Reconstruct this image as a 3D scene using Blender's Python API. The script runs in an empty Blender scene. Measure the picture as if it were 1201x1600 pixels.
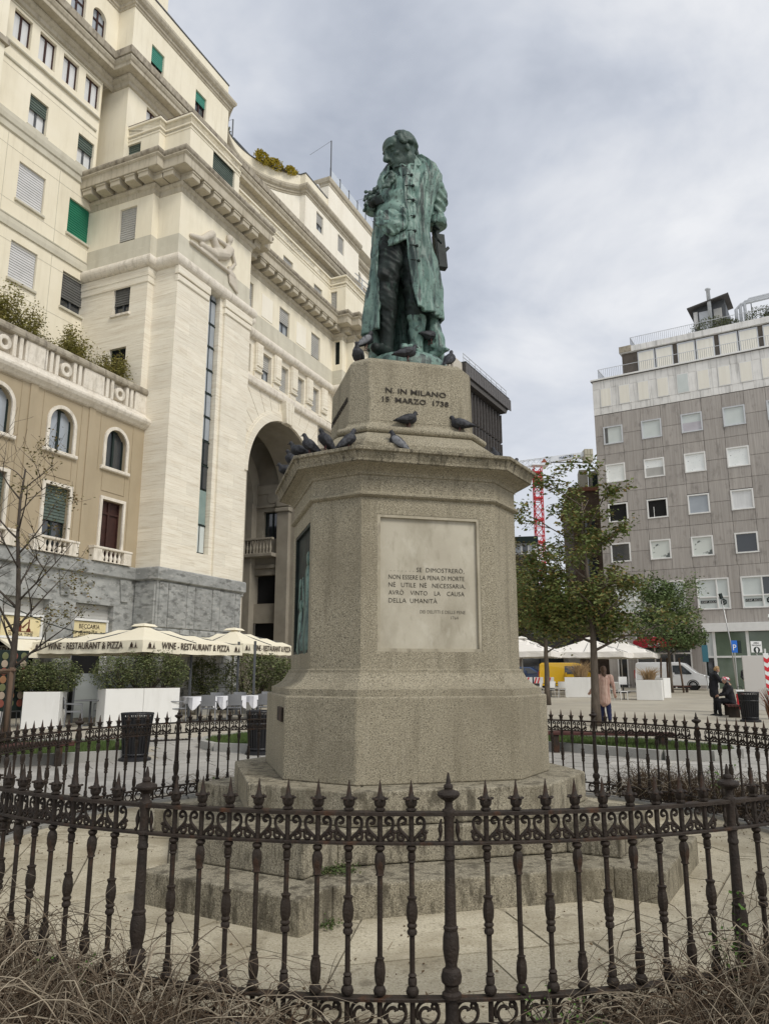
import bpy, bmesh, math, random
import numpy as np
from mathutils import Vector, Matrix, noise as mnoise
R = math.radians; PI = math.pi
random.seed(7)
C = bpy.context.scene.collection
S = bpy.context.scene

# ------------------------------------------------------------------ camera, sky, sun, exposure
cam_d = bpy.data.cameras.new('camera'); cam = bpy.data.objects.new('camera', cam_d); C.objects.link(cam)
cam.location = (0, 0, 1.65); cam.rotation_euler = (R(90 + 11.92), 0, 0)
cam_d.sensor_fit = 'VERTICAL'; cam_d.sensor_height = 24.0; cam_d.lens = 1184.5 / 1600 * 24.0
cam_d.clip_start = 0.05; cam_d.clip_end = 2000
S.camera = cam
S.view_settings.view_transform = 'Standard'; S.view_settings.look = 'None'
S.view_settings.gamma = 1.0; S.view_settings.use_curve_mapping = False
S.view_settings.exposure = 0.55
SUN_EL, SUN_AZ = 46.0, 138.0      # elevation; azimuth clockwise from +Y (behind the camera, to the right)
W = bpy.data.worlds.new('World'); S.world = W; W.use_nodes = True
def build_sky():
    nt = W.node_tree; N = nt.nodes; L = nt.links; N.clear()
    out = N.new('ShaderNodeOutputWorld'); bg = N.new('ShaderNodeBackground'); bg.inputs[1].default_value = 0.1
    sky = N.new('ShaderNodeTexSky'); sky.sky_type = 'NISHITA'; sky.sun_disc = False
    sky.sun_elevation = R(SUN_EL); sky.sun_rotation = R(SUN_AZ)
    tc = N.new('ShaderNodeTexCoord'); sep = N.new('ShaderNodeSeparateXYZ'); L.new(tc.outputs['Generated'], sep.inputs[0])
    def math_(op, a, b=None):
        m = N.new('ShaderNodeMath'); m.operation = op
        for i, x in enumerate((a, b)):
            if x is None: continue
            if isinstance(x, (int, float)): m.inputs[i].default_value = x
            else: L.new(x, m.inputs[i])
        return m.outputs[0]
    zc = math_('MAXIMUM', sep.outputs[2], 0.0); den = math_('ADD', zc, 0.38)
    cmb = N.new('ShaderNodeCombineXYZ')
    L.new(math_('DIVIDE', sep.outputs[0], den), cmb.inputs[0]); L.new(math_('DIVIDE', sep.outputs[1], den), cmb.inputs[1])
    def nz(scale, det, off, rough=.55):
        mp = N.new('ShaderNodeMapping'); mp.inputs['Location'].default_value = off; L.new(cmb.outputs[0], mp.inputs[0])
        n = N.new('ShaderNodeTexNoise'); n.inputs['Scale'].default_value = scale; n.inputs['Detail'].default_value = det
        n.inputs['Roughness'].default_value = rough; n.inputs['Distortion'].default_value = .3; L.new(mp.outputs[0], n.inputs[0]); return n.outputs[0]
    big = nz(1.35, 6, (3.1, 1.7, 0)); small = nz(3.4, 6, (0.4, 5.2, 0), .6)
    f = math_('ADD', math_('MULTIPLY', big, .72), math_('MULTIPLY', small, .28))
    ramp = N.new('ShaderNodeValToRGB'); L.new(f, ramp.inputs[0]); e = ramp.color_ramp.elements
    e[0].position = .385; e[0].color = (.290, .318, .375, 1); e[1].position = .605; e[1].color = (.615, .622, .638, 1)
    m = ramp.color_ramp.elements.new(.485); m.color = (.425, .45, .50, 1)
    hz = N.new('ShaderNodeMapRange'); hz.inputs[1].default_value = 0.0; hz.inputs[2].default_value = .42
    hz.inputs[3].default_value = .85; hz.inputs[4].default_value = 0.0; L.new(zc, hz.inputs[0])
    mh = N.new('ShaderNodeMixRGB'); L.new(hz.outputs[0], mh.inputs[0]); L.new(ramp.outputs[0], mh.inputs[1]); mh.inputs[2].default_value = (.61, .62, .645, 1)
    up = N.new('ShaderNodeMixRGB'); up.blend_type = 'MULTIPLY'; up.inputs[0].default_value = 1.0; up.inputs[2].default_value = (10, 10, 10, 1)
    L.new(mh.outputs[0], up.inputs[1])
    mx = N.new('ShaderNodeMixRGB'); mx.inputs[0].default_value = .93; L.new(sky.outputs[0], mx.inputs[1]); L.new(up.outputs[0], mx.inputs[2])
    L.new(mx.outputs[0], bg.inputs[0]); L.new(bg.outputs[0], out.inputs[0])
build_sky()
sun_d = bpy.data.lights.new('sun', 'SUN'); sun_d.energy = 1.5; sun_d.angle = R(22); sun_d.color = (1, .95, .87)
sun = bpy.data.objects.new('sun', sun_d); C.objects.link(sun)
_a = R(SUN_AZ); _e = R(SUN_EL)
sun.rotation_euler = Vector((-math.sin(_a) * math.cos(_e), -math.cos(_a) * math.cos(_e), -math.sin(_e))).to_track_quat('-Z', 'Y').to_euler()

# ------------------------------------------------------------------ materials
MATS = {}
def pm(name, c1, c2=None, scale=4.0, rough=.8, bump=0.0, bscale=None, stretch=(1, 1, 1), metal=0.0, speck=None, stain=None, rnd=0.0, spec=.3, detail=5, lo=.35, hi=.65, coord='Object', coat=0.0, trans=0.0):
    """procedural material: two-tone noise, optional mineral specks, vertical rain stains, per-object variation, bump"""
    if name in MATS: return MATS[name]
    m = bpy.data.materials.new(name); m.use_nodes = True; nt = m.node_tree; N = nt.nodes; L = nt.links
    b = N['Principled BSDF']; b.inputs['Roughness'].default_value = rough; b.inputs['Metallic'].default_value = metal
    b.inputs['Specular IOR Level'].default_value = spec
    if coat: b.inputs['Coat Weight'].default_value = coat
    c1 = tuple(c1) + (1,)
    tc = N.new('ShaderNodeTexCoord'); mp = N.new('ShaderNodeMapping'); mp.inputs['Scale'].default_value = stretch
    L.new(tc.outputs[coord], mp.inputs[0])
    def noise(sc, det=5.0, rg=.55, src=None):
        n = N.new('ShaderNodeTexNoise'); n.inputs['Scale'].default_value = sc; n.inputs['Detail'].default_value = det; n.inputs['Roughness'].default_value = rg
        L.new(src or mp.outputs[0], n.inputs[0]); return n.outputs[0]
    def ramp(src, lo_, hi_):
        r = N.new('ShaderNodeMapRange'); r.inputs[1].default_value = lo_; r.inputs[2].default_value = hi_; L.new(src, r.inputs[0]); return r.outputs[0]
    def mix(fac, a, bb, mode='MIX'):
        x = N.new('ShaderNodeMixRGB'); x.blend_type = mode
        for i, v in enumerate((fac, a, bb)):
            if isinstance(v, (int, float)): x.inputs[i].default_value = v
            elif isinstance(v, tuple): x.inputs[i].default_value = v if len(v) == 4 else v + (1,)
            else: L.new(v, x.inputs[i])
        return x.outputs[0]
    col = c1
    if c2 is not None: col = mix(ramp(noise(scale, detail), lo, hi), c1, tuple(c2) + (1,))
    if speck:
        for (sc, colr, amt, l_, h_) in speck:
            col = mix(_mul(N, L, ramp(noise(sc, 2, .7, tc.outputs[coord]), l_, h_), amt), col, tuple(colr) + (1,))
    if stain:
        for (sc, colr, amt, l_, h_, st) in stain:
            mp2 = N.new('ShaderNodeMapping'); mp2.inputs['Scale'].default_value = st; L.new(tc.outputs[coord], mp2.inputs[0])
            col = mix(_mul(N, L, ramp(noise(sc, 6, .6, mp2.outputs[0]), l_, h_), amt), col, tuple(colr) + (1,))
    if rnd:
        oi = N.new('ShaderNodeObjectInfo'); r = N.new('ShaderNodeMapRange'); r.inputs[3].default_value = 1 - rnd; r.inputs[4].default_value = 1 + rnd
        L.new(oi.outputs['Random'], r.inputs[0]); cb = N.new('ShaderNodeCombineXYZ')
        for i in range(3): L.new(r.outputs[0], cb.inputs[i])
        col = mix(1.0, col, cb.outputs[0], 'MULTIPLY')
    if isinstance(col, tuple): b.inputs['Base Color'].default_value = col
    else: L.new(col, b.inputs['Base Color'])
    if bump:
        bp = N.new('ShaderNodeBump'); bp.inputs['Strength'].default_value = bump; bp.inputs['Distance'].default_value = .02
        L.new(noise(bscale or scale * 3, 6, .6), bp.inputs['Height']); L.new(bp.outputs[0], b.inputs['Normal'])
    MATS[name] = m; return m
def _mul(N, L, src, k):
    x = N.new('ShaderNodeMath'); x.operation = 'MULTIPLY'; x.inputs[1].default_value = k; L.new(src, x.inputs[0]); return x.outputs[0]

_sp = [(84, (.055, .047, .033), .75, .535, .60), (100, (.52, .47, .355), .75, .54, .61), (150, (.05, .044, .032), .6, .55, .60), (40, (.21, .182, .125), .25, .5, .6)]
granite = pm('granite', (.285, .252, .178), (.345, .308, .222), 1.3, .85, .35, 90, speck=_sp,
             stain=[(2.2, (.13, .112, .075), .6, .53, .72, (2.6, 2.6, .3)), (9, (.40, .365, .28), .35, .55, .75, (3, 3, .25)), (.9, (.19, .165, .115), .5, .5, .66, (1, 1, .8))])
granite_st = pm('granite_stained', (.225, .196, .136), (.30, .266, .19), 1.6, .9, .35, 90, speck=_sp,
             stain=[(11, (.035, .030, .022), .75, .50, .64, (2.6, 2.6, .5)), (2.5, (.10, .088, .058), .7, .46, .64, (1, 1, 1))])
granite_step = pm('granite_step', (.30, .268, .195), (.375, .34, .255), 1.1, .9, .45, 70, speck=_sp,
             stain=[(5.5, (.055, .046, .032), .75, .50, .63, (1.6, 1.6, .6)), (12, (.07, .06, .04), .6, .53, .64, (2.2, 2.2, .5)), (1.2, (.16, .138, .092), .55, .48, .68, (1, 1, 1))], rnd=.06)
marble = pm('marble', (.40, .365, .285), (.47, .435, .345), 2.2, .6, .06, 30,
             stain=[(2.6, (.27, .24, .175), .75, .48, .70, (1.2, 1.2, .6)), (7, (.56, .53, .44), .45, .56, .7, (1, 1, .6)), (14, (.2, .175, .12), .35, .56, .72, (1, 1, .4))])
letter_dark = pm('letter_dark', (.045, .038, .03), rough=.8)
letter_faint = pm('letter_faint', (.17, .155, .125), rough=.8)
bronze = pm('bronze_patina', (.095, .178, .148), (.185, .285, .240), 5.5, .5, .3, 26, spec=.5,
             stain=[(4.2, (.010, .020, .018), .92, .49, .60, (3.4, 3.4, .38)), (12, (.20, .285, .235), .7, .55, .68, (1.8, 1.8, .5)), (24, (.012, .018, .016), .7, .56, .64, (1, 1, 1)), (2, (.035, .062, .052), .6, .5, .66, (1, 1, .7))])
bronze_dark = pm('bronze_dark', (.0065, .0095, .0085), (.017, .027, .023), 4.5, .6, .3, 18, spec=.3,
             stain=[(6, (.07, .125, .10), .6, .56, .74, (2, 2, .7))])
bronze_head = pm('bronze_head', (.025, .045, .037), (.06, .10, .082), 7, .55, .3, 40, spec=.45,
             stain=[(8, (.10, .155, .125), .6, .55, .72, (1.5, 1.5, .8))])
iron = pm('iron', (.019, .0135, .0098), (.036, .0255, .018), 7, .62, .4, 60, spec=.3, stain=[(9, (.095, .038, .015), .7, .55, .70, (1, 1, .35))])
iron_post = pm('iron_post', (.021, .0155, .012), (.040, .029, .022), 9, .62, .45, 60, spec=.3, stain=[(11, (.06, .028, .014), .5, .58, .72, (1, 1, .35))])
travertine = pm('travertine', (.74, .69, .575), (.80, .755, .64), 1.6, .75, .25, 8, stretch=(.5, .5, 6),
             stain=[(2.4, (.56, .485, .36), .8, .50, .68, (.35, .35, 9)), (1.2, (.66, .59, .47), .55, .48, .7, (.25, .25, 2.6)), (10, (.50, .425, .32), .55, .57, .70, (.6, .6, 7))], rnd=.05)
trav_trim = pm('travertine_trim', (.66, .605, .51), (.74, .69, .60), 3, .8, .3, 14,
             stain=[(4, (.40, .36, .29), .6, .5, .68, (1.2, 1.2, .4)), (14, (.46, .41, .33), .4, .52, .65, (1, 1, 1))])
cream = pm('cream_stucco', (.765, .705, .555), (.81, .755, .61), .7, .9, .08, 30,
             stain=[(1.1, (.66, .60, .455), .55, .5, .75, (1.6, 1.6, .22)), (4, (.60, .54, .41), .35, .55, .72, (1.5, 1.5, .12))])
cream_r = pm('cream_stucco_pale', (.80, .75, .64), (.84, .80, .69), .6, .9, .08, 30,
             stain=[(1.1, (.64, .585, .47), .45, .5, .75, (1.6, 1.6, .25))])
grey_band = pm('grey_band', (.53, .50, .405), (.59, .56, .46), 1.2, .9, .1, 20, stain=[(1.4, (.42, .385, .30), .5, .5, .7, (1.6, 1.6, .25))])
cornice_m = pm('cornice_stone', (.43, .385, .295), (.50, .455, .36), 1.5, .9, .15, 20,
             stain=[(3.2, (.25, .22, .165), .6, .50, .70, (2.2, 2.2, .25))])
coping_m = pm('weathered_coping', (.30, .265, .205), (.40, .36, .285), 2.5, .95, .3, 25,
             stain=[(5, (.12, .10, .08), .7, .48, .66, (1, 1, .5))])
tan = pm('tan_stucco', (.37, .305, .205), (.405, .335, .23), .8, .9, .08, 30, stain=[(1.0, (.315, .26, .175), .5, .5, .72, (1.4, 1.4, .3))])
beola = pm('beola_stone', (.23, .235, .225), (.35, .355, .34), 1.3, .75, .5, 5, stretch=(1.2, 1.2, 2.0), detail=8,
             stain=[(2.2, (.11, .112, .105), .8, .50, .64, (1.1, 1.1, 2.2)), (5, (.42, .41, .385), .7, .55, .67, (.7, .7, 1.9))], rnd=.10)
soffit_m = cornice_m
glass = pm('window_glass', (.035, .04, .045), rough=.06, spec=.9)
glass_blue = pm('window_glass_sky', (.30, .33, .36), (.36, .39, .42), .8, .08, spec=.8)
glass_green = pm('glass_green', (.11, .145, .105), (.14, .18, .13), .8, .10, spec=.7)
glass_pale = pm('glass_frosted_pale', (.54, .585, .565), (.60, .64, .62), .9, .2, spec=.5)
curtain = pm('white_curtain', (.62, .63, .63), (.70, .71, .71), 1.0, .5, .1, stretch=(9, 9, .5), spec=.5)
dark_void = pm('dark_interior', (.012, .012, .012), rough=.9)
frame_dk = pm('frame_dark_green', (.012, .022, .019), rough=.45)
frame_br = pm('frame_brown', (.035, .015, .012), (.05, .02, .015), 6, .5)
frame_gr = pm('frame_grey', (.085, .09, .095), rough=.5)
frame_wh = pm('frame_white', (.70, .70, .68), (.76, .76, .74), 3, .45)
frame_al = pm('frame_aluminium', (.50, .52, .54), (.58, .60, .62), 3, .4)
sh_grey = pm('shutter_grey', (.38, .375, .355), (.43, .425, .40), 2, .6)
sh_white = pm('shutter_white', (.55, .55, .55), (.61, .61, .61), 2, .55)
sh_dark = pm('shutter_dark', (.10, .10, .095), (.13, .13, .125), 2, .6)
sh_green = pm('shutter_green', (.018, .16, .095), (.025, .19, .11), 2, .55)
sh_dgreen = pm('shutter_dull_green', (.075, .10, .085), (.10, .13, .11), 2, .6)
sh_lgreen = pm('shutter_pale_green', (.06, .26, .20), (.08, .30, .23), 2, .55)

# ------------------------------------------------------------------ mesh helpers
class MB:
    def __init__(s): s.v = []; s.f = []
    def add(s, v, f):
        o = len(s.v); s.v.extend(v); s.f.extend([tuple(i + o for i in q) for q in f]); return s
    def box(s, x0, x1, y0, y1, z0, z1):
        return s.add([(x0, y0, z0), (x1, y0, z0), (x1, y1, z0), (x0, y1, z0), (x0, y0, z1), (x1, y0, z1), (x1, y1, z1), (x0, y1, z1)],
                     [(0, 3, 2, 1), (4, 5, 6, 7), (0, 1, 5, 4), (1, 2, 6, 5), (2, 3, 7, 6), (3, 0, 4, 7)])
    def bbox(s, x0, x1, y0, y1, z0, z1, b=.01):      # box with chamfered front (-y) edges
        i = [(x0 + b, z0 + b), (x1 - b, z0 + b), (x1 - b, z1 - b), (x0 + b, z1 - b)]; o = [(x0, z0), (x1, z0), (x1, z1), (x0, z1)]
        v = [(p[0], y0, p[1]) for p in i] + [(p[0], y0 + b, p[1]) for p in o] + [(p[0], y1, p[1]) for p in o]
        f = [(0, 1, 2, 3)]
        for k in range(4):
            n = (k + 1) % 4; f += [(4 + k, 4 + n, n, k), (8 + k, 8 + n, 4 + n, 4 + k)]
        return s.add(v, f)
    def obox(s, c, size, rz=0.0, rx=0.0, ry=0.0):
        M = Matrix.Translation(c) @ Matrix.Rotation(rz, 4, 'Z') @ Matrix.Rotation(ry, 4, 'Y') @ Matrix.Rotation(rx, 4, 'X')
        a, b, d = [q / 2 for q in size]; o = len(s.v)
        t = MB().box(-a, a, -b, b, -d, d); s.add([tuple(M @ Vector(p)) for p in t.v], t.f); return s
    def quad(s, a, b, c, d): return s.add([a, b, c, d], [(0, 1, 2, 3)])
    def prism(s, poly, z0, z1, zfun=None):
        n = len(poly); v = [(p[0], p[1], z0) for p in poly] + [(p[0], p[1], z1) for p in poly]
        return s.add(v, [tuple(range(n - 1, -1, -1)), tuple(range(n, 2 * n))] + [(i, (i + 1) % n, n + (i + 1) % n, n + i) for i in range(n)])
    def prism_y(s, poly, y0, y1):                    # poly in (x,z), extruded along y
        n = len(poly); v = [(p[0], y0, p[1]) for p in poly] + [(p[0], y1, p[1]) for p in poly]
        return s.add(v, [tuple(range(n)), tuple(range(2 * n - 1, n - 1, -1))] + [(i, n + i, n + (i + 1) % n, (i + 1) % n) for i in range(n)])
    def rings(s, rs, closed=True, cap0=True, cap1=True):
        o = len(s.v); n = len(rs[0])
        for r in rs: s.v.extend([tuple(p) for p in r])
        for k in range(len(rs) - 1):
            for i in range(n if closed else n - 1):
                j = (i + 1) % n; s.f.append((o + k * n + i, o + k * n + j, o + (k + 1) * n + j, o + (k + 1) * n + i))
        if cap0: s.f.append(tuple(o + i for i in range(n - 1, -1, -1)))
        if cap1: s.f.append(tuple(o + (len(rs) - 1) * n + i for i in range(n)))
        return s
    def lathe(s, prof, n=10, c=(0, 0), cap=True, lobes=0, la=0.0):
        rs = []
        for (r, z) in prof:
            rs.append([(c[0] + r * (1 + (la * math.cos(lobes * 2 * PI * i / n) if lobes else 0)) * math.cos(2 * PI * i / n), c[1] + r * (1 + (la * math.cos(lobes * 2 * PI * i / n) if lobes else 0)) * math.sin(2 * PI * i / n), z) for i in range(n)])
        return s.rings(rs, True, cap, cap)
    def tube(s, pts, r, n=6, flat=None, cap=True):
        pts = [Vector(p) for p in pts]; m = len(pts); rs = []
        up = Vector((0, 0, 1)); prev = None
        for i, p in enumerate(pts):
            t = (pts[min(i + 1, m - 1)] - pts[max(i - 1, 0)])
            if t.length < 1e-9: t = Vector((0, 0, 1))
            t.normalize()
            if prev is None:
                a = t.cross(up if abs(t.z) < .9 else Vector((1, 0, 0))).normalized()
            else:
                a = prev - t * prev.dot(t)
                if a.length < 1e-6: a = t.orthogonal()
                a.normalize()
            prev = a; b = t.cross(a); rr = r[i] if hasattr(r, '__len__') else r
            ra, rb = (rr, rr) if flat is None else (rr * flat[0], rr * flat[1])
            rs.append([tuple(p + a * (ra * math.cos(2 * PI * k / n)) + b * (rb * math.sin(2 * PI * k / n))) for k in range(n)])
        return s.rings(rs, True, cap, cap)
    def capsule(s, p, q, r1, r2, n=12, k=4):
        p = Vector(p); q = Vector(q); d = (q - p); L_ = d.length; d = d / L_ if L_ > 1e-9 else Vector((0, 0, 1)); pts = []; rad = []
        for i in range(k + 1):
            a = PI / 2 * i / k; pts.append(p - d * r1 * math.cos(a)); rad.append(max(r1 * math.sin(a), r1 * .06))
        for i in range(k + 1):
            a = PI / 2 * i / k; pts.append(q + d * r2 * math.sin(a)); rad.append(max(r2 * math.cos(a), r2 * .06))
        return s.tube(pts, rad, n)
    def ellipsoid(s, c, rad, rot=None, nu=16, nv=10):
        M = (rot or Matrix.Identity(3)); c = Vector(c); rs = []
        for j in range(nv + 1):
            t = PI * (j + .02) / (nv + .04); rs.append([tuple(c + M @ Vector((rad[0] * math.sin(t) * math.cos(2 * PI * i / nu), rad[1] * math.sin(t) * math.sin(2 * PI * i / nu), -rad[2] * math.cos(t)))) for i in range(nu)])
        return s.rings(rs)
    def xf(s, M): s.v = [tuple(M @ Vector(p)) for p in s.v]; return s
    def merge(s, o): return s.add(o.v, o.f)
    def mesh(s, name, mat=None, smooth=False, auto=None):
        me = bpy.data.meshes.new(name); me.from_pydata(s.v, [], s.f); me.validate(clean_customdata=False)
        bm = bmesh.new(); bm.from_mesh(me); bmesh.ops.recalc_face_normals(bm, faces=bm.faces); bm.to_mesh(me); bm.free()
        if mat: me.materials.append(mat)
        if smooth:
            for p in me.polygons: p.use_smooth = True
            if auto is not None: me.set_sharp_from_angle(angle=R(auto))
        return me
    def build(s, name, mat=None, parent=None, smooth=False, loc=None, rz=None, auto=None):
        return inst(s.mesh(name, mat, smooth, auto), name, parent, loc, rz)
def inst(me, name, parent=None, loc=None, rz=None, M=None, **props):
    o = bpy.data.objects.new(name, me); C.objects.link(o)
    if parent: o.parent = parent
    if loc is not None: o.location = loc
    if rz is not None: o.rotation_euler = (0, 0, rz)
    if M is not None: o.matrix_local = M
    for k, v in props.items(): o[k] = v
    return o
def tag(o, label, cat, group=None, kind=None):
    o['label'] = label; o['category'] = cat
    if group: o['group'] = group
    if kind: o['kind'] = kind
    return o
def thing(name, label, cat, loc=(0, 0, 0), rz=0.0, group=None):
    o = bpy.data.objects.new(name, None); C.objects.link(o); o.location = loc; o.rotation_euler = (0, 0, rz); o.empty_display_size = .2
    return tag(o, label, cat, group)
def struct(o): o['kind'] = 'structure'; return o
def stuff(o): o['kind'] = 'stuff'; return o
KIDS = {}
def copy_tree(o, parent=None, loc=None, rz=None, label=None, group=None):
    c = o.copy(); C.objects.link(c); c.parent = parent
    if parent is None:
        if loc is not None: c.location = loc
        if rz is not None: c.rotation_euler = (0, 0, rz)
        if label: c['label'] = label
        if group: c['group'] = group
    for ch in list(o.children): copy_tree(ch, c)
    return c
def text_mesh(body, size, name='lettering', mat=None, extrude=.004, align='LEFT', offset=0.0, spacing=1.0, width=None, words=1.0):
    cu = bpy.data.curves.new(name, 'FONT'); cu.body = body; cu.size = size; cu.extrude = extrude; cu.align_x = align; cu.offset = offset
    cu.space_character = spacing; cu.space_word = words; cu.resolution_u = 2
    o = bpy.data.objects.new(name, cu); C.objects.link(o); bpy.context.view_layer.update()
    dg = bpy.context.evaluated_depsgraph_get(); me = bpy.data.meshes.new_from_object(o.evaluated_get(dg)); me.name = name
    bpy.data.objects.remove(o); bpy.data.curves.remove(cu)
    co = np.empty(len(me.vertices) * 3); me.vertices.foreach_get('co', co); co = co.reshape(-1, 3)
    if width:
        w = co[:, 0].max() - co[:, 0].min(); co[:, 0] *= width / w
        if align == 'LEFT': co[:, 0] -= co[:, 0].min()
    # stand the text up: x stays, y -> z, extrusion -> -y
    co = np.stack([co[:, 0], -co[:, 2], co[:, 1]], 1); me.vertices.foreach_set('co', co.ravel()); me.update()
    me.materials.clear()
    if mat: me.materials.append(mat)
    return me
def offset_path(P, d, closed=True):
    """offset polyline outwards (to the right of its direction) with mitres"""
    n = len(P); out = []
    for i in range(n):
        a = Vector(P[i - 1] if (closed or i > 0) else P[i]); b = Vector(P[i]); c = Vector(P[(i + 1) % n] if (closed or i < n - 1) else P[i])
        e1 = (b - a); e2 = (c - b)
        if e1.length < 1e-9: e1 = e2
        if e2.length < 1e-9: e2 = e1
        n1 = Vector((e1.y, -e1.x)).normalized(); n2 = Vector((e2.y, -e2.x)).normalized(); h = n1 + n2
        k = d / max(.2, (1 + n1.dot(n2))) if h.length > 1e-6 else 0
        out.append((b.x + h.x * k, b.y + h.y * k))
    return out
def sweep(mb, P, prof, closed=False, cap=True):
    """profile [(out, z)] swept along plan path P"""
    rs = [[(x, y, z) for (x, y) in offset_path(P, o, closed)] for (o, z) in prof]
    n = len(P); o0 = len(mb.v)
    for r in rs: mb.v.extend(r)
    for k in range(len(rs) - 1):
        for i in range(n if closed else n - 1):
            j = (i + 1) % n; mb.f.append((o0 + k * n + i, o0 + k * n + j, o0 + (k + 1) * n + j, o0 + (k + 1) * n + i))
    if cap and not closed:
        m = len(rs); mb.f.append(tuple(o0 + k * n for k in range(m))); mb.f.append(tuple(o0 + k * n + n - 1 for k in range(m - 1, -1, -1)))
    if cap and closed:
        mb.f.append(tuple(o0 + i for i in range(n))); mb.f.append(tuple(o0 + (len(rs) - 1) * n + i for i in range(n)))
    return mb
def wall(mb, x0, x1, z0, z1, y, holes=(), depth=.22, cuts_x=(), cuts_z=()):
    """front face of a wall in the plane y with real openings; hole = (x0,x1,z0,z1[,'arch'])"""
    xs = sorted({x0, x1, *[h[0] for h in holes], *[h[1] for h in holes]}); zs = sorted({z0, z1, *[h[2] for h in holes], *[h[3] for h in holes]})
    xs = [x for x in xs if x0 - 1e-9 <= x <= x1 + 1e-9]; zs = [z for z in zs if z0 - 1e-9 <= z <= z1 + 1e-9]
    for a, b in zip(xs, xs[1:]):
        for c, d in zip(zs, zs[1:]):
            mx, mz = (a + b) / 2, (c + d) / 2
            if any(h[0] < mx < h[1] and h[2] < mz < h[3] for h in holes): continue
            mb.quad((a, y, c), (b, y, c), (b, y, d), (a, y, d))
    for h in holes:
        a, b, c, d = h[:4]; Y = y + depth
        if len(h) > 4:
            r = (b - a) / 2; cx = (a + b) / 2; zc = d - r; K = 14
            arc = [(cx - r * math.cos(PI * i / K), zc + r * math.sin(PI * i / K)) for i in range(K + 1)]
            for i in range(K):
                cor = (a, d) if i < K / 2 else (b, d)
                mb.add([(arc[i][0], y, arc[i][1]), (arc[i + 1][0], y, arc[i + 1][1]), (cor[0], y, cor[1])], [(0, 1, 2)])
                mb.quad((arc[i][0], y, arc[i][1]), (arc[i + 1][0], y, arc[i + 1][1]), (arc[i + 1][0], Y, arc[i + 1][1]), (arc[i][0], Y, arc[i][1]))
            mb.add([(cx, y, d), (a, y, d), (b, y, d)], [(0, 1, 2)])
            d2 = zc
        else:
            d2 = d; mb.quad((a, y, d), (b, y, d), (b, Y, d), (a, Y, d))
        mb.quad((a, y, c), (a, Y, c), (a, Y, d2), (a, y, d2)); mb.quad((b, y, c), (b, y, d2), (b, Y, d2), (b, Y, c)); mb.quad((a, y, c), (b, y, c), (b, Y, c), (a, Y, c))
    return mb
def gz(D): return .45 * max(0.0, min(1.0, (D - 14) / 46))
# ------------------------------------------------------------------ ground
pave = pm('plaza_paving', (.37, .335, .265), (.45, .415, .335), .5, .8, .15, 25, stain=[(.35, (.26, .24, .21), .5, .5, .7, (1, 1, 1)), (6, (.46, .435, .385), .5, .5, .7, (.6, 4, 1)), (14, (.27, .25, .22), .5, .55, .68, (.5, 5, 1))])
slab_m = pm('paving_slab', (.40, .355, .255), (.49, .44, .325), 1.5, .85, .3, 50, rnd=.08, speck=[(62, (.14, .115, .075), .55, .54, .62), (78, (.62, .57, .45), .55, .54, .62)], stain=[(1.6, (.235, .195, .125), .75, .49, .66, (1, 1, 1)), (7, (.13, .105, .068), .55, .58, .68, (1, 1, 1)), (3.2, (.56, .51, .40), .4, .55, .7, (1, 1, 1))])
plaza_slab_m = pm('plaza_slab', (.33, .315, .285), (.41, .395, .36), 1.0, .8, .2, 40, rnd=.12, stain=[(2, (.25, .24, .215), .5, .52, .7, (1, 1, 1))])
kerb_m = pm('kerb_stone', (.30, .295, .27), (.38, .37, .34), 2, .85, .3, 60, speck=[(140, (.1, .1, .09), .5, .56, .63)], stain=[(4, (.20, .20, .17), .6, .5, .7, (1, 1, 1))], rnd=.08)
soil = pm('soil', (.085, .062, .042), (.13, .10, .068), 6, .95, .6, 40)
joint_m = pm('joint_sand', (.12, .105, .08), (.17, .15, .115), 9, .95, .3, 60)
def ground():
    ys = [-12, 2, 8, 14, 20, 28, 36, 44, 52, 60, 120, 300, 900]; xs = [-600, -200, -60, -30, -15, -7, 0, 7, 15, 30, 60, 200, 600]
    mb = MB(); n = len(xs)
    for y in ys:
        for x in xs: mb.v.append((x, y, gz(y)))
    for j in range(len(ys) - 1):
        for i in range(n - 1): mb.f.append((j * n + i, j * n + i + 1, (j + 1) * n + i + 1, (j + 1) * n + i))
    struct(mb.build('ground', pave))
ground()
MX, MY = .155, 7.788
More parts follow.
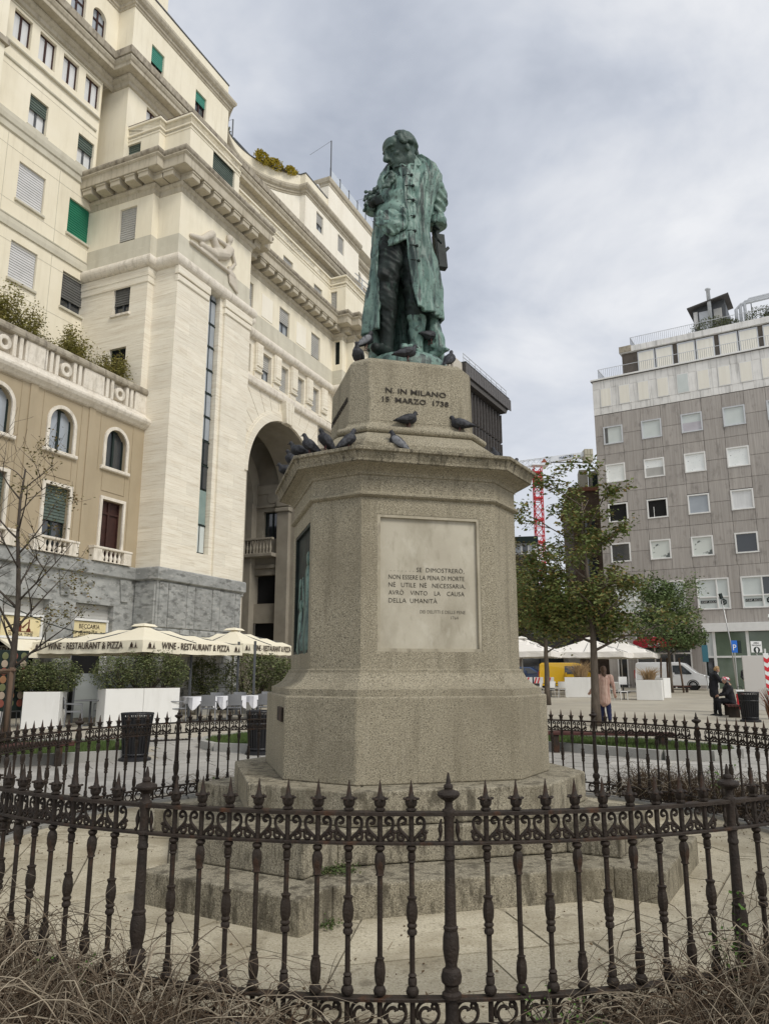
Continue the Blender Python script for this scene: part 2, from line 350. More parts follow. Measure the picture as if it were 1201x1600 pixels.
def yard():
    mb = MB(); mb.lathe([(4.0, .002), (4.0, .006)], 64, (MX, MY)); y = struct(mb.build('monument_yard', joint_m))
    rnd = random.Random(3); ap = [1.2, 2.15, 2.85, 3.45]; T8 = math.tan(PI / 8); g = .007; a14 = R(14.54)
    def put(poly): MB().prism([(MX + p[0], MY + p[1]) for p in poly], .0062, .020 + rnd.uniform(-.004, .004)).build('slab', slab_m, y)
    for k in range(4):
        for i in range(8):
            an = a14 + PI / 4 * i; n = Vector((math.cos(an), math.sin(an))); t = Vector((-n.y, n.x)); m = (1, 2, 3, 3)[k]; r0 = ap[k] + g; cuts = [-1] + sorted((-1 + 2 * (j + rnd.uniform(-.22, .22)) / m) for j in range(1, m)) + [1]
            for c0, c1 in zip(cuts, cuts[1:]):
                if k < 3: r1 = ap[k + 1] - g; put([tuple(n * r0 + t * (c0 * T8 * r0 + g)), tuple(n * r1 + t * (c0 * T8 * (r1 if abs(c0) == 1 else r0) + g)), tuple(n * r1 + t * (c1 * T8 * (r1 if abs(c1) == 1 else r0) - g)), tuple(n * r0 + t * (c1 * T8 * r0 - g))][::-1])
                else:
                    pts = []; 
                    for q in range(5): f = c0 + (c1 - c0) * q / 4; aa = an + math.atan(f * T8); rr_ = 3.875; pts.append((rr_ * math.cos(aa), rr_ * math.sin(aa)))
                    put([tuple(n * r0 + t * (c0 * T8 * r0 + g))] + [tuple(n * r0 + t * (c1 * T8 * r0 - g))] + pts[::-1])
    k = MB()
    for i in range(32):
        a0 = 2 * PI * (i + .02) / 32; a1 = 2 * PI * (i + .98) / 32
        poly = [(MX + 3.86 * math.cos(a), MY + 3.86 * math.sin(a)) for a in (a0, (a0 + a1) / 2, a1)] + [(MX + 4.04 * math.cos(a), MY + 4.04 * math.sin(a)) for a in (a1, (a0 + a1) / 2, a0)]
        MB().prism(poly, -.05, .05).build('kerb_stone', kerb_m, y)
yard()
def plaza_slabs(base_name, x0, x1, y0, y1, ang, w, h, lim, skip):
    base = bpy.data.objects['ground']; rnd = random.Random(5); ca, sa = math.cos(ang), math.sin(ang); n = 0; cx, cy = (x0 + x1) / 2, (y0 + y1) / 2
    rows = int((y1 - y0) / h) + 4
    for j in range(-rows // 2, rows // 2 + 1):
        off = rnd.uniform(0, w)
        for i in range(-int((x1 - x0) / w / 2) - 2, int((x1 - x0) / w / 2) + 3):
            u, v = i * w + off, j * h; X = cx + u * ca - v * sa; Y = cy + u * sa + v * ca
            if not (x0 < X < x1 and y0 < Y < y1) or skip(X, Y) or n >= lim: continue
            q = [(X + (a * (w - .014)) / 2 * ca - b * (h - .014) / 2 * sa, Y + (a * (w - .014)) / 2 * sa + b * (h - .014) / 2 * ca) for a, b in ((-1, -1), (1, -1), (1, 1), (-1, 1))]
            z = gz(Y); MB().prism(q, z - .01, z + .010 + rnd.uniform(-.003, .003)).build('slab', plaza_slab_m, base); n += 1
def in_poly(P, x, y):
    r = False
    for i in range(len(P)):
        (a, b), (c, d) = P[i - 1], P[i]
        if (b > y) != (d > y) and x < (c - a) * (y - b) / (d - b) + a: r = not r
    return r
BED_L = [(-4.9, 15.1), (-5.1, 16.6), (-5.4, 17.6), (-9.8, 16.6), (-9.8, 12.5)]
BED_R = [(1.9, 18.3), (3.9, 16.5), (5.3, 15.05), (6.1, 14.95), (6.75, 15.25), (6.95, 15.9), (6.0, 17.6), (3.0, 19.4)]
BED_M = [(-3.5, 16.6), (-2.6, 16.25), (-1.2, 16.3), (-1.2, 19.6), (-3.2, 19.8), (-4.0, 18.2), (-3.9, 17.2)]
_sk = lambda x, y: math.hypot(x - MX, y - MY) < 4.5 or any(in_poly(B, x, y) for B in (BED_L, BED_R, BED_M)) or abs(x + .0 - .02 * y) < .13 * y
plaza_slabs('left', -9.8, -1.2, 10.6, 19.5, R(28), 1.05, .55, 95, _sk)
plaza_slabs('right', 2, 9.6, 9.5, 19.5, R(-24), 1.05, .55, 95, _sk)

# ------------------------------------------------------------------ monument
def bev(o, w=.012, seg=2):
    m = o.modifiers.new('bevel', 'BEVEL'); m.width = w; m.segments = seg; m.limit_method = 'ANGLE'; m.angle_limit = R(30); return o
def octa(a, b, z): return [(-b, -a, z), (b, -a, z), (a, -b, z), (a, b, z), (b, a, z), (-b, a, z), (-a, b, z), (-a, -b, z)]
def octs(prof): return MB().rings([octa(*p) for p in prof])
mon = thing('monument_pedestal', 'tall octagonal speckled granite pedestal on steps with inscribed marble panel', 'pedestal', (MX, MY, 0), R(14.54))
def steps():
    q = math.sqrt(.5)
    def course(name, a, do, w, z0, z1, depth):
        for k in range(4):
            M = Matrix.Rotation(PI / 2 * k, 4, 'Z')
            n = Vector((q, -q)); t = Vector((-q, -q)); tip = n * do + t * w; out = n * do - t * w
            ra = tip - n * ((-tip.y - a) / q); xr = ra.x          # re-entrant x of the front face (right side)
            o1 = MB().prism([(xr + .0, -a + .003), tuple(tip), tuple(out), (a - .003, -xr), tuple(out - n * depth), tuple(tip - n * depth)], z0, z1)
            poly = [(xr, -a), (tip.x, tip.y), (out.x, out.y), (a, -xr)]
            c = n * (do - depth); poly += [tuple(c - t * (w * .6)), tuple(c + t * (w * .6))]
            o = MB().prism(poly, z0, z1).xf(M).build(name, granite_step, mon); bev(o, .014)
            g = .004; o = MB().prism([(-xr + g, -a), (xr - g, -a), (xr - g, -a + depth), (-xr + g, -a + depth)], z0, z1 - .004).xf(M).build(name, granite_step, mon); bev(o, .014)
    course('lower_step', 2.073, 2.577, .715, .0, .24, .95)
    course('middle_step', 1.60, 2.213, .47, .243, .497, .8)
    MB().prism([p[:2] for p in octa(1.5, .8, 0)], .0, .47).build('step_core', granite_step, mon)
    for i in range(8):                                  # upper step: eight stones
        P = octa(1.541, .8346, 0); a, b = P[i], P[(i + 1) % 8]
        a2, b2 = [Vector(p[:2]) * .72 for p in (a, b)]; A, B = Vector(a[:2]), Vector(b[:2]); e = (B - A).normalized() * .003
        bev(MB().prism([tuple(A + e), tuple(B - e), tuple(b2 - e), tuple(a2 + e)], .499, .752).build('upper_step', granite_step, mon), .014)
steps()
bev(octs([(1.24, .722, .754), (1.24, .722, 1.443), (1.225, .713, 1.449)]).build('base_block', granite, mon), .01)
octs([(1.20, .70, 1.447), (1.20, .70, 1.505), (1.185, .694, 1.51), (1.15, .685, 1.525), (1.10, .67, 1.56), (1.065, .658, 1.605), (1.047, .65, 1.64), (1.047, .65, 1.644), (1.036, .645, 1.646), (1.036, .645, 1.67), (1.02, .64, 1.678)]).build('base_moulding', granite, mon)
frame_stone = pm('panel_frame_stone', (.33, .295, .215), (.42, .38, .29), 3, .8, .2, 40, stain=[(6, (.12, .10, .07), .6, .52, .68, (1.5, 1.5, .6))])
def die():
    mb = MB(); a, b = 1.012, .636; z0, z1 = 1.676, 3.21; P = octa(a, b, 0)
    pz0, pz1, ph, dp = 1.824, 3.047, .488, .055
    for i in range(8):
        A, B = P[i], P[(i + 1) % 8]
        if i % 2 == 0:
            M = Matrix.Rotation(PI / 2 * (i // 2), 4, 'Z'); t = wall(MB(), -b, b, z0, z1, -a, [(-ph, ph, pz0, pz1)], dp)
            mb.merge(t.xf(M))
        else: mb.quad((A[0], A[1], z0), (B[0], B[1], z0), (B[0], B[1], z1), (A[0], A[1], z1))
    mb.add([(p[0], p[1], z1) for p in P], [tuple(range(8))])
    mb.build('die', granite, mon)
    for k in range(4):
        M = Matrix.Rotation(PI / 2 * k, 4, 'Z'); f = MB()
        y = -a + .004; w = .028
        f.prism_y([(-ph, pz0), (ph, pz0), (ph - w, pz0 + w), (-ph + w, pz0 + w)], y, y + .05).prism_y([(-ph, pz1), (-ph + w, pz1 - w), (ph - w, pz1 - w), (ph, pz1)], y, y + .05)
        f.prism_y([(-ph, pz0), (-ph + w, pz0 + w), (-ph + w, pz1 - w), (-ph, pz1)], y, y + .05).prism_y([(ph, pz0), (ph, pz1), (ph - w, pz1 - w), (ph - w, pz0 + w)], y, y + .05)
        bz = (k == 3)
        f.xf(M).build('panel_frame', bronze_dark if bz else frame_stone, mon)
        pn = MB().box(-ph + .02, ph - .02, -a + .034, -a + .054, pz0 + .02, pz1 - .02).xf(M).build('bronze_relief' if bz else 'marble_panel', bronze_dark if bz else marble, mon)
        if k == 0: front = pn
        if bz: relief = pn
    def line(body, x0, w, z, size, mat=letter_dark, par=front, y=-a + .034, name='lettering', M=None, ex=.0035, off=-.0008):
        me = text_mesh(body, size, name, mat, ex, 'LEFT', off, 1.0, w); T = Matrix.Translation((x0, y, z))
        return inst(me, name, par, M=(M @ T if M else T))
    s = .058
    line('SE  DIMOSTRERO\u0300,'.replace('O\u0300', '\u00d2'), -.115, .455, 2.535, s); line('. . . . . . .', -.36, .22, 2.537, s, letter_faint)
    line('NON ESSERE LA PENA DI MORTE', -.376, .716, 2.465, s); line('N\u00c9   UTILE  N\u00c9   NECESSARIA,', -.376, .724, 2.395, s)
    line('AVR\u00d2    VINTO    LA    CAUSA', -.376, .712, 2.325, s); line('DELLA  UMANIT\u00c0', -.376, .452, 2.255, s)
    line('DEI DELITTI E DELLE PENE', -.085, .428, 2.165, .042, letter_faint); line('1764', .205, .07, 2.115, .042, letter_faint)
    # bronze relief on the left face: a standing draped woman and a kneeling figure
    M = Matrix.Rotation(-PI / 2, 4, 'Z'); r = MB(); y = -a + .03
    def limb(p, q_, r1, r2): r.capsule((p[0], 0, p[1]), (q_[0], 0, q_[1]), r1, r2, 10, 3)
    for (ox, k) in ((.23, 1), (-.18, .8)):
        limb((ox, 2.72 * k + .55 * (1 - k)), (ox, 2.74 * k + .55 * (1 - k)), .06, .065)
        limb((ox, 2.58 * k + .5 * (1 - k)), (ox, 2.3 * k + .5 * (1 - k)), .09, .11); limb((ox, 2.3 * k + .5 * (1 - k)), (ox + .05, 1.92), .11, .15)
        limb((ox - .08, 2.55), (ox - .17, 2.3), .04, .03); limb((ox + .08, 2.55), (ox + .15, 2.3), .04, .03)
        for j in range(5): limb((ox - .07 + .035 * j, 2.25), (ox - .11 + .06 * j, 1.9), .018, .022)
    for j in range(4): limb((-.44 + .29 * j, 1.87), (-.30 + .29 * j, 1.89), .025, .02)
    r.v = [(v[0], y + v[1] * .32, v[2]) for v in r.v]
    r.xf(M).build('relief_figures', bronze, relief, smooth=True)
die()
octs([(1.016, .638, 3.196), (1.035, .646, 3.204), (1.05, .653, 3.216), (1.05, .653, 3.232), (1.035, .646, 3.246), (1.016, .638, 3.252), (1.016, .638, 3.40), (1.03, .643, 3.405), (1.035, .65, 3.425), (1.05, .657, 3.44), (1.09, .674, 3.465), (1.145, .70, 3.482), (1.16, .706, 3.486), (1.16, .706, 3.490)]).build('frieze', granite, mon)
bev(octs([(1.178, .713, 3.489), (1.178, .713, 3.515), (1.20, .724, 3.575), (1.222, .733, 3.58), (1.222, .733, 3.612), (.98, .62, 3.650), (.5, .3, 3.652)]).build('cornice', granite_st, mon), .006)
bev(octs([(.955, .61, 3.645), (.955, .61, 3.742)]).build('plinth', granite, mon), .008)
octs([(.90, .585, 3.74), (.86, .57, 3.80), (.80, .545, 3.86), (.76, .53, 3.89), (.745, .52, 3.90)] + [(.742 + .035 * math.cos(t), .517 + .026 * math.cos(t), 3.937 + .036 * math.sin(t)) for t in [PI * (i / 8 - .5) for i in range(9)]] + [(.715, .503, 3.975), (.70, .497, 3.985), (.68, .487, 4.01), (.668, .482, 4.03), (.668, .482, 4.045), (.658, .478, 4.05)]).build('upper_moulding', granite, mon)
bev(octs([(.656, .477, 4.046), (.639, .4851, 4.679), (.60, .46, 4.725), (.54, .42, 4.745), (.3, .2, 4.75)]).build('upper_die', granite, mon), .012)
def upper_text():
    o = bpy.data.objects['upper_die']; y = -.650
    inst(text_mesh('N. IN MILANO', .075, 'lettering', letter_dark, .006, offset=.0004, width=.63), 'lettering', o, M=Matrix.Translation((-.318, y, 4.352)))
    inst(text_mesh('15  MARZO  1738', .075, 'lettering', letter_dark, .006, offset=.0004, width=.685), 'lettering', o, M=Matrix.Translation((-.350, y - .003, 4.256)))
    M = Matrix.Rotation(-PI / 2, 4, 'Z')
    inst(text_mesh('A CESARE BECCARIA', .085, 'lettering', letter_dark, .006, offset=.0004, width=.86), 'lettering', o, M=M @ Matrix.Translation((-.43, y - .002, 4.30)))
upper_text()
bev(MB().box(.36, .66, -1.262, -1.236, 1.225, 1.345).xf(Matrix.Rotation(-PI / 2, 4, 'Z')).build('metal_plate', iron, mon), .004)
# ------------------------------------------------------------------ bronze statue
def remesh(mb, voxel, smooth=4, name='tmp'):
    o = mb.build(name); C_ = o
    m = o.modifiers.new('r', 'REMESH'); m.mode = 'VOXEL'; m.voxel_size = voxel; m.use_smooth_shade = True
    if smooth: s = o.modifiers.new('s', 'SMOOTH'); s.factor = .5; s.iterations = smooth
    bpy.context.view_layer.update(); dg = bpy.context.evaluated_depsgraph_get()
    me = bpy.data.meshes.new_from_object(o.evaluated_get(dg)); old = o.data; bpy.data.objects.remove(o); bpy.data.meshes.remove(old)
    for p in me.polygons: p.use_smooth = True
    return me
def coords(me):
    a = np.empty(len(me.vertices) * 3); me.vertices.foreach_get('co', a); n = np.empty(len(me.vertices) * 3); me.vertices.foreach_get('normal', n)
    return a.reshape(-1, 3), n.reshape(-1, 3)
def setco(me, a): me.vertices.foreach_set('co', np.ascontiguousarray(a, dtype=np.float64).ravel()); me.update()
def fold_noise(P, sx, sy, sz, seed):
    return np.array([mnoise.noise((p[0] * sx + seed, p[1] * sy, p[2] * sz)) for p in P])
stt = thing('bronze_statue', 'green bronze statue of a man in long open coat looking down', 'statue', (MX, MY, 0))
HC = Vector((.020, -.10, 7.495)); HM = Matrix.Rotation(R(-64), 3, 'Z') @ Matrix.Rotation(R(22), 3, 'X')
def H(x, y, z): return HC + HM @ Vector((x, y, z)) * .91
def statue_body():
    b = MB(); E = lambda c, r: b.ellipsoid(H(*c), tuple(q * .91 for q in r), HM, 18, 12)
    E((0, .03, .05), (.165, .205, .185)); E((0, -.05, -.085), (.118, .135, .15)); E((0, -.125, -.185), (.058, .052, .048))
    E((0, -.163, .058), (.118, .046, .026)); E((0, -.10, .10), (.14, .095, .10))
    for s in (-1, 1): E((s * .076, -.112, -.052), (.048, .045, .045)); E((s * .168, .02, -.02), (.02, .036, .056)); E((s * .060, -.150, .010), (.026, .024, .017)); E((s * .03, -.21, -.085), (.02, .024, .018))
    b.capsule(H(0, -.178, .045), H(0, -.245, -.072), .022, .033, 10); E((0, -.176, -.122), (.048, .024, .013)); E((0, -.170, -.147), (.040, .024, .014))
    b.capsule(H(0, .05, -.10), (.12, .05, 7.30), .125, .15)
    b.capsule((.10, .05, 7.22), (.05, .03, 6.5), .22, .25)                                    # trunk core
    # legs, breeches, stockings, shoes
    b.capsule((-.05, .0, 6.42), (-.115, -.09, 5.93), .185, .125); b.capsule((-.115, -.09, 5.93), (-.125, -.035, 5.60), .105, .105); b.capsule((-.125, -.03, 5.62), (-.13, .03, 5.13), .10, .072)
    b.capsule((.17, .02, 6.42), (.165, -.045, 5.90), .185, .125); b.capsule((.165, -.045, 5.90), (.185, .0, 5.62), .105, .105); b.capsule((.185, .0, 5.62), (.20, .06, 5.13), .10, .072)
    for (ax, ay, tx, ty) in ((-.13, .03, -.25, -.24), (.20, .055, .055, -.22)):
        b.capsule((ax, ay, 5.07), (tx, ty, 5.035), .078, .058); b.capsule((ax, ay + .03, 5.06), (ax, ay, 5.10), .075, .08); b.obox(((ax + tx) / 2, (ay + ty) / 2, 5.10), (.09, .11, .05), math.atan2(ty - ay, tx - ax) + PI / 2)
    # arms inside the sleeves, hands with five fingers
    b.capsule((.34, .08, 7.25), (.46, .22, 7.10), .10, .085); b.capsule((.46, .22, 7.10), (.435, .22, 6.78), .08, .05)
    b.ellipsoid((.44, .21, 6.68), (.045, .06, .085))
    for i, (l, dx) in enumerate(((.11, -.045), (.135, -.02), (.14, .008), (.115, .034))):
        b.capsule((.435, .17 + .028 * i, 6.63), (.46, .155 + .028 * i, 6.63 - l * .6), .020, .018, 8, 3); b.capsule((.46, .155 + .028 * i, 6.63 - l * .6), (.50, .165 + .028 * i, 6.63 - l), .018, .015, 8, 3)
    b.capsule((.43, .15, 6.72), (.475, .10, 6.65), .022, .018, 8, 3)
    b.capsule((-.10, .08, 7.22), (-.25, .17, 6.98), .10, .08); b.capsule((-.25, .17, 6.98), (-.30, -.02, 6.88), .075, .05); b.ellipsoid((-.28, -.10, 6.85), (.045, .08, .04))
    for i in range(4): b.capsule((-.275 + .012 * i, -.15, 6.885 - .026 * i), (-.20 + .012 * i, -.21, 6.87 - .026 * i), .018, .015, 8, 3)
    b.capsule((-.27, -.11, 6.90), (-.22, -.16, 6.94), .02, .016, 8, 3)
    me = remesh(b, .0105, 2, 'body'); P, Nn = coords(me)
    inv = np.array(HM.transposed()); Q = (P - np.array(HC)) @ inv.T / .91
    def dent(c, sig, amt):
        nonlocal P
        d = ((Q - np.array(c)) / np.array(sig)); P = P - Nn * (amt * np.exp(-(d ** 2).sum(1)))[:, None]
    for s in (-1, 1): dent((s * .062, -.17, .028), (.036, .05, .016), .024); dent((s * .062, -.165, -.012), (.036, .05, .010), .014); dent((s * .052, -.19, -.10), (.012, .05, .03), .010); dent((s * .105, -.10, -.10), (.03, .06, .05), .014)
    dent((0, -.2, -.1345), (.055, .05, .005), .012); dent((0, -.19, -.163), (.05, .05, .012), .010)
    for k, z in enumerate((.10, .125, .15)): dent((0, -.17, z), (.09, .06, .005), .005)
    low = np.clip((6.5 - P[:, 2]) / .15, 0, 1) * np.clip((P[:, 2] - 5.25) / .2, 0, 1)
    cr = fold_noise(P, 5, 5, 7, 2.0) + 1.0 - 2.2 * np.abs(fold_noise(P @ np.array([[1, 0, .9], [0, 1, .3], [0, 0, 1]]), 5, 5, 9, 7.0)) + .4 * fold_noise(P @ np.array([[1, 0, .6], [0, 1, 0], [0, 0, 1]]), 10, 10, 26, 5.0)
    P = P + Nn * (low * .022 * cr)[:, None]; setco(me, P)
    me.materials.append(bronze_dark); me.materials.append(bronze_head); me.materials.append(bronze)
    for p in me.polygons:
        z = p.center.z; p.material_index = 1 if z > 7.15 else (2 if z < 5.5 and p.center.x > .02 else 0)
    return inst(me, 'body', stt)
body = statue_body()
def hair():
    b = MB(); rnd = random.Random(4)
    def onskull(th, ph_, k=1.0):      # th: around from front (0) to back (180), ph_: elevation
        return H(.172 * k * math.sin(th) * math.cos(ph_), .03 - .212 * k * math.cos(th) * math.cos(ph_), .05 + .195 * k * math.sin(ph_))
    for s in (-1, 1):
        for i in range(26):           # strands swept from the hairline to the nape
            t0 = R(78 + rnd.uniform(-9, 9) - 10 * abs(i / 25 - .5)); e0 = R(12 + 74 * i / 25)
            pts = []
            for k in range(9):
                f = k / 8; th = t0 + (R(178) - t0) * f; ph_ = e0 * (1 - f) ** .8 + R(-28) * f ** 1.5; q = onskull(th, ph_, 1.02 + .05 * math.sin(f * PI) + rnd.uniform(-.008, .012)); pts.append((q.x * 1, q.y, q.z) if s > 0 else tuple(H(*( [-(HM.transposed() @ (q - HC))[0]] + list((HM.transposed() @ (q - HC))[1:])))))
            b.tube(pts, [.012 + .014 * math.sin(min(1, f / 8 + .15) * PI) for f in range(9)], 6)
        for i in range(34):           # curls above and in front of the ear
            th = R(rnd.uniform(72, 122)); ph_ = R(rnd.uniform(-10, 40)); q = onskull(th, ph_, 1.08); q = HC + HM @ Vector((s * (HM.transposed() @ (q - HC))[0], (HM.transposed() @ (q - HC))[1], (HM.transposed() @ (q - HC))[2]))
            b.ellipsoid(q, (rnd.uniform(.022, .036), rnd.uniform(.022, .036), rnd.uniform(.018, .03)), Matrix.Rotation(rnd.uniform(0, 3), 3, 'X'), 8, 6)
    for i in range(7): b.tube([H(-.05 + .017 * i, .21, -.03), H(-.04 + .013 * i, .235, -.12), H(-.03 + .01 * i, .225, -.2), H(-.02 + .007 * i, .225, -.29)], [.03, .026, .024, .012], 6)
    b.ellipsoid(H(0, .085, .07), (.144, .150, .153), HM)
    me = remesh(b, .011, 1, 'hair'); P, Nn = coords(me); P = P + Nn * (.010 * fold_noise(P, 24, 24, 9, 1.0))[:, None]; setco(me, P); me.materials.append(bronze_head)
    inst(me, 'hair', stt)
hair()
_Z = [5.15, 5.43, 5.9, 6.4, 6.75, 7.0, 7.2, 7.33, 7.42, 7.49]
def _ip(z, vals): return float(np.interp(z, _Z, vals))
def coat_dims(z):
    return (_ip(z, [.04, .04, .04, .045, .06, .09, .125, .15, .155, .15]), _ip(z, [.05, .05, .04, .03, .02, .03, .05, .06, .06, .05]),
            _ip(z, [.405, .40, .375, .33, .305, .325, .36, .35, .285, .165]), _ip(z, [.31, .31, .29, .265, .25, .25, .235, .20, .17, .14]))
def coat():
    nu, nv = 220, 110; V = []; 
    for j in range(nv + 1):
        t = j / nv
        for i in range(nu + 1):
            s = i / nu; zh0 = 5.3
            psi_g = s * 340 + 10
            hem = float(np.interp(psi_g, [10, 60, 100, 150, 220, 300, 340], [5.50, 5.49, 5.53, 5.30, 5.15, 5.22, 5.30]))
            z = hem + t * (7.49 - hem)
            pa = _ip(z, [23, 22, 14.5, 6, 2, -5, -18, -28, -34, -36]); pb = _ip(z, [-43, -44, -47, -52, -56, -58, -48, -40, -36, -36.5])
            psi = R(pa + s * (360 + pb - pa)); cx, cy, rx, ry = coat_dims(z)
            d = math.degrees(psi); low = max(0, min(1, (6.75 - z) / 1.2))
            front = math.exp(-((d - 35) / 38) ** 2)
            fold = (math.sin(psi * 8 + 1.2 * math.sin(z * 2.1)) * .6 + math.sin(psi * 15 + 2 + z) * .35) * .055 * low * (1 - .6 * front)
            fold += .016 * low * math.sin(psi * 11 + .6 * z) * front
            fold += .026 * mnoise.noise((psi * 2.4, z * 1.6, 1.0)) + .022 * mnoise.noise((psi * 6 + z * 2.5, z * 3.0, 4.0)) * (1 + (1 - low))
            fold += (.034 * (.5 - abs(mnoise.noise((psi * 3.2 + z * 1.1, z * .9, 9.0)) * 2)) + .018 * (.5 - abs(mnoise.noise((psi * 7 - z * 2.0, z * 2.2, 12.0)) * 2))) * (.45 + .55 * low)
            edge = math.exp(-(s * 40) ** 2) + math.exp(-((1 - s) * 40) ** 2)
            lap = .018 * math.exp(-((s - .035) / .018) ** 2)             # turned facing beside the opening
            if d > 300: fold += .03 * math.sin(z * 7 + d * .05) * low
            k = fold + lap + .015 * edge * (z - 5.4) / 2
            flare = .05 * low ** 2 * math.exp(-((d - 95) / 25) ** 2)
            V.append((cx + (rx + k + flare) * math.sin(psi), cy - (ry + k) * math.cos(psi), z))
    mb = MB(); mb.v = V; n = nu + 1
    mb.f = [(j * n + i, j * n + i + 1, (j + 1) * n + i + 1, (j + 1) * n + i) for j in range(nv) for i in range(nu)]
    o = mb.build('coat', bronze, stt, smooth=True); m = o.modifiers.new('thick', 'SOLIDIFY'); m.thickness = .03; m.offset = -1
    # buttons with their stitched buttonhole bars, on the left front
    bt = MB()
    for z, dd in ((7.27, -13), (7.13, 6), (6.98, 13), (6.80, 18), (6.60, 21), (6.42, 23), (6.24, 26), (6.06, 28)):
        cx, cy, rx, ry = coat_dims(z); p = R(dd)
        q = Vector((cx + (rx + .02) * math.sin(p), cy - (ry + .02) * math.cos(p), z)); bt.ellipsoid(q, (.018, .018, .018), None, 10, 6)
        p2 = R(dd - 15); q2 = Vector((cx + (rx + .022) * math.sin(p2), cy - (ry + .022) * math.cos(p2), z - .005)); bt.tube([q, (q + q2) / 2 + Vector((0, -.012, 0)), q2], .0055, 6)
    bt.build('coat_button', bronze_dark, o, smooth=True)
    # turned down collar
    cl = MB(); K = 22; A = []; B_ = []; D = []
    for i in range(K + 1):
        p = R(-30 + 300 * i / K); cx, cy = .145, .055
        A.append((cx + .145 * math.sin(p), cy - .12 * math.cos(p), 7.50 - .09 * math.cos(p))); B_.append((cx + .200 * math.sin(p), cy - .170 * math.cos(p), 7.42 - .08 * math.cos(p))); D.append((cx + .235 * math.sin(p), cy - .20 * math.cos(p), 7.385 - .05 * math.cos(p)))
    cl.rings([A, B_, D], False, False, False); c2 = cl.build('collar', bronze, o, smooth=True); m = c2.modifiers.new('t', 'SOLIDIFY'); m.thickness = .035
coat()
def sleeves():
    for side in (1, -1):
        b = MB()
        if side == 1:
            b.capsule((.325, .07, 7.335), (.470, .20, 7.11), .148, .122, 16); b.capsule((.465, .21, 7.11), (.44, .22, 6.84), .125, .095, 16); b.capsule((.315, .07, 7.34), (.20, .06, 7.36), .135, .12, 16)
            b.lathe([(.085, 6.86), (.125, 6.86), (.135, 6.82), (.125, 6.74), (.10, 6.75)], 18, (.445, .215))
        else:
            b.capsule((-.07, .07, 7.25), (-.24, .17, 7.0), .14, .12, 16); b.capsule((-.24, .17, 7.0), (-.29, .05, 6.90), .115, .10, 16); b.capsule((-.05, .06, 7.27), (.05, .06, 7.3), .14, .13, 16)
        me = remesh(b, .013, 5, 'sleeve'); P, Nn = coords(me)
        c = np.array([.47, .22, 7.08]) if side == 1 else np.array([-.24, .17, 7.0])
        w = np.exp(-((P - c) ** 2).sum(1) / .055)
        cr = np.sin(P[:, 2] * 62 + P[:, 0] * 26 + 3 * fold_noise(P, 4, 4, 4, 3.0)) * w * .013 + .020 * fold_noise(P, 6, 6, 7, 8.0) + .012 * fold_noise(P, 13, 13, 16, 2.0)
        setco(me, P + Nn * cr[:, None]); me.materials.append(bronze); inst(me, 'sleeve', stt)
sleeves()
def waistcoat():
    nu, nv = 90, 60; V = []
    for j in range(nv + 1):
        t = j / nv; z = 6.36 + t * (7.36 - 6.36); cx, cy, rx, ry = coat_dims(z)
        for i in range(nu):
            p = 2 * PI * i / nu; belly = .055 * math.exp(-((z - 6.72) / .26) ** 2) * max(0, math.cos(p + R(28))) ** 1.5
            chest = .03 * math.exp(-((z - 7.08) / .16) ** 2) * max(0, math.cos(p + R(26)))
            k = -.035 + belly + chest + .017 * math.sin(z * 34 + 2.2 * math.sin(p * 2) + 2.5 * mnoise.noise((p * 1.5, z * 3, 2))) * math.exp(-((z - 6.86) / .2) ** 2) + .012 * mnoise.noise((p * 3, z * 7, 6.0))
            if z < 6.52: k += .03 * math.sin(p * 5 + 2) * (6.52 - z) / .16 + .02 * (6.52 - z) / .16
            V.append((cx + (rx + k) * math.sin(p), cy - (ry + k) * math.cos(p), z - (.10 * max(0, math.cos(p + R(24))) ** 6 if z < 6.6 else 0) * (6.6 - z) / .24))
    mb = MB(); mb.v = V; mb.f = [(j * nu + i, j * nu + (i + 1) % nu, (j + 1) * nu + (i + 1) % nu, (j + 1) * nu + i) for j in range(nv) for i in range(nu)]
    o = mb.build('waistcoat', bronze, stt, smooth=True); m = o.modifiers.new('t', 'SOLIDIFY'); m.thickness = .03
    # loose shirt / flaps turned out over the waist
    f = MB()
    for k in range(3):
        pts = []; r = .19 - .045 * k
        for i in range(13):
            a = PI * (i / 12) + PI; pts.append((-.075 + r * math.cos(a) * .95, -.285 - .02 * k + .06 * (math.cos(a)) ** 2, 6.62 - .02 * k + r * math.sin(a) * .85 * (1 if k else 1.05)))
        f.tube(pts, [.018 + .030 * math.sin(PI * i / 12) for i in range(13)], 8)
    f.ellipsoid((-.08, -.24, 6.56), (.15, .06, .13)); f.capsule((.06, -.27, 6.66), (.07, -.26, 6.50), .040, .03); f.capsule((-.2, -.18, 6.66), (-.13, -.25, 6.46), .04, .03); f.ellipsoid((-.085, -.26, 6.445), (.075, .045, .05))
    f.v = [(v[0], -.225 + (v[1] + .225) * .62, 6.56 + (v[2] - 6.56) * 1.12 - .02) for v in f.v]
    me = remesh(f, .010, 1, 'shirt_flap'); P, Nn = coords(me); setco(me, P + Nn * (.020 * (.5 - np.abs(2 * fold_noise(P @ np.array([[1, 0, .7], [0, 1, 0], [-.3, 0, 1]]), 7, 7, 12, 3.0))))[:, None]); me.materials.append(bronze); inst(me, 'shirt_flap', o)
waistcoat()
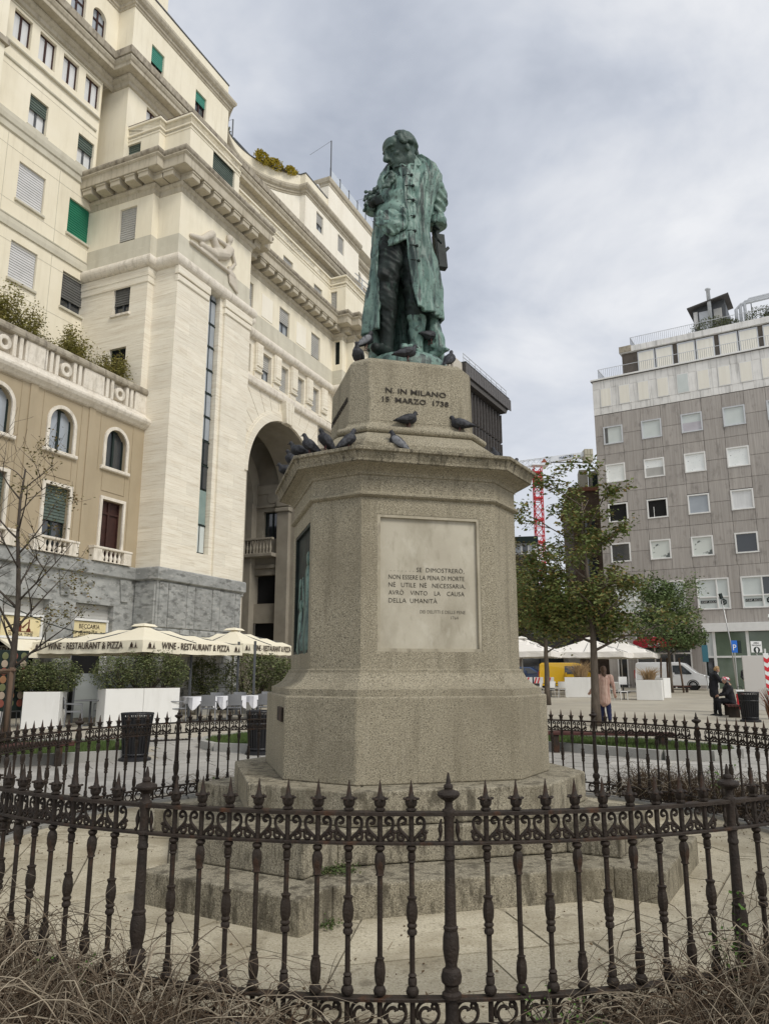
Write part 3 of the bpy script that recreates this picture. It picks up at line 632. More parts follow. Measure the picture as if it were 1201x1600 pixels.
def ruffles():
    rnd = random.Random(8); b = MB()
    for i in range(26):
        t = i / 25; b.ellipsoid((-.05 - .09 * t + rnd.uniform(-.03, .03), -.205 + rnd.uniform(-.02, .02) - .02 * t, 7.15 - .18 * t + rnd.uniform(-.02, .02)), (.03, .022, .022), Matrix.Rotation(rnd.uniform(0, 3), 3, 'Y'), 8, 6)
    me = remesh(b, .008, 1, 'jabot'); me.materials.append(bronze_head); inst(me, 'jabot', stt)
    b = MB()
    for i in range(46):
        b.ellipsoid((-.30 + rnd.uniform(-.085, .07), -.05 + rnd.uniform(-.07, .07), 6.95 + rnd.uniform(-.13, .10)), (rnd.uniform(.02, .035), rnd.uniform(.02, .035), rnd.uniform(.012, .02)), Matrix.Rotation(rnd.uniform(0, 3), 3, 'Y') @ Matrix.Rotation(rnd.uniform(0, 3), 3, 'X'), 8, 6)
    me = remesh(b, .008, 0, 'lace_cuff'); me.materials.append(bronze_head); inst(me, 'lace_cuff', stt)
ruffles()
bk = MB(); bk.obox((.485, .20, 6.42), (.13, .085, .44), R(20), R(-4), R(-3)); bk.obox((.555, .215, 6.45), (.035, .05, .10), R(20), 0, R(40)); bk.obox((.44, .185, 6.45), (.012, .10, .45), R(20), R(-4), R(-3))
bev(bk.build('book', bronze_dark, stt), .012)
def drapery():
    b = MB(); rnd = random.Random(2)
    b.capsule((.36, .16, 5.60), (.42, .12, 5.30), .09, .085); b.capsule((.42, .12, 5.32), (.47, .05, 5.14), .09, .06); b.capsule((.38, .10, 5.1), (.53, .02, 5.12), .05, .03); b.capsule((.40, .2, 5.4), (.44, .22, 5.0), .1, .08)
    b.obox((.46, .06, 5.17), (.20, .12, .05), R(-20), R(18), R(24)); b.capsule((.33, .25, 5.5), (.30, .25, 4.95), .10, .13); b.capsule((-.2, .25, 5.4), (-.22, .22, 4.95), .13, .12); b.capsule((-.28, .1, 5.36), (-.24, .1, 5.1), .07, .06)
    me = remesh(b, .013, 3, 'draped_cloth'); P, Nn = coords(me); setco(me, P + Nn * (.018 * fold_noise(P, 11, 11, 5, 3.0))[:, None]); me.materials.append(bronze); inst(me, 'draped_cloth', stt)
drapery()
def bronze_base():
    b = MB(); b.lathe([(.47, 4.752), (.47, 4.83), (.455, 4.88), (.40, 4.94), (.30, 4.985), (.15, 5.005), (.02, 5.01)], 48, (.085, .02)); o = b.build('statue_base', bronze, stt, smooth=True, auto=40)
bronze_base()

# ------------------------------------------------------------------ pigeons
pg_dark = pm('pigeon_dark', (.018, .019, .022), (.045, .046, .052), 22, .6, .2, 60, rnd=.3)
pg_wing = pm('pigeon_wing', (.026, .027, .031), (.075, .077, .085), 30, .65, .3, 70, rnd=.35, stain=[(26, (.012, .012, .014), .8, .52, .62, (.4, 2, 1))])
pg_pale = pm('pigeon_pale_wing', (.13, .135, .145), (.20, .205, .215), 26, .65, .3, 70, stain=[(16, (.02, .02, .024), .9, .56, .62, (3, .6, 1))])
pg_leg = pm('pigeon_leg', (.10, .04, .035), rough=.6)
def pigeon_meshes(pitch, head, up):
    """body along +x; pitch raises the breast; head = turn of head (radians); up = neck stretch"""
    cp, sp = math.cos(pitch), math.sin(pitch)
    def T(x, z): return (x * cp - z * sp, .125 + x * sp + z * cp)
    b = MB(); rs = []
    for (x, r, w) in ((-.205, .006, .022), (-.17, .010, .034), (-.11, .024, .04), (-.06, .048, .055), (0, .064, .066), (.045, .066, .066), (.08, .056, .056), (.105, .04, .042)):
        X, Z = T(x, .0 if x > -.1 else -.004); rs.append([(X - sp * r * math.sin(2 * PI * i / 12), w * math.cos(2 * PI * i / 12), Z + cp * r * math.sin(2 * PI * i / 12)) for i in range(12)])
    b.rings(rs); X, Z = T(.085, .02); hx, hz = X + .025, Z + .055 + up
    b.capsule((X - .01, 0, Z - .02), (hx - .012, .012 * math.sin(head), hz - .02), .042, .026, 10, 4); b.ellipsoid((hx, .02 * math.sin(head), hz), (.029, .025, .025), None, 12, 8)
    me = remesh(b, .0085, 3, 'body'); me.materials.append(pg_dark)
    bk = MB(); d = Vector((math.cos(head), math.sin(head), -.25)).normalized(); p = Vector((hx, .02 * math.sin(head), hz - .004)) + d * .022
    bk.tube([p, p + d * .016, p + d * .024 + Vector((0, 0, -.003))], [.008, .005, .0012], 6)
    wings = []
    for s in (-1, 1):
        w = MB(); rs = []
        for (x, zc, hh, yy, th) in ((.075, .015, .022, .05, .008), (.03, .012, .044, .066, .012), (-.03, .008, .046, .062, .012), (-.09, .006, .034, .046, .009), (-.14, .004, .018, .034, .006), (-.185, .002, .006, .026, .003)):
            row = []
            for k in range(8):
                a = 2 * PI * k / 8; z = zc + hh * math.sin(a); X, Z = T(x, z); row.append((X, s * (yy - .25 * max(0, math.sin(a)) * hh + th * math.cos(a)), Z))
            rs.append(row)
        w.rings(rs); wings.append(w)
    legs = []
    for s in (-1, 1):
        l = MB(); l.tube([(.005, s * .026, .075), (.012, s * .026, .03), (.004, s * .026, .006)], [.009, .005, .004], 6)
        for a in (-.5, 0, .5, PI): l.tube([(.004, s * .026, .005), (.004 + .028 * math.cos(a), s * .026 + .028 * math.sin(a), .003)], [.004, .002], 5)
        legs.append(l)
    return me, bk.mesh('beak', pg_dark), [w.mesh('wing', pg_wing, True) for w in wings], [l.mesh('leg', pg_leg, True) for l in legs]
PGV = [pigeon_meshes(R(12), 0, 0), pigeon_meshes(R(38), .3, .01), pigeon_meshes(R(4), -.5, -.02), pigeon_meshes(R(48), 2.4, -.015)]
def pigeon(lx, ly, z, face, var, label, pale=False, world=False, size=1.0):
    a = R(14.54)
    x, y = (lx, ly) if world else (MX + lx * math.cos(a) - ly * math.sin(a), MY + lx * math.sin(a) + ly * math.cos(a))
    t = thing('pigeon', label, 'pigeon', (x, y, z), R(face), 'pigeons perched on the monument'); t.scale = (size * .82,) * 3
    me, bk, ws, ls = PGV[var]
    inst(me, 'body', t); inst(bk, 'beak', t)
    for w in ws:
        o = inst(w, 'wing', t)
        if pale: o.material_slots[0].link = 'OBJECT'; o.material_slots[0].material = pg_pale
    for l in ls: inst(l, 'leg', t)
pigeon(-.53, -.36, 4.735, 250, 1, 'brown-grey pigeon standing upright at the left edge of the block under the statue')
pigeon(-.20, 7.44, 4.96, 25, 1, 'pale-winged pigeon on the green bronze base beside the statue leg', True, True)
pigeon(-.075, -.585, 4.725, 12, 0, 'dark pigeon in profile above the carved birthplace inscription')
pigeon(.40, -.52, 4.728, 60, 1, 'hunched dark pigeon at the right edge of the block under the statue')
pigeon(.50, 7.83, 5.20, 40, 2, 'pigeon half hidden on the bronze drapery behind the statue leg', False, True)
pigeon(-.11, -.715, 3.968, 28, 0, 'dark pigeon facing right on the rounded moulding below the inscription')
pigeon(-.27, -.93, 3.655, 155, 1, 'grey pigeon with pale wing in front of another below the inscription', True)
pigeon(.44, -.70, 3.97, 168, 0, 'spotted pigeon facing left at the right end of the rounded moulding')
pigeon(-.93, -.80, 3.655, 200, 3, 'dark pigeon with head tucked down on the left corner of the cornice', False)
pigeon(-.74, -.86, 3.655, 20, 1, 'grey pigeon with barred wings walking right on the cornice left corner')
pigeon(-1.05, -.66, 3.64, 170, 1, 'small dark pigeon seen mostly by its head behind the cornice edge')
pigeon(-1.13, -.50, 3.63, 185, 0, 'black pigeon facing left on the left slope of the cornice')
pigeon(-1.15, -.14, 3.625, 200, 3, 'mottled pigeon on the left cornice edge, upper of two')
pigeon(-1.16, .22, 3.625, 215, 2, 'darkest pigeon furthest down the left cornice edge')
pigeon(.80, -.72, 3.645, 100, 1, 'black pigeon on the cornice in front of the dark louvred building')
pigeon(1.12, -.42, 3.63, 40, 1, 'round grey pigeon on the right corner of the cornice near the crane')
# ------------------------------------------------------------------ iron fence round the monument
fence = thing('iron_fence', 'round rusty black cast iron fence with spear finials and scrollwork encircling the monument', 'fence', (MX, MY, 0))
def build_fence():
    Rf, nb, per = 3.95, 16, 10; phase = R(-87.8); gap = 1.2
    post = MB(); post.lathe([(.046, .05), (.046, .08), (.034, .105), (.034, .195), (.05, .20), (.05, .215), (.036, .225), (.036, .25), (.050, .262), (.054, .285), (.046, .312), (.032, .322), (.030, .335), (.036, .36), (.043, .40), (.041, .45), (.034, .478), (.038, .486), (.038, .494), (.031, .50), (.029, .62), (.0255, .78), (.030, .786), (.030, .80), (.026, .806), (.027, .845), (.033, .85), (.033, .862), (.026, .868), (.026, .955), (.034, .985), (.036, 1.0), (.034, 1.006), (.024, 1.012), (.020, 1.03), (.022, 1.045), (.040, 1.055), (.058, 1.068), (.061, 1.078), (.056, 1.088), (.030, 1.096), (.022, 1.10), (.026, 1.108), (.024, 1.118), (.013, 1.126), (.012, 1.14), (.004, 1.175)], 16)
    pm_ = post.mesh('post', iron_post, True, 35)
    lobes = MB()
    fin = [(.0155, 1.0), (.0235, 1.004), (.0235, 1.010), (.016, 1.016), (.024, 1.026), (.027, 1.042), (.025, 1.056)]
    tip = [(.022, 1.052), (.017, 1.064), (.013, 1.07), (.0085, 1.10), (.0015, 1.142)]
    def common(mb):
        mb.lathe([(.0125, .05), (.0125, 1.0)], 8); mb.lathe(fin, 12, lobes=6, la=.09); mb.lathe(tip, 10)
        for k in range(6):
            a = 2 * PI * k / 6; mb.ellipsoid((.031 * math.cos(a), .031 * math.sin(a), 1.056), (.0105, .0105, .0065), None, 6, 4)
        mb.lathe([(.0125, .205), (.027, .212), (.030, .225), (.024, .24), (.0155, .248)], 12); mb.lathe([(.014, .845), (.022, .842), (.024, .832), (.018, .822), (.013, .818)], 12)
    ba = MB(); common(ba)
    ba.lathe([(.0125, .818), (.017, .812), (.0225, .80), (.0245, .775), (.022, .75), (.016, .725), (.0205, .715), (.0125, .71)], 12, lobes=6, la=.07)
    ba.lathe([(.0155, .248), (.021, .265), (.0245, .30), (.022, .335), (.0165, .352), (.0205, .362), (.0125, .366)], 12, lobes=6, la=.07)
    bb = MB(); common(bb)
    bb.lathe([(.0125, .818), (.018, .814), (.019, .79), (.0155, .782), (.019, .775), (.0125, .768)], 12)
    bb.lathe([(.0125, .455), (.021, .462), (.0225, .475), (.016, .487), (.022, .494), (.0225, .502), (.017, .51), (.0235, .53), (.0255, .56), (.022, .59), (.017, .605), (.024, .622), (.0125, .628)], 12, lobes=6, la=.05)
    bb.lathe([(.0155, .248), (.0205, .252), (.0205, .275), (.016, .282), (.0205, .29), (.0125, .30)], 12)
    ma, mb_ = ba.mesh('baluster', iron, True, 40), bb.mesh('baluster', iron, True, 40)
    # scrolls: pair of S curves around a baluster (tangential x, radial y, z)
    step = 2 * PI / nb / (per - 2 + 2 * gap); w = Rf * step
    def spiral(cx, cz, r0, r1, a0, turns, n=16, s=1): return [(s * (cx + (r0 + (r1 - r0) * i / n) * math.cos(a0 + turns * 2 * PI * i / n)), 0, cz + (r0 + (r1 - r0) * i / n) * math.sin(a0 + turns * 2 * PI * i / n)) for i in range(n + 1)]
    def bez(p0, p1, p2, p3, n=10, s=1): return [(s * ((1 - t) ** 3 * p0[0] + 3 * (1 - t) ** 2 * t * p1[0] + 3 * (1 - t) * t * t * p2[0] + t ** 3 * p3[0]), 0, (1 - t) ** 3 * p0[1] + 3 * (1 - t) ** 2 * t * p1[1] + 3 * (1 - t) * t * t * p2[1] + t ** 3 * p3[1]) for t in [i / n for i in range(n + 1)]]
    sc = MB()
    for s in (-1, 1):
        # lyre: rises from the foot of the baluster, swells out and curls in at the top
        L1 = bez((.013, .868), (.020, .895), (.066, .905), (.062, .945), 10, s) + spiral(.040, .952, .022, .006, -.3, .95, 16, s)[1:]
        sc.tube(L1, [.0055] * 8 + [.005] * (len(L1) - 9) + [.007], 5, (1.0, 1.6))
        L2 = bez((.040, .918), (.060, .915), (.075, .905), (w / 2 - .001, .902), 6, s)
        c = spiral(.048, .884, .020, .005, 1.2, -1.1, 16, s); L3 = bez((w / 2, .900), (.068, .912), (.058, .910), (.055, .903), 6, s) + c[1:]
        sc.tube(L3, [.0050] * (len(L3) - 1) + [.0065], 5, (1.0, 1.6))
    ms = sc.mesh('scroll', iron, True)
    lo = MB()
    for s in (-1, 1):
        c = [(s * (w / 2 + x), 0, z) for (x, _, z) in spiral(0, 0, .044, .044, 0, 1, 4)][:0]
    _n = 34; ring = [(w / 2 - .006 + (.0505 if i < 20 else .0505 * (1 - (i - 20) / 18)) * math.cos(-2.6 - 2 * PI * 1.45 * i / _n), 0, .1345 + (.0505 if i < 20 else .0505 * (1 - (i - 20) / 18)) * math.sin(-2.6 - 2 * PI * 1.45 * i / _n)) for i in range(_n + 1)]; lo.tube(ring, [.0052] * 33 + [.007, .008], 5, (1.0, 1.6))
    ring = spiral(w / 2 + .024, .160, .019, .006, -1.2, 1.1, 14); lo.tube(ring, .0045, 5, (1.0, 1.6))
    ml = lo.mesh('lower_scroll', iron, True)
    mls = []
    for s in (-1, 1): leafs = MB(); mls.append(leafs); leafs.tube(bez((.052, .868), (.03, .885), (.05, .92), (.036, .965), 10, s), [.007, .006, .005, .005, .006, .008, .009, .008, .006, .005, .002], 6, (1.0, 1.4)); 
    mls = [l.mesh('leaf_bracket', iron, True) for l in mls]
    k = 0
    for i in range(nb):
        a0 = phase + 2 * PI * i / nb
        for j in range(per):
            a = a0 + (0 if j == 0 else (gap + j - 1) * step)
            p = (Rf * math.cos(a), Rf * math.sin(a), 0); rz = a + PI / 2
            if j == 0:
                inst(pm_, 'post', fence, p, rz).scale = (.9, .9, 1); [inst(l, 'leaf_bracket', fence, p, rz) for l in mls]
            else:
                inst(ma if j % 2 == 0 else mb_, 'baluster', fence, p, rz); inst(ms, 'scroll', fence, p, rz)
            inst(ml, 'lower_scroll', fence, p, rz)
    for (nm, z0, z1, hw) in (('top_rail', .980, .999, .024), ('middle_rail', .850, .864, .021), ('bottom_rail', .186, .201, .026), ('foot_rail', .072, .084, .022)):
        n = 192; rs = []
        for i in range(n):
            a = 2 * PI * i / n; ca, sa = math.cos(a), math.sin(a); b = .004
            rs.append([((Rf + x) * ca, (Rf + x) * sa, z) for x, z in ((-hw, z0), (-hw, z1 - b), (-hw + b, z1), (hw - b, z1), (hw, z1 - b), (hw, z0))])
        rs.append(rs[0]); MB().rings(rs, True, False, False).build(nm, iron, fence)
build_fence()
# ------------------------------------------------------------------ the cream palazzo on the left (local x along the facade, -y towards the square)
pal = thing('apartment_building', 'tall cream and travertine palazzo with arched passage and grey stone ground floor', 'building', (-9.0, 30.0, 0), R(66))
WC = {}
def win_meshes(w, h, st):
    key = (round(w, 2), round(h, 2), st)
    if key in WC: return WC[key]
    frame, mull, shut, frac, glz, trans = WSTY[st]; t = .055; D = .20
    f = MB(); f.box(0, t, D - .05, D + .02, 0, h).box(w - t, w, D - .05, D + .02, 0, h).box(t, w - t, D - .05, D + .02, 0, t).box(t, w - t, D - .05, D + .02, h - t, h)
    for k in range(1, mull + 1): f.box(w * k / (mull + 1) - .045, w * k / (mull + 1) + .045, D - .055, D + .02, t, h - t)
    if trans: f.box(t, w - t, D - .05, D + .02, h * trans - .04, h * trans + .04)
    parts = [('frame', f.mesh('frame', frame))]
    parts.append(('pane', MB().quad((t, D, t), (w - t, D, t), (w - t, D, h - t), (t, D, h - t)).mesh('pane', glz)))
    if shut:
        s = MB(); hh = h * frac; n = max(3, int(hh / .11)); z1 = h - .01
        for k in range(n):
            a = h - hh + hh * k / n; b_ = h - hh + hh * (k + 1) / n; b2 = min(b_, z1)
            s.quad((.02, D - .112, a), (w - .02, D - .112, a), (w - .02, D - .085, b2 - .016), (.02, D - .085, b2 - .016)).quad((.02, D - .085, b2 - .016), (w - .02, D - .085, b2 - .016), (w - .02, D - .112, b2), (.02, D - .112, b2))
        s.box(.02, w - .02, D - .12, D - .075, h - hh, h - hh + .05); parts.append(('roller_shutter', s.mesh('roller_shutter', shut)))
    WC[key] = parts; return parts
WSTY = {'wg_grey': (frame_gr, 1, sh_grey, 1.0, glass, 0), 'wg_white': (frame_gr, 1, sh_white, 1.0, glass, 0), 'wg_dark': (frame_gr, 1, sh_dark, .72, glass, 0), 'wg_green': (frame_gr, 1, sh_green, 1.0, glass, 0),
        'wg_half': (frame_gr, 1, sh_dgreen, .42, curtain, 0), 'brown2': (frame_br, 1, None, 0, curtain, 0), 'brown_arch': (frame_br, 1, None, 0, glass_blue, .62), 'lgreen': (frame_br, 1, sh_lgreen, .72, glass, 0), 'lgreen2': (frame_br, 1, sh_lgreen, .45, glass, 0),
        'dgreen': (frame_gr, 0, sh_dgreen, 1.0, glass, 0), 'pgrey': (frame_gr, 0, sh_grey, .93, glass, 0), 'pgrey80': (frame_gr, 1, sh_grey, .55, glass_blue, 0), 'open': (frame_dk, 1, None, 0, glass, 0), 'black': (frame_dk, 1, None, 0, dark_void, .5),
        'door_sh': (frame_dk, 1, sh_dgreen, .52, glass, 0), 'door_br': (frame_br, 1, None, 0, frame_br, .80), 'slit': (frame_dk, 1, None, 0, glass_blue, 0), 'sign': (frame_wh, 0, None, 0, None, 0)}
def win(M, x0, x1, z0, z1, st, sill=None, sm=None, nm='window'):
    root = None
    for (n, me) in win_meshes(x1 - x0, z1 - z0, st):
        if root is None:
            root = inst(me, nm, pal, M=M @ Matrix.Translation((x0, 0, z0)))
        else: inst(me, n, root)
    if sill:
        s = MB().bbox(-sill, x1 - x0 + sill, -.10, .14, -.13, -.005, .02); s.build('sill', sm or cornice_m, root)
    return root
def XR(x, turn=-90, y=0): return Matrix.Translation((x, y, 0)) @ Matrix.Rotation(R(turn), 4, 'Z')
I4 = Matrix.Identity(4)
def part(mb, name, mat, M=None, par=None, **k):
    if M is not None: mb.xf(M)
    return mb.build(name, mat, par or pal, **k)
def palazzo():
    TY = lambda y: Matrix.Translation((0, y, 0))
    XW0 = -16.0
    # --- ground floor in rough grey stone: podium at y=1.15, tower at y=0
    sh = [(-3.30, -2.2 + 1.0, 2.0, 4.55)]
    gh = [(-2.95, -1.05, .1, 4.15), (-6.05, -4.15, .1, 4.15), (-9.1, -7.2, .1, 4.15)]
    base = part(wall(MB(), XW0, 0, -.2, 5.25, 1.15, gh, .5), 'ground_floor_wall', beola)
    b2 = MB(); b2.quad((0, 1.15, -.2), (0, 0, -.2), (0, 0, 5.25), (0, 1.15, 5.25)).quad((0, 0, -.2), (5.75, 0, -.2), (5.75, 0, 5.25), (0, 0, 5.25)).quad((5.75, 0, -.2), (5.75, .5, -.2), (5.75, .5, 5.25), (5.75, 0, 5.25)).quad((5.75, .5, -.2), (6.3, .5, -.2), (6.3, .5, 5.25), (5.75, .5, 5.25)).quad((6.3, .5, -.2), (6.3, 1.2, -.2), (6.3, 1.2, 5.25), (6.3, .5, 5.25)).quad((6.3, 1.2, -.2), (7.5, 1.2, -.2), (7.5, 1.2, 5.25), (6.3, 1.2, 5.25))
    tb = part(b2, 'ground_floor_wall', beola); rnd = random.Random(11)
    rows = [(0.0, .95), (.98, 2.0), (2.03, 3.35), (3.38, 5.18)]
    for r, (z0, z1) in enumerate(rows):                       # rock-faced blocks on the tower base
        x = .12
        while x < 5.55:
            w = [1.15, .58, 1.35, .52, 1.2][(int(x * 3) + r) % 5]; x1 = min(5.62, x + w)
            if x1 - x > .25: MB().bbox(x + .012, x1 - .012, -.05 - rnd.uniform(0, .035), .02, z0, z1, .03).build('stone_block', beola, tb)
            x = x1 + .03
        M = XR(0.0); MB().bbox(-1.08, -.06, -.05, .02, z0, z1, .03).xf(M).build('stone_block', beola, tb)
        MB().bbox(5.80, 6.26, .45, .52, z0, z1, .03).build('stone_block', beola, tb)
    sweep(m := MB(), [(XW0, 1.15), (0, 1.15), (0, 0), (5.75, 0), (5.75, .5), (6.3, .5), (6.3, 1.2), (7.45, 1.2)], [(0, 5.22), (.13, 5.25), (.16, 5.28), (.16, 5.70), (.12, 5.75), (0, 5.76)]); part(m, 'stone_band', beola)
    for (x, w) in ((-.55, .42), (-3.55, .42), (-6.6, .42)):   # keystones over the shops
        part(MB().prism_y([(x - w * .75, 5.22), (x - w * .45, 4.35), (x + w * .45, 4.35), (x + w * .75, 5.22)], 1.08, 1.2), 'keystone', beola)
    # --- tan podium
    ah = [(c - .55, c + .55, 9.5, 11.1, 'arch') for c in (-1.57, -4.32, -7.05, -9.8)]; dh = [(c - .56, c + .56, 5.76, 8.2) for c in (-1.54, -4.27, -7.0, -9.75)]
    part(wall(MB(), XW0, -.002, 5.75, 11.62, 1.15, ah + dh, .24), 'podium_wall', tan)
    for k, c in enumerate((-1.57, -4.32, -7.05, -9.8)):
        win(TY(1.15), c - .55, c + .55, 9.5, 11.1, 'open' if k == 0 else 'slit')
        f = MB(); K = 16; r0, r1 = .55, .68; zc = 11.1 - .55
        pts = [(c - r0, 9.5)] + [(c - r0 * math.cos(PI * i / K), zc + r0 * math.sin(PI * i / K)) for i in range(K + 1)] + [(c + r0, 9.5)]
        pto = [(c - r1, 9.5)] + [(c - r1 * math.cos(PI * i / K), zc + r1 * math.sin(PI * i / K)) for i in range(K + 1)] + [(c + r1, 9.5)]
        for i in range(len(pts) - 1): f.prism_y([pts[i], pts[i + 1], pto[i + 1], pto[i]], 1.09, 1.16)
        part(f, 'arch_surround', trav_trim); part(MB().bbox(c - .78, c + .78, 1.02, 1.16, 9.36, 9.5, .03), 'sill', trav_trim)
        d = (-1.54, -4.27, -7.0, -9.75)[k]; win(TY(1.15), d - .56, d + .56, 5.78, 8.2, 'door_br' if k == 0 else 'door_sh', nm='balcony_door')
        part(MB().box(d - .68, d - .56, 1.08, 1.16, 5.76, 8.2).box(d + .56, d + .68, 1.08, 1.16, 5.76, 8.2).box(d - .68, d + .68, 1.079, 1.16, 8.2, 8.32), 'door_surround', trav_trim)
        bl = part(MB().box(d - 1.0, d + 1.0, .90, 1.14, 5.755, 5.775), 'balustrade', trav_trim)
        for q in (-1.0, .58): MB().box(d + q, d + q + .42, .90, 1.14, 5.775, 6.22).build('end_block', trav_trim, bl)
        MB().bbox(d - 1.03, d + 1.03, .87, 1.145, 6.22, 6.31, .02).build('rail', trav_trim, bl)
        bm_ = MB().lathe([(.07, 5.765), (.07, 5.80), (.045, 5.82), (.075, 5.90), (.075, 5.95), (.04, 6.05), (.04, 6.12), (.065, 6.18), (.065, 6.215)], 10).mesh('baluster', trav_trim, True)
        for j in range(5): inst(bm_, 'baluster', bl, (d - .44 + .22 * j, 1.02, 0))
        # raised border of the sunk panels
        for (a, z0, z1) in ((.88, 8.48, 11.52),):
            p = MB(); w = .02
            p.box(c - a - w, c - a, 1.128, 1.155, 9.3, z1).box(c + a, c + a + w, 1.128, 1.155, 5.8, z1).box(c - a - w, c + a + w, 1.127, 1.155, z1, z1 + w).box(c - .62, c - .60, 1.128, 1.155, 8.55, 9.3).box(c - .62, c + .62, 1.127, 1.155, 8.53, 8.55).box(c + .60, c + .62, 1.128, 1.155, 8.55, 9.3)
            part(p, 'panel_moulding', tan)
        if k: part(MB().box((c - .0) + 1.22, c + 1.53, 1.10, 1.16, 5.78, 11.6), 'pilaster', tan)
    m = sweep(MB(), [(XW0, 1.15), (.0, 1.15)], [(0, 11.58), (.10, 11.62), (.16, 11.68), (.26, 11.76), (.32, 11.86), (.32, 11.94), (.24, 12.02), (.10, 12.10), (.05, 12.2), (0, 12.24)]); part(m, 'podium_cornice', trav_trim)
    # terrace floor and carved parapet with rings and slats
    part(MB().box(XW0, 0, 1.2, 4.95, 11.9, 12.0), 'terrace', cornice_m)
    part(MB().box(XW0, 0, 1.38, 1.50, 12.2, 13.12), 'parapet_back', trav_trim)
    par = part(MB().box(XW0, .0, 1.16, 1.40, 12.2, 12.29), 'parapet', trav_trim)
    m = sweep(MB(), [(XW0, 1.18), (.0, 1.18)], [(-.35, 13.10), (.04, 13.10), (.09, 13.14), (.11, 13.22), (.09, 13.32), (.02, 13.40), (-.1, 13.42), (-.35, 13.42)]); part(m, 'coping', coping_m)
    rm = MB(); K = 28; rs = []
    for (r, y) in ((.27, 1.39), (.27, 1.17), (.25, 1.15), (.14, 1.15), (.12, 1.17), (.12, 1.39)): rs.append([(r * math.cos(2 * PI * i / K), y, r * math.sin(2 * PI * i / K)) for i in range(K)])
    rm.rings(rs, True, False, False); rme = rm.mesh('ring', trav_trim, True, 40)
    for c in (-1.53, -4.31, -7.0, -9.75):
        inst(rme, 'ring', par, (c, 0, 12.66))
        for s in (-1, 1):
            for j in range(3):
                x = c + s * (.42 + .26 * j); inst_ = MB().bbox(x - .075, x + .075, 1.17, 1.385, 12.29, 13.11, .02).build('slat', trav_trim, par)
    for c in (-2.92, -5.65, -8.37, -.33): MB().bbox(c - .42 if c < -1 else -.56, c + .42 if c < -1 else 0.0, 1.17, 1.385, 12.29, 13.11, .02).build('parapet_panel', trav_trim, par)
    # --- upper wing at y=4.9
    H_ = []; rowsA = [(-.98, 17.3, 18.98, .66, ['wg_dark', 'wg_white', 'wg_white', 'wg_dark']), (-.98, 20.85, 22.6, .68, ['wg_green', 'wg_white', 'wg_grey', 'wg_green']), (-1.02, 24.5, 26.03, .48, ['wg_half', 'wg_half', 'wg_half', 'wg_half']), (-.98, 13.2, 15.2, .66, ['open', 'wg_grey', 'wg_dark', 'wg_grey'])]
    todo = []
    for (c, z0, z1, hw, sts) in rowsA:
        for k, st in enumerate(sts): x = c - 2.69 * k; H_.append((x - hw, x + hw, z0, z1)); todo.append((x - hw, x + hw, z0, z1, st))
    for k in range(7): x = -.95 - 1.32 * k; H_.append((x - .45, x + .45, 27.9, 29.3)); todo.append((x - .45, x + .45, 27.9, 29.3, 'brown2'))
    for k in range(7): x = -.9 - 1.3 * k; H_.append((x - .43, x + .43, 31.75, 33.3, 'arch')); todo.append((x - .43, x + .43, 31.75, 33.3, 'brown_arch'))
    part(wall(MB(), XW0, -.402, 11.95, 30.0, 4.9, [h for h in H_ if h[3] < 30]), 'wing_wall', cream)
    part(wall(MB(), XW0, .302, 30.9, 35.0, 4.9, [h for h in H_ if h[3] > 30]), 'top_wall', cream)
    for (a, b, z0, z1, st) in todo: win(TY(4.9), a, b, z0, z1, st, .07 if z1 < 24 or st == 'wg_half' else None, grey_band)
    for (z0, z1, o, x1) in ((19.40, 19.86, .07, -.405), (19.86, 19.98, .05, -.405), (27.42, 27.55, .12, -.9 + .45), (26.72, 26.86, .06, -.95 + .4), (28.0 + 1.42, 29.5, .03, -.42)):
        part(sweep(MB(), [(XW0, 4.9), (x1, 4.9)], [(0, z0), (o, z0 + .02), (o + .02, (z0 + z1) / 2), (o, z1 - .02), (0, z1)]), 'string_course', grey_band)
    part(sweep(MB(), [(XW0, 4.9), (-.405, 4.9)], [(0, 23.55), (.08, 23.6), (.10, 23.85), (.16, 23.9), (.2, 24.1), (.2, 24.3), (.14, 24.36), (0, 24.40)]), 'string_course', grey_band)
    for (x, z0, z1) in ((-2.3, 20.0, 23.5), (-2.3, 12.2, 19.35), (-5.0, 20.0, 23.5)): part(MB().box(x - .01, x + .01, 4.888, 4.91, z0, z1), 'wall_joint', grey_band)
    for z in (16.75, 19.2 - .35, 20.6, 22.95, 26.45): part(MB().box(XW0, -.41, 4.892, 4.91, z - .008, z + .008), 'wall_joint', grey_band)
    # projecting bay at the far left edge with a weathered slab
    part(MB().box(-10.5, -6.35, 3.9, 4.95, 12, 28.9), 'bay', cream); part(MB().box(-10.6, -6.2, 3.55, 4.96, 28.95, 29.55), 'bay_slab', coping_m); part(MB().box(-10.6, -6.25, 3.75, 4.95, 26.15, 26.4), 'bay_slab', coping_m)
    # --- travertine tower, passage front and second tower share one stepped plan
    plan = [(-.4, 9), (-.4, 1.2), (0, 1.2), (0, 0), (5.5, 0), (5.5, .5), (6.1, .5), (6.1, 1.2), (16.6, 1.2), (16.6, .5), (17.2, .5), (17.2, 0), (22.7, 0), (22.7, .5), (23.1, 1.2), (23.1, 9)]
    TZ0, TZ1 = 5.75, 18.92
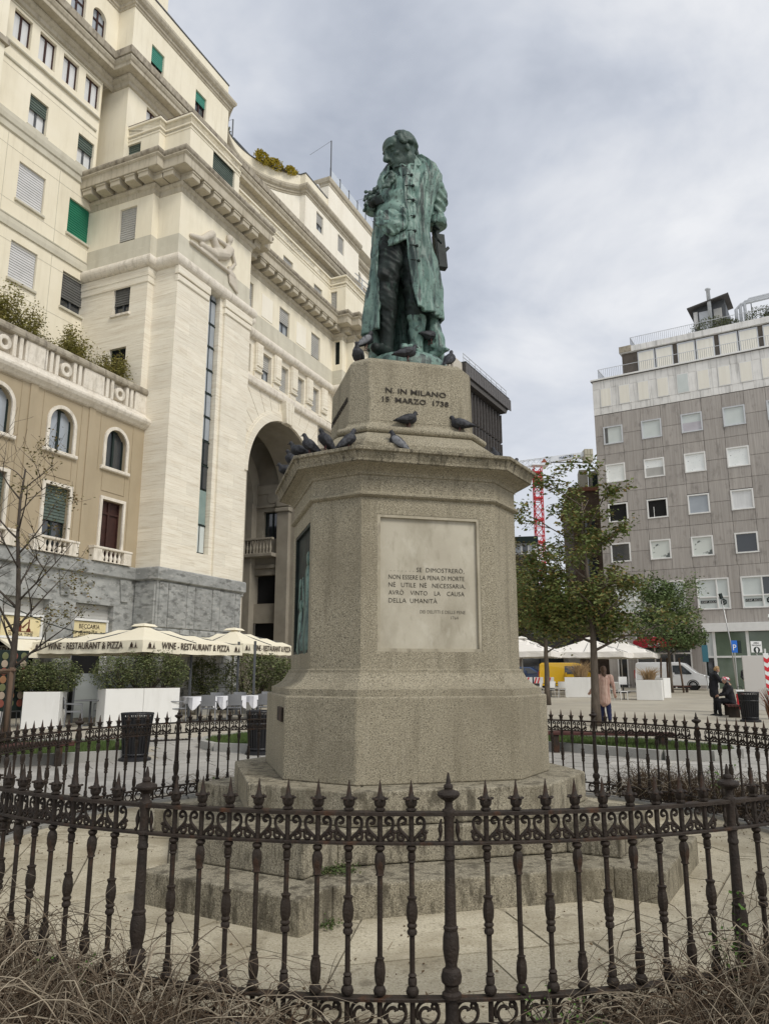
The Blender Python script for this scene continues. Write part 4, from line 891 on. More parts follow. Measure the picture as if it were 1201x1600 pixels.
    def run(pl, z0, z1, mat, name, holes={}, dep=.22):
        mb = MB()
        for i in range(len(pl) - 1):
            a, b = Vector(pl[i]), Vector(pl[i + 1]); L = (b - a).length; M = Matrix.Translation((a.x, a.y, 0)) @ Matrix.Rotation(math.atan2(b.y - a.y, b.x - a.x), 4, 'Z')
            hs = holes.get(i, []); t = wall(MB(), 0, L, z0, z1, 0, hs, dep).xf(M); mb.merge(t)
        return part(mb, name, mat)
    def RM(pl, i):
        a, b = Vector(pl[i]), Vector(pl[i + 1]); return Matrix.Translation((a.x, a.y, 0)) @ Matrix.Rotation(math.atan2(b.y - a.y, b.x - a.x), 4, 'Z')
    # segment 0 runs from y=9 to y=1.2: local x = 9 - y
    tw = run(plan[:8], TZ0, TZ1, travertine, 'tower_wall', {0: [(9 - 3.08, 9 - 2.15, 17.0, 18.6), (9 - 3.08, 9 - 2.15, 13.2, 15.4)], 3: [(2.35, 3.15, 6.65, TZ1 - .0001)]}, .30)
    M0 = RM(plan, 0); win(M0, 9 - 3.08, 9 - 2.15, 17.0, 18.6, 'wg_dark', .08, trav_trim); win(M0, 9 - 3.08, 9 - 2.15, 13.2, 15.4, 'black')
    s = part(MB().box(2.3, 3.2, .26, .32, 6.6, 19.0), 'slit_window', frame_dk); zz = 6.68
    for k, hh in enumerate((1.25, 1.55, 1.1, 1.1, 1.1, 1.1, 1.1, 1.1, 1.1, 1.15, .8)):
        if k == 1: MB().box(2.40, 3.10, .215, .27, zz + .04, zz + hh).build('spandrel_panel', pm('spandrel', (.20, .27, .25), (.24, .31, .285), 2, .4), s)
        else:
            for (a, b) in ((2.41, 2.70), (2.79, 3.09)): MB().box(a, b, .225, .27, zz + .07, zz + hh - .02).build('pane', glass_pale if k == 0 else (glass if k in (2, 3) else glass_blue), s)
            MB().box(2.36, 3.14, .205, .27, zz + hh - .02, zz + hh + .04).build('transom', frame_dk, s)
        zz += hh + .03
    # corner pilasters stand proud of the tower face, moulded caps
    rt = random.Random(4); nr = 23; hh_ = (18.2 - TZ0) / nr
    for r in range(nr):
        z0, z1 = TZ0 + hh_ * r, TZ0 + hh_ * (r + 1)
        for (a, b) in ((0.0, 2.12), (3.42, 5.5)):
            c = a + (b - a) * (rt.uniform(.34, .46) if r % 2 else rt.uniform(.56, .68))
            for (p, q) in ((a, c), (c, b)): MB().box(p + .002, q - .002, -.10 - rt.uniform(0, .004), .01, z0 + .002, z1 - .002).build('travertine_block', travertine, tw)
        MB().box(-1.2, .098, -.022 - rt.uniform(0, .004), .01, z0 + .002, z1 - .002).xf(XR(0.0)).build('travertine_block', travertine, tw)
    for (a, b) in ((-.04, 2.16), (3.38, 5.54)): part(MB().bbox(a, b, -.17, .02, 18.2, 18.5, .04).bbox(a - .03, b + .03, -.20, .02, 18.52, 18.9, .02), 'pilaster_cap', travertine)
    part(sweep(MB(), plan[:4][:3], [(0, 18.2), (.05, 18.24), (.05, 18.5), (.08, 18.54), (.08, 18.9), (0, 18.92)]), 'tower_cap', travertine)
    # passage front with the great arch
    ax, ar, az = 11.15, 3.6, 15.3
    mb = wall(MB(), 6.1, 16.6, -.1, 16.4, 1.2, [(ax - ar, ax + ar, -.1, az, 'arch')], 1.3)
    pf = part(mb, 'passage_wall', travertine)
    K = 40
    for (r0, r1, y0, nm) in ((ar, ar + .42, 1.12, 'arch_moulding'), (ar + .42, ar + .55, 1.16, 'arch_moulding')):
        f = MB()
        for i in range(K):
            a0, a1 = PI * i / K, PI * (i + 1) / K; f.prism_y([(ax + r * math.cos(a), az - ar + r * math.sin(a)) for (r, a) in ((r0, a0), (r1, a0), (r1, a1), (r0, a1))], y0, 1.21)
        part(f, nm, travertine)
    vj = pm('joint_travertine', (.46, .41, .32), rough=.9)
    for i in range(1, 18):                                     # voussoir joints
        if i == 9: continue
        a = PI * i / 18; p0 = (ax + (ar + .56) * math.cos(a), az - ar + (ar + .56) * math.sin(a)); r1 = min(1.9, (16.35 - p0[1]) / max(.2, math.sin(a)) if math.sin(a) > .3 else 1.9); r1 = min(r1, abs(((6.15 if math.cos(a) < 0 else 16.55) - p0[0]) / max(.05, abs(math.cos(a)))))
        q = (p0[0] + r1 * math.cos(a), p0[1] + r1 * math.sin(a)); n = (-math.sin(a) * .009, math.cos(a) * .009); part(MB().prism_y([(p0[0] + n[0], p0[1] + n[1]), (p0[0] - n[0], p0[1] - n[1]), (q[0] - n[0], q[1] - n[1]), (q[0] + n[0], q[1] + n[1])], 1.188, 1.21), 'voussoir_joint', vj)
    ks = MB(); 
    for j in range(5): ks.prism_y([(ax - .42 + .13 * j + .0, az - .12), (ax - .30 + .13 * j, az - .12), (ax - .40 + .19 * j, 16.42), (ax - .58 + .19 * j, 16.42)], .84 + .03 * (j % 2), 1.2)
    part(ks, 'keystone', travertine)
    part(sweep(MB(), [(6.1, 1.2), (16.6, 1.2)], [(0, 16.36), (.16, 16.42), (.2, 16.5), (.2, 16.74), (.14, 16.86), (0, 16.9)]), 'sill_course', trav_trim)
    ph = [(c - .47, c + .47, 17.05, 18.6) for c in (9.08 - 2.02, 9.08, 10.86, 12.66, 14.46)]
    part(wall(MB(), 6.1, 16.6, 16.4, TZ1, 1.2, ph, .3), 'passage_upper_wall', travertine)
    for k, h in enumerate(ph): win(TY(1.2 + .1), h[0], h[1], h[2], h[3], 'pgrey' if k > 1 else 'pgrey80')
    for c in (8.12, 9.97, 11.76, 13.56, 15.4):                 # fluted consoles between the windows
        b = MB(); b.bbox(c - .30, c + .30, 1.02, 1.21, 17.35, 18.85, .03)
        for j in range(3): b.bbox(c - .26 + .18 * j, c - .10 + .18 * j, .95, 1.05, 17.5, 18.8, .03)
        b.bbox(c - .32, c + .32, .98, 1.21, 17.22, 17.32, .02).bbox(c - .31, c + .31, 1.1, 1.21, 16.9, 17.2, .01); part(b, 'console', travertine)
    run(plan[8:], TZ0, TZ1, travertine, 'second_tower_wall')
    part(MB().quad((16.6, 1.2, -.1), (17.2, .5, -.1), (17.2, .5, 5.8), (16.6, 1.2, 5.8)).quad((17.2, 0, -.1), (23, 0, -.1), (23, 0, 5.8), (17.2, 0, 5.8)), 'ground_floor_wall', beola)
    # roll moulding, bands, frieze, main cornice over the stepped plan
    part(sweep(MB(), plan, [(0, 18.9)] + [(.04 + .27 * math.cos(t), 19.2 + .29 * math.sin(t)) for t in [PI * (i / 10 - .5) for i in range(11)]] + [(0, 19.5)]), 'roll_moulding', coping_m if False else trav_trim)
    part(sweep(MB(), plan, [(.02, 19.48), (.02, 19.95), (.0, 19.97), (0, 20.5)]), 'grey_band', grey_band)
    up = run(plan, 20.5, 22.55, cream, 'upper_wall', {0: [(9 - 3.08, 9 - 2.12, 20.5, 22.2)], 7: [(c - .55 - 6.1, c + .55 - 6.1, 20.5, 22.05) for c in (7.0, 10.75, 14.4)], 8: [(.16, .52, 20.9, 22.5)]})
    win(RM(plan, 0), 9 - 3.08, 9 - 2.12, 20.5, 22.2, 'pgrey'); 
    for k, c in enumerate((7.0, 10.75, 14.4)): win(RM(plan, 7), c - .55 - 6.1, c + .55 - 6.1, 20.52, 22.05, 'pgrey80' if k == 1 else 'pgrey')
    win(RM(plan, 8), .16, .52, 20.9, 22.5, 'black')
    for c in (8.9, 12.6): part(MB().box(c - .55, c + .55, 1.175, 1.21, 20.6, 21.95), 'sunk_panel', cream_r)
    part(sweep(MB(), plan, [(0, 22.52), (.03, 22.55), (.05, 22.75), (.12, 22.80), (.16, 22.9), (.16, 22.95), (0, 23.0)]), 'frieze', cornice_m)
    part(sweep(MB(), plan, [(0, 22.96), (.06, 23.0), (.06, 23.3), (0, 23.31)]), 'bracket_band', cornice_m)
    part(sweep(MB(), plan, [(.0, 23.29), (.72, 23.30), (.74, 23.32), (.74, 23.72), (.80, 23.76), (.84, 23.80), (.84, 23.84), (.0, 23.86)]), 'main_cornice', cornice_m)
    part(sweep(MB(), plan, [(.0, 23.85)] + [(.70 + .17 * math.cos(t), 24.02 + .17 * math.sin(t)) for t in [PI * (i / 8 - .5) for i in range(9)]] + [(0, 24.22)]), 'cornice_coping', coping_m)
    bk_ = MB().bbox(-.27, .27, -.66, .02, 22.98, 23.285, .02); bk_.bbox(-.29, .29, -.70, .02, 23.2, 23.286, .01); bme = bk_.mesh('bracket', cornice_m)
    def brackets(i, xs):
        M = RM(plan, i)
        for x in xs: inst(bme, 'bracket', pal, M=M @ Matrix.Translation((x, 0, 0)))
    brackets(0, [9 - 4.55, 9 - 3.72, 9 - 2.9, 9 - 2.05, 9 - 1.3]); brackets(2, [.35, .95]); brackets(3, [.0 + .15 + .78 * k for k in range(7)]); brackets(5, [.3]); brackets(7, [.45 + .86 * k for k in range(12)]); brackets(8, [.35]); brackets(10, [.2]); brackets(11, [.35 + .8 * k for k in range(7)])
    # attic set back above the cornice
    at = [(.55, 9), (.55, 2.0), (.95, 2.0), (.95, .5), (4.9, .5), (4.9, 1.0), (5.5, 1.0), (5.5, 1.75), (17.2, 1.75), (17.2, .6), (22, .6), (22, 9)]
    run(at, 24.1, 27.4, cream, 'attic_wall', {0: [(9 - 4.0, 9 - 3.1, 24.6, 26.46)], 3: [(2.7 - .95, 4.5 - .95, 24.9, 26.75)], 7: [(11.3 - 5.5, 12.4 - 5.5, 24.7, 26.0), (15.0 - 5.5, 16.1 - 5.5, 24.7, 26.0), (7.6 - 5.5, 8.7 - 5.5, 24.7, 26.0)], 8: [(1.75 - 1.75 + .05, .50, 24.6, 26.4)]})
    win(RM(at, 0), 9 - 4.0, 9 - 3.1, 24.6, 26.46, 'dgreen'); win(RM(at, 3), 1.75, 3.55, 24.9, 26.75, 'dgreen'); win(RM(at, 8), .05, .50, 24.6, 26.4, 'pgrey')
    for x in (11.3, 15.0, 7.6): win(RM(at, 7), x - 5.5, x - 4.4, 24.7, 26.0, 'pgrey')
    part(sweep(MB(), at, [(0, 26.62), (.03, 26.64), (.03, 26.70), (0, 26.72), (0, 26.84), (.05, 26.86), (.05, 26.94), (0, 26.96), (0, 27.3), (.07, 27.32), (.07, 27.42), (-.3, 27.44)]), 'attic_coping', cream)
    part(sweep(MB(), at[:8], [(.072, 27.425), (.072, 27.46), (-.2, 27.47)]), 'metal_flashing', frame_br)
    part(MB().prism([(.6, 9), (.6, 2.1), (1.0, 2.1), (1.0, .6), (4.8, .6), (5.4, 1.8), (17.3, 1.8), (17.3, .7), (21.9, .7), (21.9, 9)], 27.0, 27.1), 'attic_terrace', cornice_m)
    # upper block at y=3.9 under the eaves
    ub = [(.3, 9), (.3, 3.9), (22.4, 3.9), (22.4, 9)]
    run([(-.4, 9), (-.4, 4.85)] , 24, 30, cream, 'tower_return')
    run(ub, 24.3, 30.0, cream, 'set_back_wall', {1: [(1.3, 2.3, 28.4, 29.45), (15.0 - .3, 16.2 - .3, 28.75, 29.5), (18.8 - .3, 19.9 - .3, 28.75, 29.5)]})
    win(RM(ub, 1), 1.3, 2.3, 28.4, 29.45, 'brown2')
    for x in (14.7, 18.5): win(RM(ub, 1), x, x + 1.15, 28.75, 29.5, 'pgrey80')
    ev = [(XW0, 4.9), (.3, 4.9), (.3, 3.9), (45, 3.9)]
    part(sweep(MB(), ev, [(0, 29.55), (.10, 29.6), (.12, 29.78), (.22, 29.84), (.30, 29.92), (.30, 30.02), (.0, 30.04)]), 'eaves_moulding', cornice_m)
    part(sweep(MB(), ev, [(0, 30.03), (.66, 30.05), (.68, 30.07), (.68, 30.25), (.74, 30.3), (.80, 30.42), (.80, 30.5), (.0, 30.52)]), 'eaves_cornice', cornice_m)
    part(sweep(MB(), ev, [(0, 30.51), (.84, 30.53), (.86, 30.55), (.86, 30.92), (.82, 30.96), (0, 31.0)]), 'eaves_coping', coping_m)
    # top floor: straight over the tower, concave sweep over the passage
    cx_, hw, sg = 12.75, 4.3, 2.2; Rr = (hw * hw + sg * sg) / (2 * sg); a0 = math.asin(hw / Rr)
    arc = [(cx_ + Rr * math.sin(-a0 + 2 * a0 * i / 24), 3.95 + sg - Rr + Rr * math.cos(-a0 + 2 * a0 * i / 24)) for i in range(25)]
    top = [(.3, 9), (.3, 3.9), (8.2, 3.9), (8.2, 4.3)] + [(x, y + .25) for (x, y) in arc] + [(17.05, 3.75), (25.5, 3.75), (25.5, 9)]
    n = len(top)
    run(top[:4], 30.9, 34.95, cream, 'top_wall', {1: [(1.35, 2.3, 31.95, 33.2), (4.9, 5.85, 32.0, 33.35)]}); win(RM(top, 1), 1.35, 2.3, 31.95, 33.2, 'lgreen'); win(RM(top, 1), 4.9, 5.85, 32.0, 33.35, 'lgreen2')
    run(top[3:n - 2], 30.9, 34.95, cream_r, 'concave_wall')
    run(top[n - 3:], 30.9, 34.95, cream_r, 'top_wall', {0: [(1.6, 2.6, 32.5, 33.9), (4.9, 5.9, 32.6, 34.0)]})
    win(RM(top, n - 3), 1.6, 2.6, 32.5, 33.9, 'pgrey80'); win(RM(top, n - 3), 4.9, 5.9, 32.6, 34.0, 'pgrey')
    part(wall(MB(), 25.5, 33, 30.9, 34.3, 4.3, [(26.3, 27.1, 31.6, 33.4, 'arch'), (28.6, 29.4, 31.6, 33.4, 'arch')]), 'top_wall', cream_r)
    for x in (26.3, 28.6): win(TY(4.3), x, x + .8, 31.6, 33.4, 'pgrey')
    prof = [(0, 34.2), (.05, 34.22), (.05, 34.32), (.12, 34.36), (.12, 34.5), (.26, 34.58), (.34, 34.72), (.34, 34.86), (.0, 34.95)]
    part(sweep(MB(), [(XW0, 4.9), (.3, 4.9), (.3, 3.9)] + top[2:n - 1], prof), 'top_cornice', cornice_m); part(sweep(MB(), [(25.5, 4.3), (33, 4.3)], [(o, z - .6) for (o, z) in prof]), 'top_cornice', cornice_m)
    part(sweep(MB(), [(.3, 4.9), (.3, 3.9)] + top[2:n - 1], [(-.05, 34.9), (-.05, 35.9), (-.25, 35.9), (-.25, 34.9)]), 'roof_parapet', cream); part(sweep(MB(), [(.3, 4.9), (.3, 3.9)] + top[2:n - 1], [(-.01, 35.9), (-.01, 35.97), (-.28, 35.97), (-.28, 35.9)]), 'parapet_cap', frame_gr)
    part(MB().prism([(XW0, 5), (.3, 5), (.35, 4.2), (8.0, 4.2), (8.2, 5), (10, 6.6), (13, 7), (15.5, 6.6), (17, 5), (17.2, 4.1), (25, 4.1), (25, 30), (XW0, 30)], 34.6, 34.9), 'roof', cornice_m)
    part(MB().box(XW0, 3.5, 4.75, 12, 34.9, 42), 'roof_block', cream); part(sweep(MB(), [(XW0, 4.75), (3.5, 4.75), (3.5, 12)], [(0, 36.2), (.2, 36.3), (.3, 36.5), (.3, 36.75), (0, 36.8)]), 'roof_block_cornice', cornice_m); part(MB().box(3.5, 5.3, 4.9, 12, 34.9, 36.7), 'roof_block', cream); part(MB().box(3.45, 5.4, 4.8, 12, 36.7, 36.78), 'parapet_cap', frame_gr)
    # penthouse over the second tower, vaulted glazing and glass balustrade
    part(MB().box(20.3, 34, 3.7, 12, 34.9, 37.6), 'penthouse', cream_r); part(sweep(MB(), [(20.3, 9), (20.3, 3.7), (34, 3.7)], [(0, 37.0), (.04, 37.02), (.04, 37.2), (.14, 37.3), (.18, 37.5), (.18, 37.62), (0, 37.66)]), 'penthouse_cornice', cornice_m)
    av = MB(); av.rings([[(19.6 + .6 * math.sin(t), y, 35.0 + 2.0 * math.cos(t) * .9) for t in [PI * (.5 - i / 10) * 0 + (PI / 2) * i / 10 for i in range(11)]] for y in (4.2, 4.35)], False, False, False); o = part(av, 'vault_rib', frame_wh); o.modifiers.new('t', 'SOLIDIFY').thickness = .12
    for x in [20.4 + 1.5 * k for k in range(9)]: part(MB().box(x - .06, x + .06, 3.58, 3.64, 37.4, 38.5), 'balustrade_post', frame_gr)
    part(MB().box(20.4, 33, 3.60, 3.62, 37.66, 38.35), 'glass_balustrade', pm('clear_glass', (.55, .60, .66), rough=.05, spec=.6)); part(MB().box(20.3, 33.4, 3.57, 3.65, 37.6, 37.68), 'parapet_cap', frame_gr)
    for (x, y, z, h) in ((13.2, 7.3, 35.9, 2.6), (20.4, 3.6, 37.6, 3.2), (26.5, 3.7, 37.6, 2.2)): part(MB().tube([(x, y, z), (x, y, z + h)], .05, 6), 'antenna_mast', frame_gr); part(MB().tube([(x, y, z + h), (x - 1.3, y + .1, z + h * .55), (x - 2.6, y + .3, z + .3)], .012, 4), 'stay_wire', frame_gr)
    rl = MB()
    for k in range(19): rl.box(13.0 + .12 * k, 13.03 + .12 * k, 6.95, 6.98, 35.7, 36.75)
    rl.box(12.9, 15.3, 6.94, 6.99, 36.7, 36.8)
    for k in range(8): rl.box(12.90, 12.93, 6.95 + .2 * k, 6.98 + .2 * k, 35.7, 36.75)
    part(stuff_ok(rl), 'terrace_railing', frame_gr); part(MB().box(12.95, 15.2, 7.1, 8.1, 35.7, 36.5), 'terrace_planter', dark_void)
    part(MB().lathe([(.10, 35.9), (.10, 36.5), (.2, 36.52), (.2, 36.62), (.05, 36.7)], 10, (9.6, 6.4)), 'roof_vent', frame_gr)
    # inside the passage: vault rib, right-hand wall with balcony, windows and pilaster
    din = pm('passage_stone_shaded', (.23, .205, .165), (.285, .26, .21), 1.2, .85, .15, 14, stain=[(1.4, (.2, .18, .14), .5, .5, .7, (1, 1, .4))])  # stone tone darkened to deepen the shade inside the arch
    xw = ax + ar - .1; MW = Matrix.Translation((xw, 0, 0)) @ Matrix.Rotation(R(-90), 4, 'Z')       # wall facing -x, local x = -y
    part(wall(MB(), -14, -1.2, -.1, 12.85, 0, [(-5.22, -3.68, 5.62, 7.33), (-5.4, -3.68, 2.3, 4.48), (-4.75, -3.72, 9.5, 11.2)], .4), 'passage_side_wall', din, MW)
    win(MW @ TY(.15), -4.75, -3.72, 9.5, 11.2, 'open'); part(MB().box(-5.3, -3.6, .38, .42, 2.2, 7.5).xf(MW), 'dark_opening', dark_void)
    part(MB().box(-14, -1.2, .2, 3, 12.86, 17).xf(MW), 'upper_void', din)
    part(MB().bbox(-3.62, -2.78, -.28, .02, -.1, 11.05, .03).bbox(-3.72, -2.7, -.40, .02, 11.05, 11.3, .04).bbox(-3.68, -2.74, -.34, .02, 11.36, 11.75, .05).xf(MW), 'pilaster', din)
    part(MB().box(-14, -1.25, -.08, .02, 12.3, 12.85).box(-14, -3.7, -.12, .02, 11.45, 11.6).xf(MW), 'cornice', din)
    bl = part(MB().bbox(-6.0, -3.6, -.75, .02, 8.35, 8.56, .03).bbox(-6.0, -5.55, -.70, -.3, 8.56, 9.45, .01).bbox(-6.0, -3.62, -.72, -.5, 9.36, 9.48, .02).xf(MW), 'balcony', din)
    bm_ = MB().lathe([(.075, 8.56), (.075, 8.62), (.045, 8.65), (.085, 8.80), (.085, 8.9), (.04, 9.08), (.04, 9.2), (.07, 9.3), (.07, 9.36)], 8).mesh('baluster', din, True)
    for j in range(8): inst(bm_, 'baluster', bl, M=MW @ Matrix.Translation((-5.4 + .23 * j, -.61, 0)))
    part(MB().bbox(-5.5, -3.65, -.12, .02, 7.72, 7.95, .02).bbox(-5.5, -5.28, -.05, .02, 2.3, 7.7, .01).xf(MW), 'window_surround', din)
    dm = MB(); dm.lathe([(.42, -.05), (.42, .02), (.36, .06), (.02, .07)], 24); part(dm.xf(MW @ Matrix.Translation((-4.1, 0, 12.05)) @ Matrix.Rotation(R(90), 4, 'X')), 'medallion', din)
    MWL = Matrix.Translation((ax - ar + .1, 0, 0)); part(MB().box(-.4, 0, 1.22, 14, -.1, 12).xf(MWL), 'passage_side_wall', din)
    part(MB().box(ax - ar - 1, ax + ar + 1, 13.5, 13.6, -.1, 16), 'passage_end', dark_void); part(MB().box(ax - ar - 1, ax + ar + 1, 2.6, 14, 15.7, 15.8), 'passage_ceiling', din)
    v = MB(); r_ = ar - .05
    for (y0, y1, ri, ro) in ((1.25, 3.6, r_, r_ + .4), (5.2, 6.0, r_ - .5, r_ + .4)):
        K = 28
        for i in range(K):
            a0_, a1_ = PI * i / K, PI * (i + 1) / K
            v.prism_y([(ax + r * math.cos(a), az - ar + r * math.sin(a)) for (r, a) in ((ri, a0_), (ro, a0_), (ro, a1_), (ri, a1_))], y0, y1)
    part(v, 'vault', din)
    part(MB().bbox(ax + ar - .62, ax + ar - .1, 5.2, 6.0, -.1, az - ar, .02), 'pilaster', din)
    # reclining figure relief on the tower
    f = MB(); y = -.06
    def L(p, q, a, b): f.capsule((p[0], y, p[1]), (q[0], y - .03, q[1]), a, b, 10, 4)
    f.box(.7, 4.05, -.16, .02, 20.38, 20.52)
    L((.75, 20.78), (1.45, 20.98), .11, .15); L((1.45, 20.98), (2.15, 21.62), .16, .20); L((2.15, 21.62), (2.7, 20.95), .19, .21)       # near leg: foot, shin, thigh
    L((1.5, 20.72), (2.55, 20.78), .15, .22); L((2.6, 20.88), (3.25, 21.15), .30, .27); L((3.25, 21.15), (3.55, 21.55), .27, .24)        # hip, belly, chest
    L((3.4, 21.72), (2.55, 21.62), .11, .08); L((3.75, 21.6), (4.05, 21.1), .12, .09); L((4.05, 21.1), (3.75, 20.72), .09, .08)          # arms
    f.ellipsoid((3.5, y - .04, 22.12), (.19, .16, .24)); f.ellipsoid((3.56, y, 22.2), (.22, .15, .2)); L((3.52, 21.75), (3.5, 21.95), .11, .1)
    for k in range(7): L((3.62 + .09 * k, 20.72 - .05 * k), (3.72 + .10 * k, 19.95 - .04 * k), .075, .06)
    for k in range(5): L((1.6 + .2 * k, 20.62), (1.9 + .2 * k, 20.85), .05, .06)
    me = remesh(f, .035, 2, 'relief_figure'); me.materials.append(pm('relief_stone', (.50, .455, .375), (.56, .51, .43), 4, .85, .2, 12)); inst(me, 'relief_figure', pal)
def stuff_ok(mb): return mb
palazzo()
# ------------------------------------------------------------------ grey office block on the right
conc = pm('ribbed_concrete', (.33, .305, .28), (.42, .392, .362), 1.3, .9, .5, 9, stretch=(6, 6, .12), rnd=.06, stain=[(1.6, (.19, .175, .16), .75, .54, .70, (.9, .9, .5)), (3, (.50, .47, .44), .6, .54, .72, (5, 5, .1)), (5, (.22, .2, .185), .5, .52, .68, (6, 6, .1))])
conc_joint = pm('panel_joint', (.09, .085, .08), rough=.95)
whp = pm('white_panel', (.66, .65, .62), (.77, .76, .73), 1.0, .5, .05, 8, rnd=.07, stain=[(2.4, (.30, .295, .28), .7, .5, .70, (1.6, 1.6, .12))])
blind_y = pm('blind_cream', (.74, .71, .62), (.80, .775, .69), 1.2, .5, 0, stretch=(4, 4, .2), spec=.5)
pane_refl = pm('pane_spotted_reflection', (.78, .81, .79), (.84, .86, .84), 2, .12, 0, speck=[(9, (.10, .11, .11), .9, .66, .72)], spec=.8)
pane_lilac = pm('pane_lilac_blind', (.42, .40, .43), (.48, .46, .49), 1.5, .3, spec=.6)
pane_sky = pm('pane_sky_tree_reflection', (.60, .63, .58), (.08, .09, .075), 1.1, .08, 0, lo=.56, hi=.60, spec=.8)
off = thing('office_building', 'grey ribbed concrete office block with square white framed windows and pale top floor', 'building', (18.0, 62.0, 0), R(-31.5))
def op(mb, name, mat, par=None, **k): return mb.build(name, mat, par or off, **k)
def office():
    XE = 26.5; core = op(MB().box(-.02, XE, .10, 14, 0, 26.2), 'structural_wall', conc_joint)
    cols = [(-.02 if k == 0 else .68 + 3.12 * (k - 1) + 1.6, .68 + 3.12 * k) for k in range(9)]
    zb = [23.12 - 1.67 * k for k in range(11)] + [5.26]
    zb = [23.12, 21.25, 19.58, 17.91, 16.24, 14.56, 12.9, 11.2, 9.56, 7.48, 5.26]
    wr = [(20.43, 22.02), (17.12, 18.68), (13.74, 15.38), (10.40, 11.98)]
    rnd = random.Random(5)
    def panel(x0, x1, z0, z1):
        if x1 - x0 > .05 and z1 - z0 > .05: MB().bbox(x0 + .012, x1 - .012, -rnd.uniform(0, .008), .10, z0 + .012, z1 - .012, .008).build('concrete_panel', conc, core)
    big = [(x, x + 2.32) for x in (.9, 3.88, 7.03, 10.15, 13.27, 16.4, 19.5, 22.6)]
    for k in range(len(zb) - 1):
        z1, z0 = zb[k], zb[k + 1]
        for (a, b) in cols:                                    # piers
            if k >= 8: continue
            panel(a, b, z0, z1)
        for c in range(8):                                     # window bays
            x0 = .68 + 3.12 * c; x1 = x0 + 1.6
            if k >= 8: continue
            lo, hi = z0, z1
            for (wa, wb) in wr:
                if wa < hi and wb > lo:
                    if wa > lo: hi = wa
                    else: lo = wb
            panel(x0, x1, lo, hi)
    edges = [-.02] + [e for b in big for e in b] + [XE]
    for i in range(0, len(edges), 2):
        panel(edges[i], edges[i + 1], zb[9], zb[8]); panel(edges[i], edges[i + 1], 6.27, zb[9])
    for (a, b) in big: panel(a, b, 8.66, 9.56)
    for i in range(9): panel(3.0 * i - .02, 3.0 * i + 2.98, 5.26, 6.27)
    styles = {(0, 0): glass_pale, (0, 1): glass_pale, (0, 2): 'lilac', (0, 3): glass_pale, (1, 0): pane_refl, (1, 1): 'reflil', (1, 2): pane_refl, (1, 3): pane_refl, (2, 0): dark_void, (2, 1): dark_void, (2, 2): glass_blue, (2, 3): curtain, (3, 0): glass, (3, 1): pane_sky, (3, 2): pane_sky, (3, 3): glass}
    fm = MB(); w, h, t = 1.6, 1.58, .11
    fm.bbox(0, t, -.06, .12, 0, h, .01).bbox(w - t, w, -.06, .12, 0, h, .01).bbox(t, w - t, -.061, .12, 0, t, .01).bbox(t, w - t, -.061, .12, h - t, h, .01); fme = {0: fm.mesh('window', frame_al), 1: fm.mesh('window', frame_wh)}
    pme = {}
    for r, (z0, z1) in enumerate(wr):
        for c in range(8):
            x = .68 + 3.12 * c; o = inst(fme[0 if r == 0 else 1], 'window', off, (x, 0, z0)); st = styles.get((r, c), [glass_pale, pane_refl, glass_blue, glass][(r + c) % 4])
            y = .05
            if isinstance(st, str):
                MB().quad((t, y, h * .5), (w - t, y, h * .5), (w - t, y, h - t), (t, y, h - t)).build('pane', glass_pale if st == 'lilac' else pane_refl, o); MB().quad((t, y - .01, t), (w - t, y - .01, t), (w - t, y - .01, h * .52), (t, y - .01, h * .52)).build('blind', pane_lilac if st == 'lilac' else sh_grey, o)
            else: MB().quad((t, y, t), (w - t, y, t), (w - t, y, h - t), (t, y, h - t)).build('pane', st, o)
            if (r, c) == (0, 0): MB().box(t, .35, .02, .04, t, h - t).build('blind', sh_dark, o)
            if (r, c) == (2, 1): MB().box(.5, .54, .02, .06, t, .95).build('handle_bar', frame_wh, o)
    for i, (a, b) in enumerate(big):
        W = b - a; H_ = 2.38; f = MB(); t = .11; xm = W * .62; zm = .95
        f.bbox(0, t, -.06, .12, 0, H_, .01).bbox(W - t, W, -.06, .12, 0, H_, .01).bbox(t, W - t, -.061, .12, 0, t, .01).bbox(t, W - t, -.061, .12, H_ - t, H_, .01).bbox(xm - .05, xm + .05, -.05, .12, t, H_ - t, .01).bbox(t, W - t, -.045, .12, zm - .05, zm + .05, .01)
        o = f.build('window', frame_wh, off, loc=(a, 0, 6.28))
        for (x0, x1, z0, z1, m) in ((t, xm, zm, H_ - t, glass_pale), (xm, W - t, zm, H_ - t, glass if i == 3 else glass_pale), (t, xm, t, zm, glass_pale), (xm, W - t, t, zm, glass_pale)): MB().quad((x0, .05, z0), (x1, .05, z0), (x1, .05, z1), (x0, .05, z1)).build('pane', m, o)
        if i in (2, 3):
            s = MB().box(.22, 1.32, .030, .045, .50, .70).build('window_sticker', frame_dk, o); inst(text_mesh('CAF ACLI', .17, 'lettering', frame_wh, .003, width=.98), 'lettering', s, (.28, .026, .54))
            hx = MB().prism_y([(1.84 + .23 * math.sin(PI / 3 * k), .55 + .25 * math.cos(PI / 3 * k)) for k in range(6)], .030, .045).build('emblem', frame_dk, o)
            hr = MB(); 
            for k in range(6): a0 = PI / 3 * k; hr.prism_y([(1.84 + .10 * math.sin(a0) + .05 * math.sin(a0 + 1.5), .55 + .11 * math.cos(a0) + .05 * math.cos(a0 + 1.5)), (1.84 + .13 * math.sin(a0), .55 + .14 * math.cos(a0)), (1.84 + .06 * math.sin(a0), .55 + .06 * math.cos(a0))], .026, .03)
            stuff(hr.build('emblem_pattern', glass_pale, hx))
